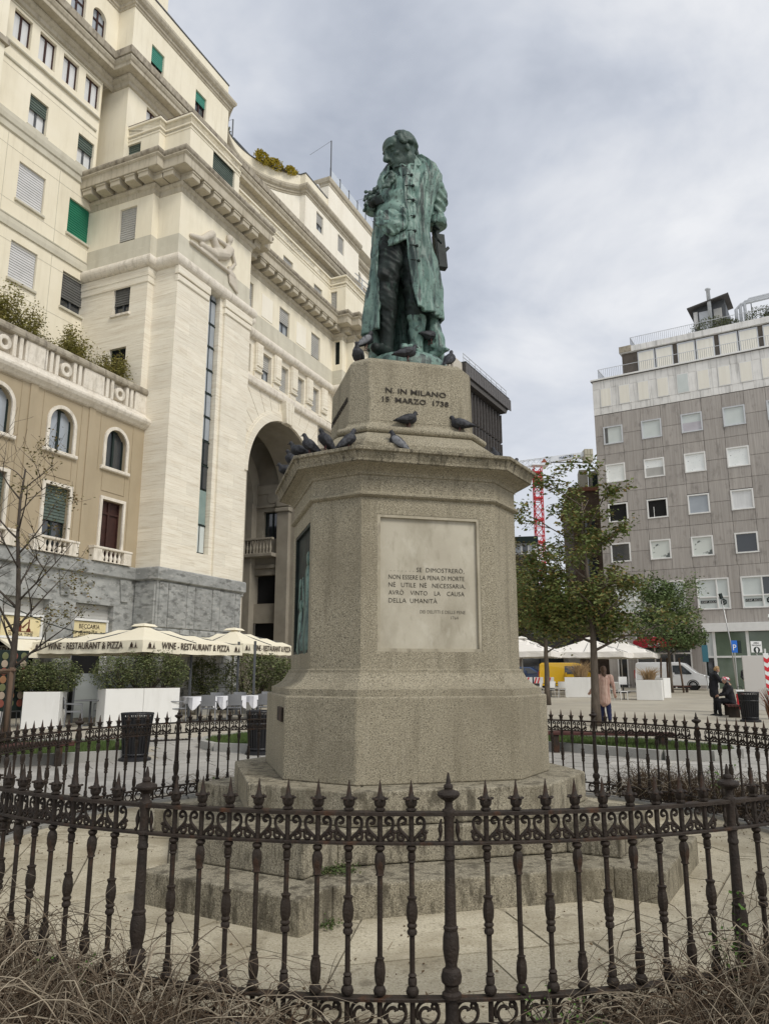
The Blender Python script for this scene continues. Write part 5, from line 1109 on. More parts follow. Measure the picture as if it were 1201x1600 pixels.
    # pale panelled storey
    wp = op(MB().box(-.02, XE, .06, .12, 23.14, 26.25), 'panel_backing', conc_joint); pz = [23.16, 23.78, 25.47, 26.24]
    for k in range(34):
        x = -.02 + .78 * k
        for (z0, z1) in ((pz[0], pz[1]), (pz[2], pz[3])):
            if z0 > 25 and k % 2: continue
            MB().bbox(x + .006, x + (.78 if z0 < 25 else 1.56) - .006, -.01, .07, z0 + .006, z1 - .006, .006).build('metal_panel', whp, wp)
    for c in range(17):
        x = .62 + 1.56 * c; o = MB().bbox(x, x + .93, -.05, .1, 23.79, 25.46, .012).build('window', frame_wh, off); MB().quad((x + .06, -.055, 23.86), (x + .87, -.055, 23.86), (x + .87, -.055, 25.40), (x + .06, -.055, 25.40)).build('blind', blind_y if c % 5 != 4 else glass_pale, o)
        MB().bbox(x + .94, x + 1.55, -.01, .07, 23.79, 25.46, .006).build('metal_panel', whp, wp)
    MB().bbox(-.02, .61, -.01, .07, 23.79, 25.46, .006).build('metal_panel', whp, wp)
    op(MB().bbox(-.15, XE, -.14, 14, 26.25, 26.40, .02), 'roof_edge', frame_wh); op(MB().box(-.13, XE, -.12, 14, 26.21, 26.25), 'roof_edge_shadow_gap', conc_joint)
    def railing(x0, x1, y0, y1, z, h=.95):
        b = MB(); n = int((x1 - x0) / .16)
        for k in range(n): b.box(x0 + .16 * k, x0 + .16 * k + .016, y0 - .008, y0 + .008, z, z + h)
        for k in range(int((y1 - y0) / .16)): b.box(x0 - .008, x0 + .008, y0 + .16 * k, y0 + .16 * k + .016, z, z + h)
        o = op(MB().box(x0 - .02, x1, y0 - .02, y0 + .02, z + h, z + h + .035).box(x0 - .02, x0 + .02, y0, y1, z + h + .001, z + h + .036), 'railing', frame_al); stuff(b.build('railing_bars', frame_gr, o))
    railing(.45, XE, .3, 3, 26.40)
    # set back penthouse storey
    SB = 2.0; brn = pm('brown_render', (.10, .085, .07), (.14, .12, .10), 2, .9)
    op(MB().box(2.15, XE, SB + .12, 12, 26.4, 29.1), 'set_back_wall', brn); op(MB().bbox(2.05, XE, SB - .2, 12, 29.1, 29.62, .02), 'set_back_cornice', whp); op(MB().bbox(2.0, 3.05, SB - .24, 12, 29.12, 29.7, .04), 'end_coping', coping_m)
    x = 3.5; 
    while x < XE - 1.6:
        for k in range(2):
            o = MB().bbox(x, x + 1.42, SB - .02, SB + .13, 26.42, 29.0, .015).build('window', frame_al, off); MB().quad((x + .08, SB - .025, 26.5), (x + 1.34, SB - .025, 26.5), (x + 1.34, SB - .025, 28.85), (x + .08, SB - .025, 28.85)).build('blind', blind_y, o); x += 1.5
        x += .28
    railing(2.95, XE, SB + .1, 5, 29.62, .85)
    op(MB().prism_y([(7.9, 29.6), (10.3, 29.6), (10.5, 33.2), (7.75, 33.2)], 5.5, 8.5), 'roof_plant_room', frame_gr); op(MB().obox((9.1, 6.9, 33.75), (3.5, 4.2, .12), 0, R(6), R(-10)), 'plant_room_roof', conc_joint); op(MB().prism_y([(7.9, 33.2), (10.4, 33.2), (10.4, 33.85), (7.9, 33.4)], 5.6, 8.4), 'plant_room_gable', frame_gr)
    for (a, b, z0, z1, m) in ((8.3, 9.1, 30.6, 32.9, frame_al), (9.5, 10.15, 30.6, 32.9, sh_grey), (7.85, 8.2, 31.5, 33.0, whp)): op(MB().bbox(a, b, 5.35, 5.5, z0, z1, .02), 'louvre_panel', m)
    op(MB().lathe([(.16, 29.7), (.16, 34.6), (.24, 34.65), (.24, 34.75), (.16, 34.8)], 12, (9.25, 5.0)), 'chimney_flue', frame_al, smooth=True)
    for k in range(3): op(MB().tube([(11.3 + .35 * k, 5.2, 29.7), (11.3 + .35 * k, 5.2, 32.3 + .15 * k), (11.7 + .35 * k, 5.2, 32.7 + .15 * k), (24, 5.2, 32.9 + .15 * k)], .13, 8), 'duct', frame_al, smooth=True)
    for k in range(5): op(MB().tube([(12.5 + 2 * k, 5.3, 29.7), (12.5 + 2 * k, 5.3, 32.7)], .04, 5).tube([(12.5 + 2 * k, 5.3, 30.2), (14.4 + 2 * k, 5.3, 32.6)], .03, 5), 'frame_strut', frame_gr)
    # ground floor: fascia, glazing, shop front
    op(MB().bbox(7.2, XE, -.35, .12, 4.6, 5.24, .02), 'fascia', frame_wh); op(MB().bbox(-.02, 7.15, -.12, .12, 4.5, 5.24, .02), 'fascia', conc)
    gl = op(MB().box(7.3, XE, .05, .1, .2, 4.6), 'shop_front', frame_dk)
    xs = [7.95 + 2.3 * k for k in range(9)]
    for i, xx in enumerate([7.3] + xs[:-1]):
        x1 = ([7.3] + xs)[i + 1]
        for (z0, z1) in ((.42, 2.7), (2.82, 4.56)): MB().quad((xx + .09, .02, z0), (x1 - .09, .02, z0), (x1 - .09, .02, z1), (xx + .09, .02, z1)).build('pane', (glass_pale if z0 > 1 else glass) if i == 0 else glass_green, gl)
        MB().box(x1 - .1, x1 + .1, -.06, .06, .2, 4.6).build('mullion', frame_wh, gl)
        MB().box(xx, x1, -.05, .055, 2.69, 2.83).build('transom', frame_wh, gl)
    for (a, b, m) in ((0, .7, conc), (.7, 1.5, glass), (1.5, 2.2, conc), (2.2, 6.3, glass), (6.3, 7.2, conc)): op(MB().bbox(a, b - .02, -.02 if m is conc else .04, .12, .1, 4.48, .02), 'pier' if m is conc else 'shop_window', m)
    for xx in (.72, 1.46, 2.25, 3.6, 5.0, 6.25): op(MB().box(xx - .05, xx + .05, -.04, .06, .2, 4.4), 'window_frame', frame_wh)
    op(MB().box(.7, 6.3, -.04, .06, 3.0, 3.12), 'window_frame', frame_wh)
office()
# ------------------------------------------------------------------ neighbouring buildings
def neighbours():
    brown = pm('brown_brick', (.085, .060, .045), (.13, .095, .07), 3, .9, .2, 30, stain=[(1.2, (.06, .045, .035), .6, .5, .7, (1, 1, .5))])
    b = thing('brick_building', 'narrow dark brown building beside the grey block with pale roof dormers', 'building', (17.3, 68.5, 0), R(-10))
    MB().box(0, 5.5, 0, 14, 0, 18.0).build('wall', brown, b); MB().prism([(-.3, -.35), (5.8, -.35), (5.8, 14), (-.3, 14)], 18.0, 18.35).build('eaves', pm('terracotta', (.20, .085, .055), (.26, .12, .08), 4, .9), b)
    for i, x in enumerate((.9, 1.9)):
        MB().box(x, x + .8, 1.2 + .6 * i, 3, 18.35, 20.4).build('dormer', pm('dormer_render', (.42, .40, .33), (.48, .46, .38), 2, .9), b)
    MB().box(2.15, 2.6, 1.72, 1.80, 18.8, 20.1).build('window', frame_dk, b)
    for z in (3.2, 6.6, 10, 13.4): 
        for x in (1.0, 3.2): o = MB().bbox(x, x + 1.1, -.05, .05, z, z + 1.9, .02).build('window', frame_br, b); MB().quad((x + .1, -.055, z + .1), (x + 1.0, -.055, z + .1), (x + 1.0, -.055, z + 1.8), (x + .1, -.055, z + 1.8)).build('pane', glass, o)
    MB().bbox(-1.0, 0, -.4, 10, 0, 4.0, .02).build('porch_wall', pm('beige_wall', (.30, .27, .23), (.35, .32, .27), 2, .9), b)
    d = thing('flat_roofed_house', 'low dark grey house with a strip of white windows below the crane', 'building', (15.6, 95, 0), R(-12))
    MB().box(0, 3.6, 0, 10, 0, 16.2).build('wall', pm('slate_cladding', (.05, .048, .048), (.075, .07, .07), 3, .7), d); MB().box(-.2, 3.8, -.3, 10, 17.6, 18.4).build('roof', frame_dk, d); MB().box(0, 3.6, -.0, 10, 16.2, 17.6).build('window_band', frame_wh, d)
    for k in range(4): MB().quad((.15 + .85 * k, -.03, 16.35), (.8 + .85 * k, -.03, 16.35), (.8 + .85 * k, -.03, 17.4), (.15 + .85 * k, -.03, 17.4)).build('pane', glass_blue if k % 2 else glass, d)
    # dark louvred modern building behind the pedestal
    dk = pm('dark_bronze_cladding', (.040, .036, .034), (.06, .055, .052), 3, .5, spec=.4); dk2 = pm('dark_fin', (.085, .078, .072), (.115, .105, .098), 3, .5)
    m = thing('louvred_building', 'dark bronze clad modern building with vertical fins and overhanging roof band', 'building', (7.12, 62.0, 0), R(60.3))
    MB().box(-.5, 10.1, .95, 12, 0, 26.6).build('wall', dk, m); MB().box(0, 10.55, .1, 12, 26.98, 28.12).build('roof_band', dk, m); MB().box(-.05, 10.6, .02, 12, 28.12, 28.2).build('roof_edge', frame_gr, m)
    MB().prism_y([(0.0, 26.98), (10.5, 26.98), (10.1, 26.5), (-.4, 26.5)], .2, 12).build('soffit', conc_joint, m)
    for k in range(19): MB().box(.02 + .585 * k, .55 + .585 * k, .04, .12, 27.02, 28.10).build('cladding_panel', dk2, m)
    for (z0, z1) in ((23.5, 26.3), (19.6, 23.3), (15.7, 19.4), (11.8, 15.5), (7.9, 11.6)):
        for k in range(15): MB().prism([(-.3 + .72 * k, .95), (-.3 + .72 * k, .62), (-.2 + .72 * k, .62), (.12 + .72 * k, .95)], z0, z1).build('fin', dk2, m)
        MB().box(-.4, 10.12, .86, .97, z1, z1 + .2).build('floor_band', dk, m)
    MB().box(-1.8, -.0, .4, 12, 0, 28.1).build('side_wall', pm('beige_cladding', (.50, .46, .39), (.55, .51, .43), 1, .8), m)
    for z in (.45, .8): MB().tube([(0, .3, 28.2 + z), (10.5, .3, 28.2 + z)], .03, 5).build('rail', frame_al, m)
    for k in range(9): MB().box(.1 + 1.3 * k - .02, .1 + 1.3 * k + .02, .28, .32, 28.2, 29.0).build('rail_post', frame_al, m)
    c = thing('cream_block', 'cream building with roof railing between the palazzo and the dark louvred building', 'building', (7.12, 62.0, 0), R(62))
    MB().box(-16, -1.85, 1.8, 14, 0, 27.6).build('wall', pm('cream_wall', (.56, .52, .43), (.62, .58, .49), 1, .9), c); MB().box(-16, -1.8, 1.6, 14, 27.6, 27.85).build('roof_edge', frame_gr, c)
    for z in (.5, .9, 1.3): MB().tube([(-16, 1.9, 27.85 + z), (-1.85, 1.9, 27.85 + z)], .035, 5).build('rail', frame_al, c)
    for k in range(9): MB().box(-15 + 1.6 * k, -14.94 + 1.6 * k, 1.88, 1.94, 27.85, 29.2).build('rail_post', frame_al, c)
    # far building line closing the street behind the trees
    f = thing('street_building', 'dark building closing the street behind the right-hand cafe', 'building', (8.0, 78, 0), R(-6))
    MB().box(0, 16, 0, 10, 0, 9.5).build('wall', pm('dark_wall', (.20, .19, .175), (.25, .24, .22), 1, .9), f)  # wall in one dark grey tone
    for k in range(6):
        o = MB().bbox(.8 + 2.5 * k, 2.6 + 2.5 * k, -.08, .05, .6, 3.6, .03).build('shop_window', frame_dk, f); MB().quad((.9 + 2.5 * k, -.09, .8), (2.5 + 2.5 * k, -.09, .8), (2.5 + 2.5 * k, -.09, 3.4), (.9 + 2.5 * k, -.09, 3.4)).build('pane', glass, o)
        o = MB().bbox(1.1 + 2.5 * k, 2.2 + 2.5 * k, -.06, .05, 5.4, 7.4, .03).build('window', frame_wh, f); MB().quad((1.2 + 2.5 * k, -.065, 5.5), (2.1 + 2.5 * k, -.065, 5.5), (2.1 + 2.5 * k, -.065, 7.3), (1.2 + 2.5 * k, -.065, 7.3)).build('pane', glass, o)
neighbours()
# ------------------------------------------------------------------ tower crane
def crane():
    red = pm('crane_red', (.42, .022, .030), (.50, .04, .045), 3, .5); wht = pm('crane_white', (.66, .68, .70), (.72, .74, .76), 3, .5)
    c = thing('tower_crane', 'red lattice tower crane with white counter jib and concrete counterweights', 'crane', (31.2, 150, 0))
    def lattice(mb, p, q, w, h, n, r, ax):
        p, q = Vector(p), Vector(q); d = (q - p); a = Vector(ax[0]) * w; b = Vector(ax[1]) * h
        for s, t in ((-1, -1), (1, -1), (1, 1), (-1, 1)): mb.tube([p + a * s / 2 + b * t / 2, q + a * s / 2 + b * t / 2], r * 1.4, 4)
        for k in range(n):
            u, v = p + d * k / n, p + d * (k + 1) / n
            for (s, t, s2, t2) in ((-1, -1, 1, -1), (1, -1, 1, 1), (1, 1, -1, 1), (-1, 1, -1, -1)):
                A, B = u + a * s / 2 + b * t / 2, v + a * s2 / 2 + b * t2 / 2; mb.tube([A, B], r, 4); A, B = u + a * s / 2 + b * t / 2, u + a * s2 / 2 + b * t2 / 2; mb.tube([A, B], r, 4)
        return mb
    lattice(MB(), (-.2, 0, 0), (0, 0, 42.6), 1.6, 1.6, 24, .075, ((1, 0, 0), (0, 1, 0))).build('mast', red, c)
    for z in (40.3, 41.4, 36.0, 31.5, 27, 22.5): MB().bbox(-.85, .85, -.85, .85, z, z + .30, .02).build('mast_collar', red, c)
    MB().bbox(-.8, .8, -.8, .8, 38.9, 39.8, .05).build('slewing_ring', red, c)
    MB().bbox(-1.2, 2.2, -1.0, 1.0, 42.9, 43.15, .05).build('turntable', wht, c)
    lattice(MB(), (-6, 1.5, 43.3), (3.0, -.6, 44.0), 1.1, 1.3, 8, .055, ((0, 1, 0), (0, 0, 1))).build('jib', wht, c)
    o = MB().add([(2.6, -.7, 43.55), (9.2, -2.6, 44.3), (9.2, -2.6, 45.2), (2.6, -.7, 44.75), (2.6, .5, 43.55), (9.2, -1.4, 44.3), (9.2, -1.4, 45.2), (2.6, .5, 44.75)], [(0, 1, 2, 3), (4, 7, 6, 5), (0, 4, 5, 1), (1, 5, 6, 2), (2, 6, 7, 3), (3, 7, 4, 0)]).build('counter_jib', wht, c)
    inst(text_mesh('MASTON', .85, 'lettering', pm('crane_blue', (.05, .08, .16), rough=.5), .01, width=2.8), 'lettering', c, M=Matrix.Translation((4.4, -1.30, 43.98)) @ Matrix.Rotation(R(-16), 4, 'Z') @ Matrix.Rotation(R(-6.2), 4, 'Y'))
    MB().bbox(2.6, 9.2, -1.2, -1.0, 43.3, 43.5, .02).xf(Matrix.Rotation(R(0), 4, 'Z')).build('walkway', frame_gr, c)
    cw = pm('counterweight_concrete', (.36, .335, .26), (.42, .39, .31), 2, .9)
    for k in range(3):
        for z in (43.05, 44.32): MB().bbox(8.95 + .56 * k, 9.48 + .56 * k, -3.6, -1.4, z, z + 1.22, .05).build('counterweight', cw, c)
    MB().add([(.6, -.95, 43.4), (2.0, -.95, 43.4), (1.3, -.95, 44.3)], [(0, 1, 2)]).build('cab_bracket', pm('crane_rust', (.25, .08, .05), rough=.8), c)
crane()
# ------------------------------------------------------------------ street furniture, cafe, cars, people
PA = R(66)
def P66(s, y, z=0.0): return (-9 + math.cos(PA) * s - math.sin(PA) * y, 30 + math.sin(PA) * s + math.cos(PA) * y, z)
canvas = pm('parasol_canvas', (.78, .72, .56), (.83, .775, .62), 1.5, .85, .1, 12, stain=[(1.5, (.62, .56, .41), .4, .5, .7, (1, 1, 1))])
canvas_w = pm('parasol_white', (.76, .73, .67), (.80, .77, .72), 1.5, .85, .1, 12)
print_br = pm('print_brown', (.045, .028, .02), rough=.8)
steel = pm('steel_pole', (.45, .45, .44), rough=.35, metal=.6)
white_lac = pm('planter_white', (.72, .715, .68), (.77, .765, .735), .8, .5, .03, 10, stain=[(1.5, (.58, .57, .53), .45, .55, .75, (2, 2, .4))])
def parasol(label, loc, rz, a, zv, rise, mat, texts=(), group=None, drop=.30):
    t = thing('parasol', label, 'parasol', loc, rz, group); h = a / 2
    mb = MB(); n = 9; V = {}
    for i in range(n):
        for j in range(n):
            x, y = -h + a * i / (n - 1), -h + a * j / (n - 1); m = max(abs(x), abs(y)) / h; o = min(abs(x), abs(y)) / h
            z = zv + rise * (1 - m) ** 1.0 * (1 - .05 * math.sin(PI * m)) - .035 * math.sin(PI * min(1, m)) * (1 - abs(o / max(m, .01))) * .9 - .035 * m * (1 - o)
            V[i, j] = len(mb.v); mb.v.append((x, y, z))
    mb.f = [(V[i, j], V[i + 1, j], V[i + 1, j + 1], V[i, j + 1]) for i in range(n - 1) for j in range(n - 1)]
    o = mb.build('canopy', mat, t); o.modifiers.new('t', 'SOLIDIFY').thickness = .012
    rnd = random.Random(hash(label) % 97)
    for k in range(4):
        v = MB(); K = 16
        for i in range(K + 1):
            x = -h + a * i / K; s = math.sin(PI * i / K); out = .02 + .02 * math.sin(i * 1.9 + k); zt = zv - .035 * s - .002
            v.v += [(x, -h - .004, zt), (x, -h - .5 * out, zt - drop * .5), (x, -h - out * s - .005, zt - drop + .012 * math.sin(i * 2.3 + k))]
        v.f = [(3 * i + q, 3 * i + 3 + q, 3 * i + 4 + q, 3 * i + 1 + q) for i in range(K) for q in (0, 1)]
        vo = v.xf(Matrix.Rotation(-PI / 2 * k, 4, 'Z')).build('valance', mat, t); vo.modifiers.new('t', 'SOLIDIFY').thickness = .006
        if k < len(texts) and texts[k]:
            M = Matrix.Rotation(-PI / 2 * k, 4, 'Z')
            me = text_mesh(texts[k], .30, 'lettering', print_br, .002, offset=.004, width=a * .68 if len(texts[k]) > 12 else a * .34); inst(me, 'lettering', vo, M=M @ Matrix.Translation((-a * .34 if len(texts[k]) > 12 else a * .10, -h - .035, zv - .25)))
            if len(texts[k]) > 12:
                for sx in (-1, 1):
                    g = MB(); cx = sx * a * .43; g.prism_y([(cx - .17, zv - .25), (cx + .17, zv - .25), (cx + .17, zv - .23), (cx - .17, zv - .23)], -h - .040, -h - .036)
                    g.prism_y([(cx - .13, zv - .22), (cx - .01, zv - .22), (cx - .02, zv - .12), (cx - .05, zv - .10), (cx - .05, zv - .065), (cx - .09, zv - .065), (cx - .09, zv - .10), (cx - .12, zv - .12)], -h - .040, -h - .036)
                    g.prism_y([(cx + .05, zv - .22), (cx + .13, zv - .22), (cx + .11, zv - .14), (cx + .095, zv - .05), (cx + .08, zv - .14)], -h - .040, -h - .036); stuff(g.xf(M).build('printed_logo', print_br, vo))
    cap = MB(); 
    for k in range(4): cap.rings([[(-.30, -.30, zv + rise * .92), (.30, -.30, zv + rise * .92), (.30, .30, zv + rise * .92), (-.30, .30, zv + rise * .92)], [(-.22, -.22, zv + rise * .92 + .08), (.22, -.22, zv + rise * .92 + .08), (.22, .22, zv + rise * .92 + .08), (-.22, .22, zv + rise * .92 + .08)], [(-.02, -.02, zv + rise + .07), (.02, -.02, zv + rise + .07), (.02, .02, zv + rise + .07), (-.02, .02, zv + rise + .07)]], True, False, True); break
    cap.build('vent_cap', mat, t)
    MB().lathe([(.045, 0), (.045, zv + rise)], 10).build('pole', steel, t, smooth=True); MB().bbox(-.4, .4, -.4, .4, .0, .09, .01).build('base_plate', frame_gr, t)
    for k in range(8):
        a_ = PI / 4 * k; r = h * (1.35 if k % 2 else .98); MB().tube([(0, 0, zv + rise - .08), (r * math.cos(a_), r * math.sin(a_), zv - .01)], .016, 5).build('rib', frame_gr, t)
        MB().tube([(0, 0, zv - .25), (r * .5 * math.cos(a_), r * .5 * math.sin(a_), zv + rise * .5 - .06)], .012, 5).build('strut', frame_gr, t)
    return t
T_ = 'WINE - RESTAURANT & PIZZA'
def at_corner(F, a, k=1.0): return (F[0] + k * a / 2 * math.cos(PA) - a / 2 * math.sin(PA), F[1] + k * a / 2 * math.sin(PA) + a / 2 * math.cos(PA), gz(F[1]))
gp = 'cream restaurant parasols'
parasol('large cream square parasol with wine restaurant lettering, nearer of two', at_corner((-7.35, 23.4), 4.6, 1.15), PA, 4.6, 2.52, .64, canvas, (T_, T_), gp, .36).scale = (1.15, 1, 1)
parasol('cream square parasol with lettering partly behind the pedestal, farther of two', at_corner((-5.22, 29.0), 3.7), PA, 3.7, 2.56, .66, canvas, (T_, T_), gp, .36).scale = (1.1, 1, 1)
parasol('white parasol cut by the left edge of the photo with pizzeria lettering', at_corner((-14.1, 22.3), 4.3), PA, 4.3, 2.42, .62, canvas_w, ('PIZZERIA', ''), gp)
parasol('white cafe parasol right beside the pedestal, above the yellow van', (8.1, 45.5, gz(45)), R(-25), 4.4, 2.5, .85, canvas_w, (), 'white cafe parasols on the right')
parasol('white cafe parasol behind the trunk of the green tree', (12.4, 46.5, gz(45)), R(-25), 4.4, 2.5, .85, canvas_w, (), 'white cafe parasols on the right')
parasol('white cafe parasol with its peak in front of the red awning', (15.3, 50.0, gz(48)), R(-25), 4.4, 2.5, .95, canvas_w, (), 'white cafe parasols on the right')

# shop signs, blinds and shop interiors of the palazzo
sign_c = pm('sign_cream', (.70, .60, .34), (.74, .64, .39), 1, .6)
def shops():
    for (c, i) in ((-2.0, 0), (-5.1, 1), (-8.15, 2)):
        o = MB().box(c - 1.0, c + 1.0, 1.7, 4.6, -.1, 4.3).build('shop_interior', dark_void, pal)
        s = MB(); 
        for k in range(8): z1 = 4.14 - .07 * k; s.quad((c - .97, 1.42 + .012 * (k % 2), z1 - .07), (c + .97, 1.42 + .012 * (k % 2), z1 - .07), (c + .97, 1.42 + .012 * ((k + 1) % 2), z1), (c - .97, 1.42 + .012 * ((k + 1) % 2), z1))
        s.build('roller_shutter', sh_grey, pal)
        MB().box(c - .97, c + .97, 1.34, 1.46, 3.52, 3.60).build('shutter_rail', frame_wh, pal)
        for x in (c - .93, c + .93): MB().box(x - .06, x + .06, 1.36, 1.6, 0, 3.55).build('door_jamb', frame_wh, pal)
    def sign(c, label):
        t = thing('shop_sign', label, 'sign', P66(c, 1.44), PA); MB().bbox(-.86, .74, -.03, .03, 2.80, 3.50, .008).build('board', sign_c, t); return t
    t = sign(-1.86, 'cream shop sign board with dark lettering above the nearer parasol'); b = t.children[0]
    inst(text_mesh('BECCARIA', .24, 'lettering', print_br, .003, width=1.02), 'lettering', b, (-.60, -.036, 3.24)); inst(text_mesh('BISTROT', .24, 'lettering', print_br, .003, width=.84), 'lettering', b, (-.52, -.036, 2.99)); MB().box(-.62, .60, -.038, -.031, 2.925, 2.945).build('rule_line', print_br, b)
    inst(text_mesh('WINE', .11, 'lettering', print_br, .003, width=.24), 'lettering', b, (-.16, -.036, 2.825))
    t = sign(-4.95, 'cream shisha sign board with a brown seated smoker silhouette'); b = t.children[0]
    inst(text_mesh('SHISHA TIME', .17, 'lettering', print_br, .003, width=1.0), 'lettering', b, (-.55, -.036, 2.84)); MB().box(-.56, .44, -.038, -.031, 2.985, 3.01).build('rule_line', pm('print_rust', (.12, .03, .015), rough=.7), b)
    g = MB(); y0, y1 = -.039, -.031
    g.prism_y([(-.36, 3.01), (-.05, 3.01), (-.04, 3.18), (-.08, 3.27), (-.16, 3.30), (-.17, 3.34), (-.24, 3.34), (-.25, 3.30), (-.33, 3.26)], y0, y1).prism_y([(-.2 + .075 * math.cos(q), 3.40 + .085 * math.sin(q)) for q in [2 * PI * k / 10 for k in range(10)]], y0, y1)
    g.prism_y([(.16, 3.01), (.34, 3.01), (.33, 3.08), (.28, 3.12), (.27, 3.42), (.23, 3.42), (.22, 3.12), (.17, 3.08)], y0, y1).prism_y([(-.04, 3.14), (.02, 3.1), (.22, 3.3), (.21, 3.33)], y0, y1); stuff(g.build('printed_figure', MATS['print_rust'], b))
    aw = thing('shop_awning', 'small cream sloping awning under the shisha sign', 'awning', P66(-4.95, 1.3), PA); MB().add([(-1.0, 0, 2.75), (1.0, 0, 2.75), (1.0, -1.15, 2.25), (-1.0, -1.15, 2.25), (-1.0, 0, 2.70), (1.0, 0, 2.70), (1.0, -1.15, 2.10), (-1.0, -1.15, 2.10)], [(0, 1, 2, 3), (3, 2, 6, 7), (4, 7, 6, 5), (0, 3, 7, 4), (1, 5, 6, 2)]).build('canvas', canvas, aw); MB().box(-1.1, 1.1, -.06, .1, 2.75, 2.83).build('cassette', frame_wh, aw)
    ms = thing('menu_board', 'dark menu board with rows of round pizza pictures at left edge', 'menu board', P66(-7.75, -1.6, gz(26)), PA); MB().bbox(-.5, .5, -.04, .04, .45, 2.15, .01).build('board', frame_dk, ms)
    pz = [pm('pizza_%s' % n, c, rough=.7) for n, c in (('red', (.22, .07, .05)), ('pale', (.36, .29, .22)), ('green', (.14, .15, .07)), ('orange', (.27, .14, .07)))]
    for i in range(7):
        for j in range(3): MB().lathe([(.11, 0), (.10, .012), (.01, .014)], 14).xf(Matrix.Translation((-.32 + .32 * j, -.05, .66 + .22 * i)) @ Matrix.Rotation(R(90), 4, 'X')).build('pizza_picture', pz[(i + 2 * j) % 4], ms.children[0])
    cb = thing('street_cable', 'black cable sagging across the grey shop wall', 'cable', (0, 0, 0)); MB().tube([P66(-7.2 + 7.0 * t, .95, 4.3 - 1.15 * t - .55 * math.sin(PI * t)) for t in [k / 12 for k in range(13)]], .018, 5).build('cable', frame_dk, cb)
shops()
# planters
def planter(label, loc, rz, w, d, h, split=False, group=None):
    t = thing('planter', label, 'planter', loc, rz, group); n = 2 if split else 1
    for k in range(n):
        x0, x1 = -w / 2 + w * k / n + .004, -w / 2 + w * (k + 1) / n - .004; MB().bbox(x0, x1, -d / 2, d / 2, 0.0, h, .012).build('panel_box', white_lac, t)
    MB().box(-w / 2 + .05, w / 2 - .05, -d / 2 + .05, d / 2 - .05, h, h + .01).build('soil', soil, t); return t
gl_ = 'white planters at the restaurant'; gr_ = 'white planters at the right-hand cafe'
planter('tall white planter box holding a hedge, left of two by the parasol', (-9.75, 22.45, gz(22)), R(8), 1.0, .75, 1.02, group=gl_)
planter('long white planter box of two panels holding a hedge under the parasol', (-7.42, 23.65, gz(23)), R(42), 2.35, .6, 1.08, True, gl_)
planter('white planter at the left edge of the photo with yellow-green plant', (-12.1, 23.9, gz(23)), R(20), 1.2, .6, .85, group=gl_)
planter('white planter left of the tree trunk, by the yellow van', (10.75, 43.2, gz(43)), R(-14), 1.45, .6, 1.08, group=gr_)
planter('white planter with dry brown grass, right of the stacked chairs', (13.55, 39.8, gz(40)), R(-24), 1.25, .9, 1.0, group=gr_)
planter('narrow white planter nearest the white van', (15.0, 43.0, gz(43)), R(-60), 1.5, .55, 1.05, group=gr_)
# chairs and tables
ch_grey = pm('chair_grey', (.17, .175, .185), (.21, .215, .225), 2, .5); ch_white = pm('chair_white', (.70, .70, .68), rough=.5); ch_dark = pm('chair_dark', (.03, .03, .032), rough=.5)
cloth = pm('tablecloth', (.74, .74, .77), (.80, .80, .82), 3, .9)
def chair_proto(name, label, mat, loc, rz, group, arms=True):
    t = thing('cafe_chair', label, 'chair', loc, rz, group)     # faces +y (back at -y)
    s = MB().bbox(-.22, .22, -.21, .23, .425, .455, .01); s.build('seat', mat, t)
    b = MB(); rs = []
    for k in range(7):
        x = -.21 + .07 * k; y = -.245 - .035 * (1 - (x / .21) ** 2); rs.append([(x, y, .52), (x, y - .05, .86), (x, y - .065, .86), (x, y - .015, .52)])
    b.rings(rs).build('backrest', mat, t)
    for (x, y) in ((-.2, -.22), (.2, -.22), (-.2, .21), (.2, .21)): MB().tube([(x * 1.12, y * 1.12, .0), (x, y, .44)] + ([(x, y - .04, .6), (x, y - .06, .84)] if y < 0 else []), .014, 6).build('leg', mat, t)
    if arms:
        for s in (-1, 1): MB().tube([(s * .235, .20, .44), (s * .24, .20, .64), (s * .24, -.2, .66), (s * .22, -.26, .66)], .016, 6).build('armrest', mat, t)
    return t
gg = 'grey cafe chairs under the cream parasols'; gwt = 'white chairs of the right-hand cafe'
c0 = chair_proto('c', 'grey armchair between the two white planters, left of its table', ch_grey, (-9.0, 22.75, gz(23)), R(-70), gg)
for (x, y, rz, lab) in ((-8.35, 23.35, 80, 'grey armchair between the two white planters, right of its table'), (-8.5, 24.6, 175, 'grey chair behind the small table between the planters'), (-10.9, 22.9, 40, 'grey chair beside the wooden tree stake at left edge'),
        (-5.45, 24.25, 10, 'grey chair with back to camera at the leftmost white-clothed table'), (-4.75, 24.75, 12, 'grey chair with back to camera at the middle white-clothed table'), (-3.85, 25.2, 8, 'grey chair with back to camera nearest the pedestal'),
        (-6.45, 24.35, -60, 'dark shaded chair at the end of the long planter'), (-5.6, 25.9, 185, 'grey chair on the far side of the leftmost clothed table'), (-4.9, 26.3, 185, 'grey chair on the far side of the middle clothed table'), (-4.05, 26.8, 180, 'grey chair on the far side of the table nearest the pedestal')):
    copy_tree(c0, None, (x, y, gz(y)), R(rz), lab, gg)
w0 = chair_proto('w', 'white chair nearest the pedestal in front of the yellow van', ch_white, (9.05, 42.9, gz(43)), R(30), gwt, False)
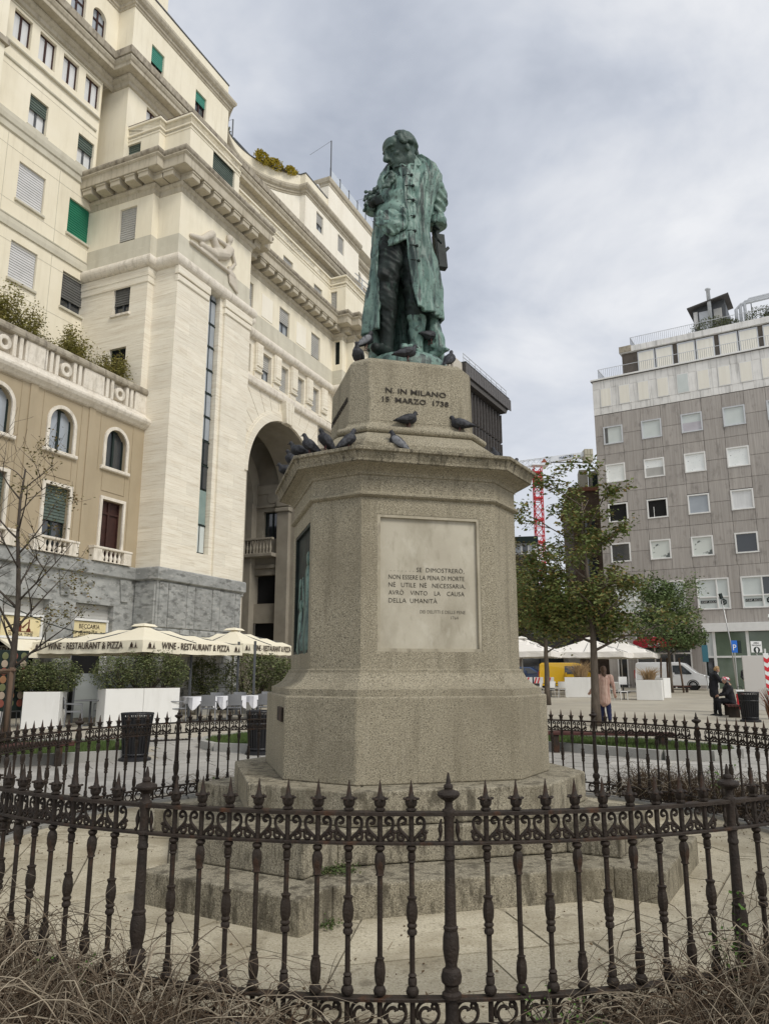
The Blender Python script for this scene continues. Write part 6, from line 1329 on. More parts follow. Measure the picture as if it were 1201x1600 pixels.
for (x, y, rz, lab) in ((9.75, 42.6, -20, 'white chair left of the white planter by the yellow van'), (8.5, 43.6, 60, 'white chair half hidden behind the pedestal moulding'), (12.0, 39.6, -60, 'white chair right of the tree trunk, left of a pair'), (12.75, 40.2, 70, 'white chair touching the dry grass planter'), (12.3, 41.6, 150, 'white chair behind the pair by the dry grass planter')):
    copy_tree(w0, None, (x, y, gz(y)), R(rz), lab, gwt)
def table(label, loc, w, mat, group, rz=0.0):
    t = thing('cafe_table', label, 'table', loc, rz, group); MB().bbox(-w / 2, w / 2, -w / 2, w / 2, .72, .75, .008).build('table_top', mat, t); MB().lathe([(.22, 0), (.22, .02), (.03, .04), (.03, .72)], 10).build('leg', frame_gr, t); return t
for k, (x, y) in enumerate(((-6.0, 25.2), (-5.15, 25.7), (-4.25, 26.2))):
    lab = ('leftmost', 'middle', 'rightmost')[k]; table('cafe table hidden under the %s white cloth' % lab, (x, y, gz(y)), .8, ch_grey, 'tables under white cloths', R(42))
    mb = MB(); rs = []; K = 48
    for q in (0, 1, 2):
        row = []
        for i in range(K):
            a_ = 2 * PI * i / K; r = .43 / max(abs(math.cos(a_)), abs(math.sin(a_))); drop = .20 + .20 * max(0, math.cos(4 * a_ - PI)) ** 1.5
            row.append((r * (1.0 + .03 * q * (1 + math.sin(9 * a_))) * math.cos(a_), r * (1.0 + .03 * q * (1 + math.sin(9 * a_))) * math.sin(a_), .757 - drop * q / 2))
        rs.append(row)
    mb.rings(rs, True, True, False); o = mb.build('tablecloth', cloth, None, smooth=True, auto=50, loc=(x, y, gz(y)), rz=R(42)); tag(o, 'white tablecloth with hanging corners on the %s table by the pedestal' % lab, 'tablecloth', 'white tablecloths')
table('small grey table between the two white planters', (-8.75, 23.3, gz(23)), .7, ch_grey, None); table('dark table among the white chairs right of the tree trunk', (12.45, 40.6, gz(40)), .7, ch_dark, None); table('dark table by the white chairs near the yellow van', (9.3, 43.6, gz(43)), .7, ch_dark, None)
pn = thing('menu_stand', 'small white menu stand on the cafe table right of the tree', 'menu', (12.4, 40.5, gz(40) + .752)); MB().bbox(-.22, .22, -.02, .02, .0, .40, .01).build('card', ch_white, pn)
# screens, planting and clutter behind the tables
scr = thing('glass_screen', 'clear wind screen with grey posts behind the planters', 'screen', (-8.9, 24.9, gz(25)), R(40)); MB().box(-1.0, 1.0, -.01, .01, .15, 1.5).build('pane', pm('screen_glass', (.30, .32, .31), rough=.08, spec=.6), scr)
for x in (-1, 0, 1): MB().box(x - .03, x + .03, -.03, .03, 0, 1.55).build('post', frame_gr, scr)
for (x, y, lab) in ((-6.6, 26.4, 'left'), (-5.35, 28.3, 'middle'), (-4.6, 27.4, 'right')):
    t = thing('screen_post', 'slim dark %s post of the terrace enclosure behind the white tables' % lab, 'post', (x, y, gz(y)), 0, 'posts behind the tables'); MB().bbox(-.04, .04, -.04, .04, 0, 2.6, .01).build('shaft', frame_gr, t); MB().bbox(-.1, .1, -.1, .1, 0, .03, .005).build('foot', frame_gr, t)
# bins
def bin_(label, loc, s=1.0):
    t = thing('litter_bin', label, 'bin', loc, 0, 'black slatted litter bins'); t.scale = (s, s, s); blk = pm('bin_black', (.014, .014, .015), (.022, .022, .024), 3, .45)
    MB().lathe([(.21, .06), (.26, .80)], 20).build('liner', blk, t); MB().lathe([(.30, .0), (.30, .05), (.2, .09)], 20).build('foot', blk, t)
    for (z, r) in ((.10, .225), (.60, .265), (.84, .29)): MB().rings([[(rr * math.cos(2 * PI * i / 24), rr * math.sin(2 * PI * i / 24), zz) for i in range(24)] for rr, zz in ((r + .012, z), (r + .022, z + .02), (r + .012, z + .04), (r - .005, z + .02), (r + .012, z))], True, False, False).build('hoop', blk, t)
    sl = MB().tube([(.225, 0, .08), (.275, 0, .70), (.295, 0, .86)], .012, 5).mesh('slat', blk)
    for k in range(26): inst(sl, 'slat', t, (0, 0, 0), 2 * PI * k / 26)
bin_('black slatted litter bin left of the pedestal, in front of the long planter', (-4.72, 15.0, .01), 1.0); bin_('black slatted litter bin close beside the pedestal, partly hidden', (-2.52, 16.0, .02), .98); bin_('black slatted litter bin at the right edge of the square', (11.6, 24.9, gz(25)), 1.05)
# benches
wood = pm('bench_wood', (.060, .022, .018), (.09, .035, .028), 5, .6, .2, 30, stretch=(1, 6, 6))
def bench(label, loc, rz, L, legs=True):
    t = thing('bench', label, 'bench', loc, rz)
    for k in range(4): MB().bbox(-L / 2, L / 2, -.21 + .108 * k, -.115 + .108 * k, .36, .42, .01).build('plank', wood, t)
    for x in (-L / 2 + .25, L / 2 - .25): MB().bbox(x - .06, x + .06, -.18, .18, 0, .36, .01).build('leg', iron, t)
bench('low dark red wooden bench at the left grass bed', (-6.3, 14.0, 0), R(24), 1.5); bench('long dark red wooden bench in front of the right grass bed', (4.6, 16.25, .02), R(-10), 2.6); bench('dark wooden bench where the seated person sits', (12.15, 27.4, gz(27)), R(72), 1.7); bench('second dark bench farther back beside the litter bin', (15.4, 33.5, gz(33)), R(72), 1.7); bench('long red-brown bench in front of the white van', (18.7, 50.8, gz(50)), R(-12), 2.4)
# kerbed grass beds
grass_b = pm('grass_soil', (.05, .075, .022), (.085, .115, .035), 8, .95, .4, 40)
def bed(label, P, n=14000):
    o = MB().prism(P, 0, .14).build('grass_bed', grass_b); struct(o)
    for i in range(len(P)):
        a, b = Vector(P[i]), Vector(P[(i + 1) % len(P)]); nrm = Vector(((b - a).y, -(b - a).x)).normalized(); L = (b - a).length; m = max(1, int(L / 1.1))
        for k in range(m):
            p, q = a + (b - a) * (k / m), a + (b - a) * ((k + 1) / m); e = (b - a).normalized() * .004
            MB().prism([tuple(p + e), tuple(q - e), tuple(q - e + nrm * .15), tuple(p + e + nrm * .15)], -.02, .20).build('kerb_stone', kerb_m, o)
    rnd = random.Random(len(P)); xs = [p[0] for p in P]; ys = [p[1] for p in P]; mb = MB(); c = 0
    while c < n:
        x, y = rnd.uniform(min(xs), max(xs)), rnd.uniform(min(ys), max(ys))
        if not in_poly(P, x, y): continue
        h = rnd.uniform(.05, .13); a = rnd.uniform(0, 6.3); dx, dy = math.cos(a) * .008, math.sin(a) * .008; lx, ly = rnd.uniform(-.04, .04), rnd.uniform(-.04, .04)
        mb.add([(x - dx, y - dy, .135), (x + dx, y + dy, .135), (x + lx, y + ly, .135 + h)], [(0, 1, 2)]); c += 1
    stuff(mb.build('grass', pm('grass_blades', (.065, .105, .026), (.10, .135, .04), 3, .8), o))
for (nm, P) in (('left', BED_L), ('right', BED_R), ('mid', BED_M)):
    A = sum(P[i - 1][0] * P[i][1] - P[i][0] * P[i - 1][1] for i in range(len(P))); bed(nm, P if A > 0 else P[::-1])
gt = thing('drain_grate', 'small dark drain grate in the paving behind the left fence', 'grate', (-5.15, 18.8, gz(18.8) + .012), R(28)); 
for k in range(12): MB().box(-.5 + .085 * k, -.45 + .085 * k, -.14, .14, 0, .014).build('bar', iron, gt)
MB().box(-.55, .55, -.18, .18, -.02, .004).build('frame', dark_void, gt)
# signs and posts on the right
blue = pm('sign_blue', (.02, .13, .50), rough=.4); swhite = pm('sign_white', (.72, .73, .72), rough=.5); teal = pm('sign_teal', (.03, .12, .16), rough=.5); sred = pm('sign_red', (.55, .03, .04), rough=.5)
def pole_sign(label, loc, h, w, hh, mat, rz=0, side=0, back=None):
    t = thing('road_sign', label, 'sign', loc, rz); MB().lathe([(.035, 0), (.035, h)], 8).build('pole', steel, t); p = MB().bbox(side - w / 2, side + w / 2, -.05, -.03, h - hh, h, .008).build('plate', mat, t); return t, p
t, p = pole_sign('blue square parking sign on a grey pole before the green glass shop', (21.1, 46.5, gz(46)), 3.2, .36, .72, blue); inst(text_mesh('P', .5, 'lettering', swhite, .004, width=.2), 'lettering', p, (-.1, -.056, 2.62)); MB().bbox(.20, .42, -.04, .0, 2.45, 3.2, .01).build('plate_back', frame_dk, t)
t, p = pole_sign('narrow dark teal sign on a pole left of the green glass shop', (22.2, 53.5, gz(53)), 3.1, .42, 1.15, teal)
t, p = pole_sign('white pedestrian area sign with a round black symbol', (17.45, 36.2, gz(36)), 2.85, .52, .52, swhite); inst(text_mesh('AREA', .10, 'lettering', frame_dk, .003, width=.26), 'lettering', p, (-.13, -.056, 2.74)); inst(text_mesh('PEDONALE', .08, 'lettering', frame_dk, .003, width=.42), 'lettering', p, (-.21, -.056, 2.64)); MB().lathe([(.15, 0), (.15, .01)], 20).xf(Matrix.Translation((0, -.052, 2.45)) @ Matrix.Rotation(R(90), 4, 'X')).build('round_symbol', frame_dk, p)
MB().prism_y([(-.03, 2.33), (.03, 2.33), (.06, 2.48), (.015, 2.56), (-.015, 2.56), (-.06, 2.48)], -.072, -.06).build('hand_symbol', swhite, p)
lp = thing('lamp_post', 'thin leaning grey mast carrying a small camera near the parking sign', 'mast', (22.2, 49.0, gz(49))); MB().tube([(0, 0, 0), (-.15, 0, 3), (-.5, 0, 6.0)], [.05, .045, .03], 8).build('mast', steel, lp, smooth=True); MB().obox((-.52, 0, 6.1), (.16, .2, .35), 0, 0, R(-15)).build('camera_head', frame_dk, lp)
cc = thing('surveillance_post', 'dark post with security camera and pale notice board at the right edge', 'camera post', (12.72, 24.4, gz(24))); MB().lathe([(.05, 0), (.05, 3.25)], 8).build('post', frame_dk, cc); nb = MB().bbox(-.26, .5, -.09, -.06, 2.35, 2.98, .01).xf(Matrix.Rotation(R(0), 4, 'Z')).build('notice_board', pm('notice_grey', (.46, .46, .47), rough=.6), cc)
inst(text_mesh('VARCO', .13, 'lettering', frame_dk, .003, width=.5), 'lettering', nb, (-.04, -.094, 2.80)); inst(text_mesh('ZONA TRAFFICO', .08, 'lettering', frame_dk, .003, width=.6), 'lettering', nb, (-.14, -.094, 2.56))
MB().tube([(0, 0, 3.02), (-.15, -.05, 3.1), (-.33, -.08, 3.12)], .02, 6).build('bracket', swhite, cc); MB().obox((-.42, -.1, 3.20), (.13, .34, .13), R(-40), R(-38)).build('camera_housing', swhite, cc); MB().obox((-.455, -.16, 3.16), (.10, .24, .08), R(-40), R(-38)).build('camera_lens', frame_dk, cc); MB().ellipsoid((-.05, -.05, 3.12), (.10, .10, .12)).build('camera_dome', frame_dk, cc, smooth=True)
sp = thing('striped_post', 'red and white striped warning board on a post at the right edge', 'barrier', (12.62, 25.6, gz(25))); MB().lathe([(.03, 0), (.03, 2.3)], 8).build('post', swhite, sp)
MB().bbox(-.10, .08, -.06, -.03, 1.0, 2.15, .006).build('board', swhite, sp)
for k in range(4): MB().add([(-.10, -.066, 1.05 + .28 * k), (.01, -.066, .98 + .28 * k), (.08, -.066, 1.04 + .28 * k), (.08, -.066, 1.18 + .28 * k), (.01, -.066, 1.12 + .28 * k), (-.10, -.066, 1.19 + .28 * k)], [(0, 1, 4, 5), (1, 2, 3, 4)]).build('red_chevron', sred, sp.children[-1])
for k in range(3): MB().lathe([(.034, .2 + .3 * k), (.034, .33 + .3 * k)], 8).build('red_band', sred, sp)
wpn = thing('site_panel', 'plain off-white hoarding panel behind the striped post', 'panel', (13.5, 28.5, gz(28)), R(-15)); MB().bbox(-.3, .6, -.03, .03, .15, 2.1, .01).build('sheet', pm('hoarding', (.55, .53, .50), rough=.7), wpn); MB().box(-.28, -.22, -.02, .02, 0, .15).build('foot', steel, wpn)
aw = thing('cafe_awning', 'dark red awning band with white letters on the grey office block', 'awning', (18 + .853 * 4.7 - .522 * 2.2, 62 - .5225 * 4.7 - .853 * 2.2, 0), R(-31.5)); MB().add([(-2.2, 2.1, 4.35), (2.2, 2.1, 4.35), (2.2, 0, 3.95), (-2.2, 0, 3.95), (-2.2, 0, 3.45), (2.2, 0, 3.45)], [(0, 1, 2, 3), (3, 2, 5, 4)]).build('canvas', pm('awning_red', (.26, .012, .022), (.30, .016, .03), 2, .8), aw); inst(text_mesh('CAS', .34, 'lettering', swhite, .004, width=.9), 'lettering', aw.children[0], (-1.1, -.02, 3.55))
# cars
tyre = pm('tyre', (.012, .012, .012), rough=.8); rim_m = pm('rim', (.35, .35, .36), rough=.35, metal=.5); lampm = pm('headlight', (.55, .57, .58), rough=.1, spec=.8); redl = pm('tail_light', (.35, .01, .01), rough=.2); plast = pm('black_plastic', (.02, .02, .021), rough=.6)
def vehicle(name, label, cat, loc, rz, paint, prof, W, wheels, wins, wr=.33, head=None, tail=None):
    t = thing(name, label, cat, loc, rz); hw = W / 2; n = len(prof)
    cx = sum(p[0] for p in prof) / n; cz = sum(p[1] for p in prof) / n
    zt = max(p[1] for p in prof); rs = []
    for (f, ins) in ((-1, .10), (-.96, .03), (-.80, 0), (.80, 0), (.96, .03), (1, .10)):
        row = []
        for (x, z) in prof:
            d = Vector((cx - x, cz - z)); d = d.normalized() * ins; nar = 1 - .13 * max(0, (z - 1.0)) / max(.3, zt - 1.0) if z > 1.0 else 1; row.append((x + d.x, hw * f * nar, z + d.y))
        rs.append(row)
    b = MB().rings(rs).build('body', paint, t)
    for s in (-1, 1):
        for poly, m in wins:
            nar = lambda z: 1 - .13 * max(0, (z - 1.0)) / max(.3, zt - 1.0) if z > 1.0 else 1
            MB().add([(x, s * (hw * nar(z) + .006), z) for (x, z) in poly], [tuple(range(len(poly)))]).build('side_window', m, t)
        for wx in wheels:
            w = MB().lathe([(wr * .62, -.10), (wr * .92, -.11), (wr, -.07), (wr, .07), (wr * .92, .11), (wr * .62, .10)], 22).xf(Matrix.Translation((wx, s * (hw - .10), wr)) @ Matrix.Rotation(R(90), 4, 'X')).build('wheel', tyre, t)
            MB().lathe([(wr * .64, -.085), (wr * .5, -.10), (wr * .2, -.085), (.02, -.09)], 18).xf(Matrix.Translation((wx, s * (hw - .10), wr)) @ Matrix.Rotation(R(90 * s), 4, 'X')).build('rim', rim_m, w)
            MB().rings([[(wx + r * math.cos(PI * i / 12), s * (hw + .004), wr + r * math.sin(PI * i / 12)) for i in range(13)] for r in (wr * 1.02, wr * 1.18)], False, False, False).build('wheel_arch', plast, t).modifiers.new('t', 'SOLIDIFY').thickness = .02
        if head: MB().add([(x, s * (hw - .01 - .10 * k), z) for k, (x, z) in zip((0, 0, 1, 1), head)], [(0, 1, 2, 3)]).build('headlight', lampm, t).modifiers.new('t', 'SOLIDIFY').thickness = .04
        if tail: MB().bbox(tail[0] - .02, tail[0] + .03, s * (hw - .1) - .08, s * (hw - .1) + .08, tail[1], tail[2], .01).build('tail_light', redl, t)
        MB().obox((wins[-1][0][0][0] + .08, s * (hw + .10), 1.12), (.10, .18, .22), 0).build('mirror', paint, t)
    x0, x1 = min(p[0] for p in prof), max(p[0] for p in prof)
    MB().bbox(x1 - .14, x1 + .03, -hw + .12, hw - .12, .30, .52, .02).build('bumper', plast, t); MB().bbox(x0 - .03, x0 + .1, -hw + .12, hw - .12, .30, .52, .02).build('bumper', plast, t)
    return t
VAN = [(-2.45, .30), (-2.48, 1.0), (-2.40, 1.85), (-2.25, 1.96), (.55, 1.96), (.95, 1.88), (1.75, 1.20), (2.30, 1.02), (2.46, .80), (2.47, .32)]
van_w = [([(.15, 1.12), (.15, 1.72), (.80, 1.72), (1.42, 1.16), (1.36, 1.10)], glass)]
car_white = pm('paint_white', (.70, .71, .72), rough=.25, coat=.6, spec=.5); car_yel = pm('paint_yellow', (.70, .42, .012), rough=.25, coat=.6, spec=.5); car_blue = pm('paint_blue', (.03, .055, .13), rough=.25, coat=.6, spec=.5)
vehicle('parked_van', 'white panel van parked facing right before the grey office block', 'van', (20.75, 56.0, gz(56) - .02), R(-27), car_white, VAN, 1.95, (-1.55, 1.45), van_w, .34, [(2.36, .98), (2.44, .80), (2.20, .86), (2.0, 1.02)], (-2.46, .8, 1.4))
YEL = [(-2.1, .30), (-2.14, 1.0), (-2.05, 1.80), (-1.9, 1.90), (.35, 1.90), (.75, 1.82), (1.35, 1.22), (1.95, 1.02), (2.1, .8), (2.1, .32)]
vehicle('delivery_van', 'bright yellow delivery van parked behind the white cafe chairs', 'van', (13.0, 54.5, gz(54)), R(-12), car_yel, YEL, 1.85, (-1.35, 1.25), [([(-.35, 1.12), (-.35, 1.66), (.60, 1.66), (1.06, 1.16)], glass)], .32, [(2.0, .98), (2.08, .80), (1.85, .86), (1.7, 1.0)], (-2.12, .8, 1.3))
CAR = [(-2.0, .30), (-2.1, .75), (-1.9, .98), (-1.35, 1.42), (-.7, 1.52), (.25, 1.50), (.95, 1.05), (1.75, .92), (2.05, .72), (2.05, .30)]
vehicle('parked_car', 'dark blue car half hidden between the pedestal and the yellow van', 'car', (10.6, 57.0, gz(57) + .1), R(-20), car_blue, CAR, 1.75, (-1.3, 1.25), [([(-1.2, 1.02), (-.75, 1.40), (-.2, 1.42), (-.2, 1.02)], glass), ([(-.12, 1.02), (-.12, 1.42), (.2, 1.40), (.75, 1.04)], glass)], .31, [(1.95, .88), (2.03, .74), (1.8, .76), (1.6, .88)], (-2.05, .7, .9))
def barrier():
    t = thing('striped_barrier', 'low red and white striped barrier in front of the blue car', 'barrier', (10.2, 51.5, gz(51)), R(-10))
    for k in range(3): MB().bbox(-1.0 + .7 * k, -.4 + .7 * k, -.03, .03, .55, .95, .01).build('board', swhite, t); [MB().add([(-1.0 + .7 * k + .2 * j, -.036, .56), (-.9 + .7 * k + .2 * j, -.036, .56), (-.78 + .7 * k + .2 * j, -.036, .94), (-.88 + .7 * k + .2 * j, -.036, .94)], [(0, 1, 2, 3)]).build('red_stripe', sred, t.children[-1]) for j in range(2)]
    for x in (-.9, .9): MB().box(x - .03, x + .03, -.03, .03, 0, .6).build('leg', steel, t)
barrier()
# people
skin = pm('skin', (.42, .25, .18), (.46, .28, .21), 8, .6); hair_bl = pm('hair_blond', (.30, .19, .09), (.38, .25, .12), 12, .6, .3); hair_br = pm('hair_brown', (.07, .04, .025), (.11, .065, .04), 12, .6, .3); hair_bk = pm('hair_black', (.012, .01, .009), rough=.5); hair_gr = pm('hair_grey', (.28, .27, .26), (.36, .35, .34), 12, .7)
coat_bk = pm('coat_black', (.012, .012, .015), (.02, .02, .024), 6, .85, .3, 20); trou_bk = pm('trousers_black', (.010, .010, .012), rough=.9); trou_nv = pm('trousers_navy', (.018, .022, .065), rough=.9); coat_pk = pm('coat_beige_stripes', (.60, .44, .36), (.36, .20, .16), 5, .9, .2, 20, stretch=(5, 5, .3)); shoe_w = pm('shoes_white', (.72, .72, .70), rough=.5); shoe_b = pm('shoes_black', (.015, .014, .014), rough=.5); floral = pm('floral_scarf', (.55, .06, .10), (.60, .60, .58), 12, .8, lo=.45, hi=.52); shirt_w = pm('shirt_white', (.75, .75, .75), rough=.8)
def person(label, loc, rz, J, coatm, trom, shoem, hairm, hair_long=False, coat_len=.8, extra=None):
    """J: joints in metres, facing +x; keys hip, chest, neck, head, lsh, lel, lwr, rsh, rel, rwr, lkn, lan, rkn, ran"""
    t = thing('person', label, 'person', loc, rz); b = MB(); V = {k: Vector(v) for k, v in J.items()}; up = (V['head'] - V['neck']).normalized()
    fwd = V.get('look', Vector((1, 0, 0))).normalized()
    b.ellipsoid(V['head'], (.083, .075, .112)); b.ellipsoid(V['head'] + fwd * .03 - up * .055, (.055, .055, .06)); b.capsule(V['head'] + fwd * .085 + up * .01, V['head'] + fwd * .10 - up * .03, .010, .016, 8, 3)
    for s in (-1, 1): sd = fwd.cross(up).normalized() * s; b.ellipsoid(V['head'] + sd * .078, (.018, .018, .03)); b.ellipsoid(V['head'] + fwd * .07 + sd * .03 + up * .02, (.014, .014, .011))
    b.ellipsoid(V['head'] + fwd * .078 - up * .055, (.012, .022, .008))
    b.capsule(V['neck'], V['head'] - up * .05, .055, .05); b.capsule(V['chest'], V['hip'], .125, .13)
    for s in 'lr':
        b.capsule(V['chest'], V[s + 'sh'], .09, .06); b.capsule(V[s + 'sh'], V[s + 'el'], .05, .040); b.capsule(V[s + 'el'], V[s + 'wr'], .038, .026)
        d = (V[s + 'wr'] - V[s + 'el']).normalized(); q = d.orthogonal().normalized(); b.capsule(V[s + 'wr'], V[s + 'wr'] + d * .06, .026, .034, 8, 3)
        for i in range(4): w = q * (-.033 + .022 * i); b.capsule(V[s + 'wr'] + d * .07 + w, V[s + 'wr'] + d * (.12 + .012 * (1.5 - abs(i - 1.5))) + w * 1.1, .0105, .009, 6, 2)
        b.capsule(V[s + 'wr'] + d * .03 + q * .035, V[s + 'wr'] + d * .075 + q * .062, .012, .010, 6, 2)
        b.capsule(V['hip'], V[s + 'kn'], .095, .06); b.capsule(V[s + 'kn'], V[s + 'an'], .056, .04); b.capsule(V[s + 'an'] + Vector((-.02, 0, -.05)), V[s + 'an'] + fwd * .13 + Vector((0, 0, -.06)), .04, .032)
    me = remesh(b, .0095, 2, 'body'); me.materials.append(skin); inst(me, 'body', t)
    c = MB(); c.capsule(V['chest'], V['hip'], .175, .165, 14); hem = V['hip'] + Vector((0, 0, -(coat_len - .55)))
    c.capsule(V['hip'], hem, .165, .17, 14)
    for s in 'lr': c.capsule(V['chest'] + Vector((0, 0, .04)), V[s + 'sh'], .12, .085); c.capsule(V[s + 'sh'], V[s + 'el'], .078, .062); c.capsule(V[s + 'el'], V[s + 'wr'] - (V[s + 'wr'] - V[s + 'el']) * .06, .06, .046)
    c.capsule(V['neck'] - up * .02, V['neck'] + up * .03, .08, .075)
    me = remesh(c, .014, 4, 'jacket'); P, Nn = coords(me); setco(me, P + Nn * (.018 * fold_noise(P, 7, 7, 9, 3.0))[:, None]); me.materials.append(coatm); inst(me, 'jacket', t)
    c = MB()
    for s in 'lr': c.capsule(V['hip'], V[s + 'kn'], .12, .085); c.capsule(V[s + 'kn'], V[s + 'an'] + Vector((0, 0, .02)), .08, .062)
    me = remesh(c, .013, 3, 'trousers'); P, Nn = coords(me); setco(me, P + Nn * (.010 * fold_noise(P, 8, 8, 14, 5.0))[:, None]); me.materials.append(trom); inst(me, 'trousers', t)
    for s in 'lr':
        c = MB(); c.capsule(V[s + 'an'] + Vector((-.03, 0, -.05)), V[s + 'an'] + fwd * .16 + Vector((0, 0, -.06)), .05, .042); c.capsule(V[s + 'an'], V[s + 'an'] + Vector((0, 0, -.03)), .05, .05); me = remesh(c, .012, 2, 'shoe'); me.materials.append(shoem); inst(me, 'shoe', t)
    c = MB(); c.ellipsoid(V['head'] - fwd * .025 + up * .028, (.096, .092, .105))
    if hair_long: c.capsule(V['head'] - fwd * .06, V['neck'] - fwd * .09 - up * .12, .08, .07); c.capsule(V['head'] - fwd * .02 - up * .02, V['neck'] - fwd * .06 - up * .05, .088, .07)
    else:
        c.ellipsoid(V['head'] - fwd * .05 - up * .02, (.075, .082, .08))
    me = remesh(c, .011, 2, 'hair'); P, Nn = coords(me)
    rel = (P - np.array(V['head'])); face = rel @ np.array(fwd); hgt = rel @ np.array(up); P = P - np.array(fwd) * (np.clip(face - .035, 0, 1) * np.clip((.075 - hgt) / .03, 0, 1) * 1.4)[:, None]
    setco(me, P + Nn * (.008 * fold_noise(P, 26, 26, 12, 1.0))[:, None]); me.materials.append(hairm); inst(me, 'hair', t)
    if extra: extra(t, V, fwd, up)
    return t
person('woman in black coat, black trousers and white shoes bending toward the seated person', (12.62, 29.8, gz(30)), R(-12), dict(hip=(-.03, 0, .93), chest=(.02, 0, 1.30), neck=(.07, 0, 1.46), head=(.15, 0, 1.585), look=(.85, 0, -.5), lsh=(.05, .19, 1.38), lel=(.22, .24, 1.16), lwr=(.46, .16, 1.10), rsh=(.05, -.19, 1.38), rel=(.22, -.24, 1.14), rwr=(.47, -.14, 1.06), lkn=(.02, .10, .50), lan=(-.02, .10, .09), rkn=(.03, -.10, .50), ran=(.02, -.11, .09)), coat_bk, trou_bk, shoe_w, hair_bl, False, .80)
def scarf(t, V, fwd, up):
    c = MB(); c.ellipsoid(V['head'] + up * .06 - fwd * .03, (.115, .11, .075)); rnd = random.Random(3)
    for i in range(16): c.ellipsoid(V['head'] + Vector((rnd.uniform(-.12, .10), rnd.uniform(-.11, .11), rnd.uniform(.0, .12))), (.035, .035, .03), None, 8, 6)
    me = remesh(c, .012, 1, 'flower_headdress'); me.materials.append(floral); inst(me, 'flower_headdress', t)
person('seated person in dark jacket with flowered headscarf on the wooden bench', (12.25, 27.75, gz(28)), R(172), dict(hip=(-.05, 0, .52), chest=(.02, 0, .92), neck=(.05, 0, 1.08), head=(.09, 0, 1.21), look=(1, 0, -.2), lsh=(.03, .18, 1.0), lel=(.14, .24, .76), lwr=(.36, .12, .70), rsh=(.03, -.18, 1.0), rel=(.14, -.24, .76), rwr=(.36, -.10, .68), lkn=(.40, .10, .50), lan=(.38, .10, .09), rkn=(.42, -.12, .50), ran=(.48, -.12, .09)), coat_bk, trou_bk, shoe_b, hair_gr, False, .62, scarf)
def collar(t, V, fwd, up):
    c = MB(); p = V['neck'] + fwd * .17 - up * .02; c.add([tuple(p + Vector((0, -.07, .06))), tuple(p + Vector((0, .07, .06))), tuple(p + Vector((.012, 0, -.20)))], [(0, 1, 2)]); o = c.build('shirt_front', shirt_w, t); o.modifiers.new('t', 'SOLIDIFY').thickness = .02
ST = dict(hip=(0, 0, .93), chest=(.01, 0, 1.32), neck=(.03, 0, 1.48), head=(.05, 0, 1.615), look=(1, 0, -.25), lsh=(0, .20, 1.40), lel=(.02, .27, 1.14), lwr=(.14, .20, .98), rsh=(0, -.20, 1.40), rel=(.02, -.27, 1.14), rwr=(.14, -.20, .98), lkn=(.02, .10, .50), lan=(-.02, .10, .09), rkn=(.02, -.10, .50), ran=(.0, -.11, .09))
person('man in dark jacket with white shirt collar standing before the green glass', (19.6, 42.0, gz(42)), R(-105), ST, coat_bk, trou_bk, shoe_b, hair_bk, False, .72, collar)
WK = dict(ST); WK.update(lel=(.05, .30, 1.16), lwr=(.12, .42, .96), rel=(-.05, -.27, 1.14), rwr=(.0, -.30, .88), lkn=(.10, .09, .50), lan=(.06, .09, .10), rkn=(-.02, -.09, .50), ran=(-.16, -.09, .12), look=(1, 0, 0))
person('long haired woman in pale striped jacket and navy trousers behind the tree trunk', (6.86, 24.3, gz(24)), R(80), WK, coat_pk, trou_nv, shoe_b, hair_br, True, .82)
bk = thing('shopping_bag', 'red bag with white top standing behind the flowered headscarf', 'bag', (14.35, 31.5, gz(31)), R(-20)); MB().bbox(-.14, .14, -.1, .1, 0, .62, .03).build('bag_body', sred, bk); MB().bbox(-.16, .16, -.1, .1, .62, .78, .03).build('bag_top', swhite, bk); MB().tube([(-.1, 0, .78), (-.08, 0, .9), (.08, 0, .9), (.1, 0, .78)], .015, 6).build('handle', frame_dk, bk)
# ------------------------------------------------------------------ vegetation
bark = pm('bark', (.085, .068, .052), (.14, .115, .09), 6, .95, .8, 25, stretch=(2, 2, .5)); bark_dk = pm('bark_dark', (.05, .04, .032), (.09, .075, .06), 8, .95, .6, 30, stretch=(2, 2, .5))
def leafmat(n, a, b, c, sc=1.6):
    return pm(n, a, b, sc, .6, 0, spec=.25, lo=.42, hi=.58, stain=[(9, c, .8, .54, .60, (1, 1, 1))])
leaf_a = leafmat('leaf_green_brown', (.095, .135, .036), (.15, .175, .055), (.25, .13, .045), 1.3); leaf_b = leafmat('leaf_fine_green', (.10, .15, .052), (.145, .19, .075), (.065, .09, .038)); leaf_h = leafmat('leaf_hedge', (.085, .11, .042), (.135, .16, .062), (.28, .27, .13), 4)
leaf_y = leafmat('leaf_bamboo', (.21, .20, .05), (.30, .27, .085), (.36, .30, .12), 2); leaf_o = leafmat('leaf_sparse', (.10, .095, .035), (.14, .12, .04), (.17, .09, .03), 3); leaf_g = leafmat('leaf_fresh', (.07, .14, .025), (.11, .19, .04), (.05, .10, .02), 9)
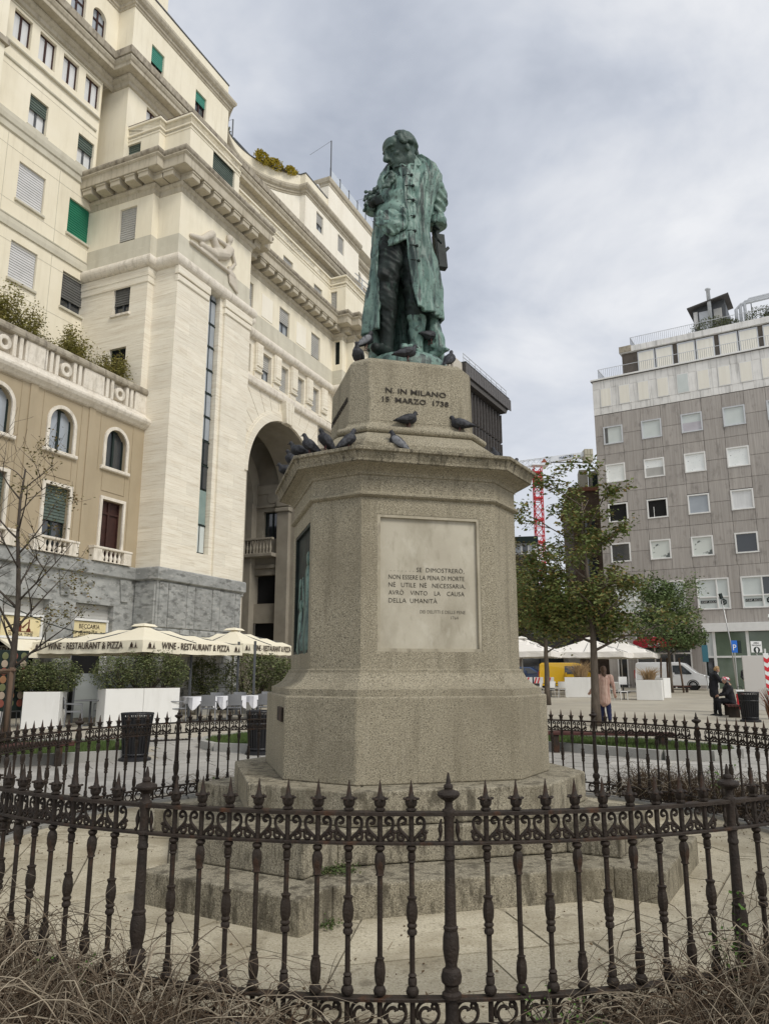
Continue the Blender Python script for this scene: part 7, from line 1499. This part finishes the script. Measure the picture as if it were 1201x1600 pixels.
def leaves(mb, P, size, rnd, droop=.3, long=1.9):
    """folded leaf: two facing triangles pairs sharing a midrib"""
    for p in P:
        a = rnd.uniform(0, 2 * PI); e = rnd.uniform(-.5, .7) - droop; L = size * rnd.uniform(.6, 1.25) * long / 2; w = size * rnd.uniform(.35, .6) / 1.6; r = rnd.uniform(-.9, .9)
        d = Vector((math.cos(a) * math.cos(e), math.sin(a) * math.cos(e), math.sin(e))); s = d.cross(Vector((0, 0, 1))); s = (s.normalized() if s.length > 1e-3 else Vector((1, 0, 0))); n = s.cross(d); s = s * math.cos(r) + n * math.sin(r); n = s.cross(d)
        c = Vector(p); m = c + d * L * .5; mb.add([tuple(c), tuple(m + s * w + n * w * .35), tuple(c + d * L), tuple(m - s * w + n * w * .35)], [(0, 1, 2), (0, 2, 3)])
def grow(loc, h, rnd, spread, levels=3, fork=.28, r0=.14, n0=7, up=.55, bend=.25, trunk_to=.9):
    """trunk with recursive limbs -> (wood mesh builder, list of twig points)"""
    wood = MB(); tips = []
    def limb(p, d, L, r, lv):
        pts = [Vector(p)]; rad = [r]; k = 6 if lv > 0 else 4; v = Vector(d).normalized()
        for i in range(k):
            v = (v + Vector((rnd.uniform(-1, 1), rnd.uniform(-1, 1), rnd.uniform(-.6, .8) * (.9 if lv else .3))) * bend * .5).normalized(); pts.append(pts[-1] + v * (L / k)); rad.append(max(.0035, r * (1 - .75 * (i + 1) / k)))
        wood.tube(pts, rad, 6 if r > .03 else 4)
        if lv >= levels: tips.extend(pts[1:]); return
        if lv >= levels - 1: tips.extend(pts[3:])
        for _ in range(3 + (lv == 0) * 2):
            i = rnd.randint(2, k); b = pts[i]; a = rnd.uniform(0, 2 * PI); dv = (v * .6 + Vector((math.cos(a), math.sin(a), rnd.uniform(-.1, up))) * .9).normalized(); limb(b, dv, L * rnd.uniform(.45, .7), rad[i] * .75 + .002, lv + 1)
    H_ = h * trunk_to; pts = []; rad = []
    for i in range(9): t = i / 8; pts.append(Vector((math.sin(t * 5 + rnd.random()) * .02 * h * t, math.cos(t * 4) * .015 * h * t, H_ * t))); rad.append(r0 * (1.25 if i == 0 else 1) * (1 - .86 * t) + .008)
    wood.tube(pts, rad, 9)
    for j in range(n0):
        t = fork + (1 - fork) * (j + rnd.uniform(0, .7)) / n0; i = min(7, int(t * 8)); p = pts[i].lerp(pts[i + 1], t * 8 - i); a = j * 2.4 + rnd.uniform(-.5, .5); L = spread * (1.05 - .55 * abs(t - .45)) * rnd.uniform(.75, 1.1)
        limb(p, Vector((math.cos(a), math.sin(a), up * rnd.uniform(.5, 1.4))), L, r0 * .42 * (1.1 - t * .6), 1)
    return wood, tips
def tree(name, label, loc, seed, h, spread, mat, nleaf, lsize, group=None, jit=.22, keep=None, kw={}, extra_blobs=(), barkm=bark):
    rnd = random.Random(seed); t = thing(name, label, 'tree', loc, 0, group); wood, tips = grow(loc, h, rnd, spread, **kw)
    wood.build('trunk', barkm, t, smooth=True); mb = MB(); P = []
    tips = [p for p in tips if keep is None or keep(p)]
    while len(P) < nleaf and tips:
        p = rnd.choice(tips); P.append((p.x + rnd.gauss(0, jit), p.y + rnd.gauss(0, jit), p.z + rnd.gauss(-.05, jit * .8)))
    for (c, rd, n) in extra_blobs:
        for _ in range(n):
            v = Vector((rnd.gauss(0, 1), rnd.gauss(0, 1), rnd.gauss(0, 1))).normalized() * rnd.random() ** .4; v = Vector((c[0] + v.x * rd[0], c[1] + v.y * rd[1], c[2] + v.z * rd[2]))
            if mnoise.noise(v * 1.4 + Vector((seed, 0, 0))) > -.18: P.append(tuple(v))
    leaves(mb, P, lsize, rnd); mb.build('crown', mat, t)
    return t
tree('green_tree', 'tall loose green and brown leaved tree with a grey trunk behind the right fence', (6.25, 23.2, gz(23)), 12, 7.5, 2.0, leaf_a, 4200, .16, kw=dict(n0=13, r0=.13, fork=.30, up=.62, levels=3), jit=.13,
     extra_blobs=(((-1.3, -.2, 4.0), (1.0, .9, .8), 2300), ((-.9, .3, 3.1), (1.1, .9, .6), 1900), ((.1, -.4, 3.6), (.8, .8, .75), 1500), ((.8, .0, 2.9), (.8, .8, .5), 1000), ((-.6, 0, 6.2), (.55, .6, .7), 700), ((.1, 0, 5.6), (.5, .6, .5), 350), ((.55, -.2, 6.6), (.40, .5, .45), 260), ((-.95, .0, 5.2), (.35, .4, .3), 200), ((1.0, .1, 4.2), (.55, .5, .4), 260), ((-1.7, 0, 4.9), (.35, .4, .35), 200)))
tree('round_tree', 'rounded finer leaved green tree with stakes behind the white van bench', (18.4, 50.0, gz(50)), 5, 7.2, 2.4, leaf_b, 4500, .20, kw=dict(n0=13, r0=.12, fork=.34, up=.5), jit=.30,
     extra_blobs=(((0, 0, 4.6), (2.3, 2.2, 2.2), 6000), ((-.4, 0, 6.4), (1.2, 1.2, 1.0), 2200), ((1.2, 0, 3.6), (1.4, 1.4, .9), 2200)))
tree('dark_tree', 'dark leafy tree close behind the right side of the pedestal', (7.3, 35.0, gz(35)), 9, 6.6, 1.9, leaf_a, 3500, .17, kw=dict(n0=11, r0=.13, fork=.36), jit=.25, extra_blobs=(((-.2, 0, 4.5), (1.8, 1.5, 1.2), 3400), ((1.0, 0, 3.8), (1.2, 1.1, .7), 1300)))
tree('far_tree', 'small yellowing tree behind the dark house under the crane', (14.3, 93, gz(93)), 3, 19.0, 3, leaf_o, 1500, .5, kw=dict(n0=10, r0=.2, fork=.5), jit=.6)
tree('street_tree', 'dark tree deep in the street behind the white parasols', (11.5, 66, gz(66)), 21, 9.0, 3.0, leaf_a, 3000, .3, kw=dict(n0=11, r0=.16, fork=.35), jit=.4, extra_blobs=(((0, 0, 6.3), (2.8, 2.5, 2.2), 4500),))
tree('bare_tree', 'slender nearly bare young tree with few yellowing leaves at the left edge', (-8.2, 17.0, gz(17)), 8, 6.9, 1.75, leaf_o, 520, .085, kw=dict(n0=15, r0=.085, fork=.26, up=1.25, levels=3, bend=.20), jit=.10, keep=lambda p: p.x > .1, extra_blobs=(((1.25, 0, 3.75), (.45, .4, .45), 260), ((.95, 0, 2.9), (.45, .4, .3), 140), ((.75, 0, 5.6), (.35, .3, .35), 150)), barkm=bark_dk)
st = thing('tree_stakes', 'weathered wooden stakes with crossbar supporting the bare young tree', 'stakes', (-8.1, 17.1, gz(17))); wd = pm('stake_wood', (.10, .065, .042), (.15, .10, .07), 4, .9, .4, 20, stretch=(4, 4, .4))
for (x, y) in ((.02, -.3), (-.75, -.2), (-.4, .5)): MB().tube([(x, y, 0), (x * .96, y * .96, 1.72)], .05, 8).build('stake', wd, st, smooth=True)
MB().tube([(-.85, -.24, 1.62), (.12, -.32, 1.66)], .035, 8).build('crossbar', wd, st, smooth=True); MB().tube([(-.78, -.2, 1.58), (-.4, .55, 1.6), (.05, -.3, 1.58)], .03, 8).build('crossbar', wd, st, smooth=True)
s2 = thing('tree_stakes', 'three dark stakes around the trunk of the rounded tree', 'stakes', (18.4, 49.9, gz(50)))
for (x, y) in ((-.7, 0), (.75, 0), (0, .6)): MB().tube([(x, y, 0), (x * .8, y * .8, 2.2)], .06, 6).build('stake', wd, s2, smooth=True)
def hedge(label, loc, rz, blobs, seed, n, mat=leaf_h, size=.075, cat='hedge', name='hedge', z0=0.0, group=None):
    rnd = random.Random(seed); t = thing(name, label, cat, loc, rz, group); P = []; w = MB()
    for (c, rd) in blobs:
        for _ in range(n // len(blobs)):
            v = Vector((rnd.gauss(0, 1), rnd.gauss(0, 1), rnd.gauss(0, 1))).normalized() * (.62 + .45 * rnd.random() ** .7); k = 1 + .22 * mnoise.noise(v * 2.6 + Vector((seed, 1, 2)))
            P.append((c[0] + v.x * rd[0] * k, c[1] + v.y * rd[1] * k, c[2] + v.z * rd[2] * k))
        for _ in range(12): a = rnd.uniform(0, 6.28); w.tube([(c[0] * .6, c[1] * .6, z0 - .1), (c[0] + rd[0] * .5 * math.cos(a), c[1] + rd[1] * .5 * math.sin(a), c[2]), (c[0] + rd[0] * .9 * math.cos(a), c[1] + rd[1] * .9 * math.sin(a), c[2] + rd[2] * rnd.uniform(-.3, .9))], [.02, .01, .004], 4)
    mb = MB(); leaves(mb, P, size, rnd, .1, 1.7); w.build('stem', bark_dk, t); mb.build('foliage', mat, t); return t
hg = 'clipped hedges in the white planters'
hedge('dense dark hedge in the left white planter below the parasol edge', (-9.75, 22.5, gz(22) + 1.0), R(8), (((-.35, 0, .42), (.62, .42, .46)), ((.35, 0, .46), (.62, .42, .50)), ((0, 0, .38), (.8, .5, .42))), 1, 6500, group=hg)
hedge('dense dark hedge in the long white planter below the parasol', (-7.42, 23.7, gz(23) + 1.06), R(42), (((-.9, 0, .48), (.62, .5, .50)), ((-.2, 0, .55), (.7, .5, .52)), ((.55, 0, .60), (.75, .5, .55)), ((1.05, 0, .50), (.45, .45, .50))), 2, 8500, group=hg)
hedge('yellow-green shrub in the planter at the left edge of the photo', (-12.1, 23.9, gz(23) + .84), R(20), (((0, 0, .3), (.6, .35, .38)),), 4, 1800, leaf_y, group=hg)
hedge('leafy green shrub in a pot behind the white-clothed tables', (-5.2, 28.9, gz(29) + .7), 0, (((0, 0, .7), (.9, .6, .75)), ((.8, .2, .8), (.8, .6, .65))), 6, 4500, leaf_h, .10, 'shrub', 'shrub')
hedge('dark shrub behind the parasol pole left of the clothed tables', (-6.6, 28.4, gz(28) + .7), 0, (((0, 0, .6), (.6, .5, .7)),), 7, 2400, leaf_h, .10, 'shrub', 'shrub'); hedge('small shrub showing beside the pedestal moulding on the left', (-3.62, 28.2, gz(28) + 1.0), 0, (((0, 0, .5), (.45, .4, .5)),), 9, 1400, leaf_h, .10, 'shrub', 'shrub')
for (x, y, lab) in ((-5.0, 28.9, 'leafy green shrub'), (-6.6, 28.4, 'dark shrub'), (-3.62, 28.2, 'small shrub')):
    p = thing('plant_pot', 'pale pot holding the %s' % (lab + (' behind the white-clothed tables' if 'leafy' in lab else ' left of the clothed tables' if 'dark' in lab else ' beside the pedestal moulding')), 'pot', (x, y, gz(y)), 0, 'pots behind the tables'); MB().lathe([(.28, 0), (.36, .7), (.33, .7), (.33, .66)], 14).build('pot_body', kerb_m, p); MB().lathe([(.32, .60), (.32, .66)], 14).build('soil', soil, p)
for k, (s, y, hz, w) in enumerate(((-5.9, 2.5, 3.7, 1.5), (-3.4, 2.3, 3.1, 1.4), (-.95, 2.2, 2.75, 1.35))):
    lab = ('leftmost', 'middle', 'rightmost, beside the travertine tower')[k]; rnd = random.Random(30 + k); t = thing('terrace_shrub', 'feathery yellow-green shrub above the carved parapet, %s of three' % lab if k < 2 else 'feathery yellow-green shrub above the carved parapet, nearest the travertine tower', 'shrub', P66(s, y, 12.0), PA, 'shrubs on the palazzo terrace')
    MB().bbox(-w * .8, w * .8, -.35, .35, 0, .55, .02).build('trough', cornice_m, t); wd_ = MB(); P = []
    for i in range(64):
        a = rnd.uniform(0, 6.28); r = rnd.random() ** .5; hh = hz * rnd.uniform(.55, 1.05) * (1 - .35 * r * r); tip = Vector((w * 1.05 * r * math.cos(a), .7 * r * math.sin(a), hh)); b0 = Vector((tip.x * .35, tip.y * .3, .5)); mid = (b0 + tip) / 2 + Vector((0, 0, .3)); wd_.tube([b0, mid, tip], [.014, .010, .004], 4)
        for _ in range(150): u = rnd.uniform(.28, 1.0); q = b0.lerp(mid, u * 2) if u < .5 else mid.lerp(tip, u * 2 - 1); P.append((q.x + rnd.gauss(0, .13), q.y + rnd.gauss(0, .13), q.z + rnd.gauss(0, .12)))
    wd_.build('stem', bark_dk, t); mb = MB(); leaves(mb, P, .095, rnd, .25, 2.4); mb.build('foliage', leaf_y, t)
hedge('yellow flowering shrubs on the curved palazzo roof terrace', P66(14.6, 5.75, 35.85), PA, (((0, 0, .2), (.7, .4, .32)), ((1.1, -.4, .2), (.7, .4, .3)), ((2.1, -1.0, .15), (.6, .4, .28))), 11, 2400, leafmat('leaf_yellow', (.38, .31, .03), (.48, .38, .05), (.22, .22, .05), 3), .16, 'shrub', 'roof_shrub')
hedge('green shrubs behind the railing of the palazzo roof terrace', P66(10.6, 7.0, 35.8), PA, (((-.4, 0, .3), (.7, .5, .4)), ((1.2, 0, .7), (.5, .4, .5))), 12, 1500, leaf_h, .16, 'shrub', 'roof_shrub')
def UR(s, y, z): return (18 + .8526 * s + .5225 * y, 62 - .5225 * s + .8526 * y, z)
for (s, w, lab, k) in ((9.4, 1.6, 'below the flue', 1), (13.4, 1.3, 'under the ducts, left clump', 2), (16.4, 1.6, 'under the ducts, right clump', 3)):
    hedge('dark green roof shrub on the grey office block ' + lab, UR(s, 3.6, 29.7), R(-31.5), (((0, 0, .8), (w, .6, .85)), ((w * .7, 0, .6), (w * .7, .5, .65))), 14 + k, 2600, leaf_h, .16, 'shrub', 'roof_shrub', group='shrubs on the office roof')
straw = pm('dry_straw', (.30, .20, .10), (.40, .28, .15), 9, .9)
def tuft(label, loc, n, w, h, seed, mat=straw):
    rnd = random.Random(seed); t = thing('dry_grass_plant', label, 'plant', loc, 0, 'dry grasses in the white planters'); mb = MB()
    for _ in range(n):
        a = rnd.uniform(0, 6.28); r = w * rnd.random(); q = rnd.uniform(.5, 1.0); mb.tube([(r * .5 * math.cos(a), r * .3 * math.sin(a), 0), (r * .8 * math.cos(a), r * .5 * math.sin(a), h * q * .6), (r * 1.4 * math.cos(a), r * .9 * math.sin(a), h * q * rnd.uniform(.6, 1.0))], [.010, .008, .003], 3)
    mb.build('stalks', mat, t)
tuft('dry straw grass in the planter right of the stacked chairs', (13.55, 39.8, gz(40) + 1.0), 260, .55, .75, 1); tuft('dry straw grass in the planter behind the tree trunk', (10.9, 43.2, gz(43) + 1.08), 300, .65, 1.0, 2); tuft('reddish dry plant beside the striped post at the right edge', (12.9, 26.0, gz(26)), 240, .35, 1.2, 5, pm('dry_red', (.16, .07, .04), (.22, .11, .06), 9, .9))
# dry bramble tangles outside and inside the fence
twig = pm('dry_twig', (.20, .163, .114), (.36, .305, .225), 4, .9, 0, stain=[(3, (.48, .42, .31), .7, .53, .64, (1, 1, 1))]); twig_md = pm('dry_twig_brown', (.095, .072, .048), (.17, .132, .092), 4, .95); twig_dk = pm('dry_twig_dark', (.045, .029, .017), (.09, .06, .036), 5, .95)  # pale to dark tones put highlights and shaded depth into the tangle
def bramble(name, label, n, place, seed, mat, rmin=.0018, rmax=.0045, height=None, reach=.5):
    rnd = random.Random(seed); mb = MB()
    for _ in range(n):
        x, y, hz = place(rnd); a = rnd.uniform(0, 2 * PI); L = reach * rnd.uniform(.4, 1.3); p0 = Vector((x, y, .01)); tip = Vector((x + L * math.cos(a), y + L * math.sin(a) * .8, max(.02, hz * rnd.uniform(-.1, .55)))); top = (p0 + tip) / 2 + Vector((rnd.uniform(-.12, .12), rnd.uniform(-.12, .12), hz * rnd.uniform(.35, 1.45)))
        r = rnd.uniform(rmin, rmax) * (1 if rnd.random() < .93 else 1.7); K = 7; pts = []
        for i in range(K + 1): u = i / K; q = p0 * (1 - u) ** 2 + top * 2 * u * (1 - u) + tip * u * u; pts.append(q + Vector((rnd.gauss(0, .004), rnd.gauss(0, .004), rnd.gauss(0, .004))))
        mb.tube(pts, [r * (1 - .7 * i / K) for i in range(K + 1)], 4, cap=False)
        if rnd.random() < .5:
            j = rnd.randint(2, K - 1); b = pts[j]; d = Vector((rnd.uniform(-1, 1), rnd.uniform(-1, 1), rnd.uniform(-.3, .9))) * .16; mb.tube([b, b + d * .5 + Vector((0, 0, .02)), b + d], [r * .6, r * .45, r * .2], 3, cap=False)
    o = mb.build(name, mat, None); tag(o, label, 'dry shrub', None, 'stuff'); return o
def pl_left(rnd):
    x = -2.6 + 2.5 * rnd.random() ** 1.15; yf = MY - math.sqrt(max(.1, 4.05 ** 2 - (x - MX) ** 2)); y = yf - rnd.uniform(.0, .75); k = max(.3, 1 - (x + 1.2) / 1.6) if x > -1.2 else 1
    return x, y, .58 * min(1, k) * rnd.uniform(.4, 1.15)
def pl_right(rnd):
    x = 2.9 - 2.0 * rnd.random() ** 1.1; yf = MY - math.sqrt(max(.1, 4.05 ** 2 - (x - MX) ** 2)); y = yf - rnd.uniform(.0, .75); k = min(1, max(.28, (x - .55) / 1.1))
    return x, y, .62 * k * rnd.uniform(.4, 1.15)
for s, (pf, side) in enumerate(((pl_left, 'left'), (pl_right, 'right'))):
    bramble('dry_bramble', 'tangle of pale dry stems in front of the fence, lower %s' % side, 430, pf, 3 + s, twig, .0016, .0043, reach=.8)
    bramble('dry_bramble', 'brown dry arching stems mixed in the pale tangle, lower %s' % side, 650, pf, 23 + s, twig_md, .0016, .0042, reach=.65)
    bramble('dry_shade_stems', 'reddish dead stems coloured dark for the shaded depth under the pale tangle, lower %s' % side, 1500, lambda r, pf=pf: (lambda q: (q[0], q[1], q[2] * .70))(pf(r)), 13 + s, twig_dk, .0016, .0036, reach=.5)  # dark stem colour stands in for shade deep in the tangle
def pl_far(rnd): a = R(rnd.uniform(14, 44)); r = 4.1 + rnd.uniform(0, .75); return MX + r * math.cos(a), MY + r * math.sin(a), .50 * rnd.uniform(.5, 1.1)
def pl_farl(rnd): a = R(rnd.uniform(104, 128)); r = 4.1 + rnd.uniform(0, .5); return MX + r * math.cos(a), MY + r * math.sin(a), .30 * rnd.uniform(.4, 1.1)
bramble('dry_bramble', 'brown dead shrub mass behind the far right fence', 1500, pl_far, 7, twig_dk, .002, .004, reach=.4); bramble('dry_bramble', 'thin pale stems over the brown shrub behind the far right fence', 260, pl_far, 8, twig, .002, .004, reach=.6)
bramble('dry_bramble', 'small heap of dry stems behind the fence left of the pedestal', 420, pl_farl, 9, twig, .002, .0045, reach=.5)
o = MB().prism([(-3.2, 2.4), (3.4, 2.4), (3.4, 4.9), (2.6, 4.55)] + [(MX + 4.05 * math.cos(R(-a)), MY + 4.05 * math.sin(R(-a))) for a in range(55, 126, 7)] + [(-3.0, 5.0)], -.02, .012).build('planting_soil', soil); struct(o)
rndd = random.Random(77); mb = MB()
for _ in range(2600):
    x = rndd.uniform(-2.7, 2.9); yf = MY - math.sqrt(4.05 ** 2 - (x - MX) ** 2); y = yf - rndd.uniform(0.02, 1.2); leaves(mb, [(x, y, .015 + rndd.random() * .03)], .035, rndd, .1)
oo = mb.build('leaf_litter', twig_dk); tag(oo, 'brown dead leaves on the soil in front of the fence', 'leaf litter', None, 'stuff')
def sprig(label, loc, n, h, w, seed, lsz=.032):
    rnd = random.Random(seed); t = thing('green_sprig', label, 'plant', loc, 0, 'green sprigs in the dry shrubs'); s = MB(); P = []
    for _ in range(n):
        a = rnd.uniform(0, 6.28); q = rnd.uniform(.5, 1); tip = Vector((w * q * math.cos(a), w * q * math.sin(a), h * rnd.uniform(.55, 1.05))); s.tube([(0, 0, 0), tip * .5 + Vector((0, 0, .03)), tip], [.0035, .0025, .0012], 4)
        for k in range(11): u = .3 + .7 * k / 10; q2 = tip * u; P.append((q2.x + rnd.gauss(0, .014), q2.y + rnd.gauss(0, .014), q2.z + rnd.gauss(0, .012)))
    s.build('stem', bark_dk, t); mb = MB(); leaves(mb, P, lsz, rnd, 0, 1.8); mb.build('foliage', leaf_g, t)
sprig('fresh green shoot beside the fence post at lower right', (1.72, 4.12, .05), 7, .50, .10, 1); sprig('small green sprig in the brambles right of the front post', (.75, 3.72, .03), 8, .26, .20, 2, .022); sprig('green weeds at the bottom edge right of centre', (.98, 3.72, .0), 16, .14, .14, 3, .022); sprig('green weed among dry stems at lower left', (-1.55, 4.12, .0), 8, .28, .14, 4, .024); sprig('yellow-green shoot behind the far right fence', (4.05, 9.6, .0), 9, .55, .20, 5, .05); sprig('green shoots behind the fence left of the pedestal', (-2.1, 11.0, .0), 14, .30, .30, 6, .05)
def weeds(label, c, w, n, seed):
    rnd = random.Random(seed); a = R(14.54); mb = MB(); P = []
    for _ in range(n): lx, ly = c[0] + rnd.gauss(0, w[0]), c[1] + rnd.gauss(0, w[1]); P.append((MX + lx * math.cos(a) - ly * math.sin(a), MY + lx * math.sin(a) + ly * math.cos(a), c[2] + abs(rnd.gauss(0, .018))))
    leaves(mb, P, .026, rnd, -.1, 1.6); o = mb.build('moss_weeds', leafmat('weed_leaf', (.05, .075, .022), (.08, .11, .035), (.12, .11, .05), 14)); tag(o, label, 'weeds', None, 'stuff')
weeds('low green weeds growing on the lower step at its left joint', (-1.0, -1.74, .245), (.10, .06), 520, 1); weeds('green weeds at the foot of the lower step, left joint', (-1.10, -2.16, .022), (.05, .04), 150, 2); weeds('moss tufts on the palazzo cornice', (0, 0, -50), (.1, .1), 3, 3) if False else None
def yard_litter():
    rnd = random.Random(41); mb = MB(); P = []
    for _ in range(420):
        a = rnd.uniform(0, 2 * PI); r = 3.85 - abs(rnd.gauss(0, .55)); P.append((MX + r * math.cos(a), MY + r * math.sin(a), .024))
    leaves(mb, P, .03, rnd, .05, 1.6)
    for _ in range(140):
        a = rnd.uniform(0, 2 * PI); r = rnd.uniform(2.3, 3.8); c = Vector((MX + r * math.cos(a), MY + r * math.sin(a), .026)); d = rnd.uniform(0, 6.28); l = rnd.uniform(.03, .14); mb.tube([c, c + Vector((math.cos(d) * l, math.sin(d) * l, .004))], .0018, 3)
    for _ in range(220):
        a = rnd.uniform(0, 2 * PI); r = rnd.uniform(2.2, 3.8); mb.ellipsoid((MX + r * math.cos(a), MY + r * math.sin(a), .026), (rnd.uniform(.003, .008),) * 2 + (.004,), None, 6, 4)
    o = mb.build('leaf_litter', pm('litter_brown', (.10, .065, .035), (.16, .11, .06), 8, .95)); tag(o, 'scattered brown leaves, twigs and pebbles on the slabs inside the fence', 'leaf litter', None, 'stuff')
yard_litter()
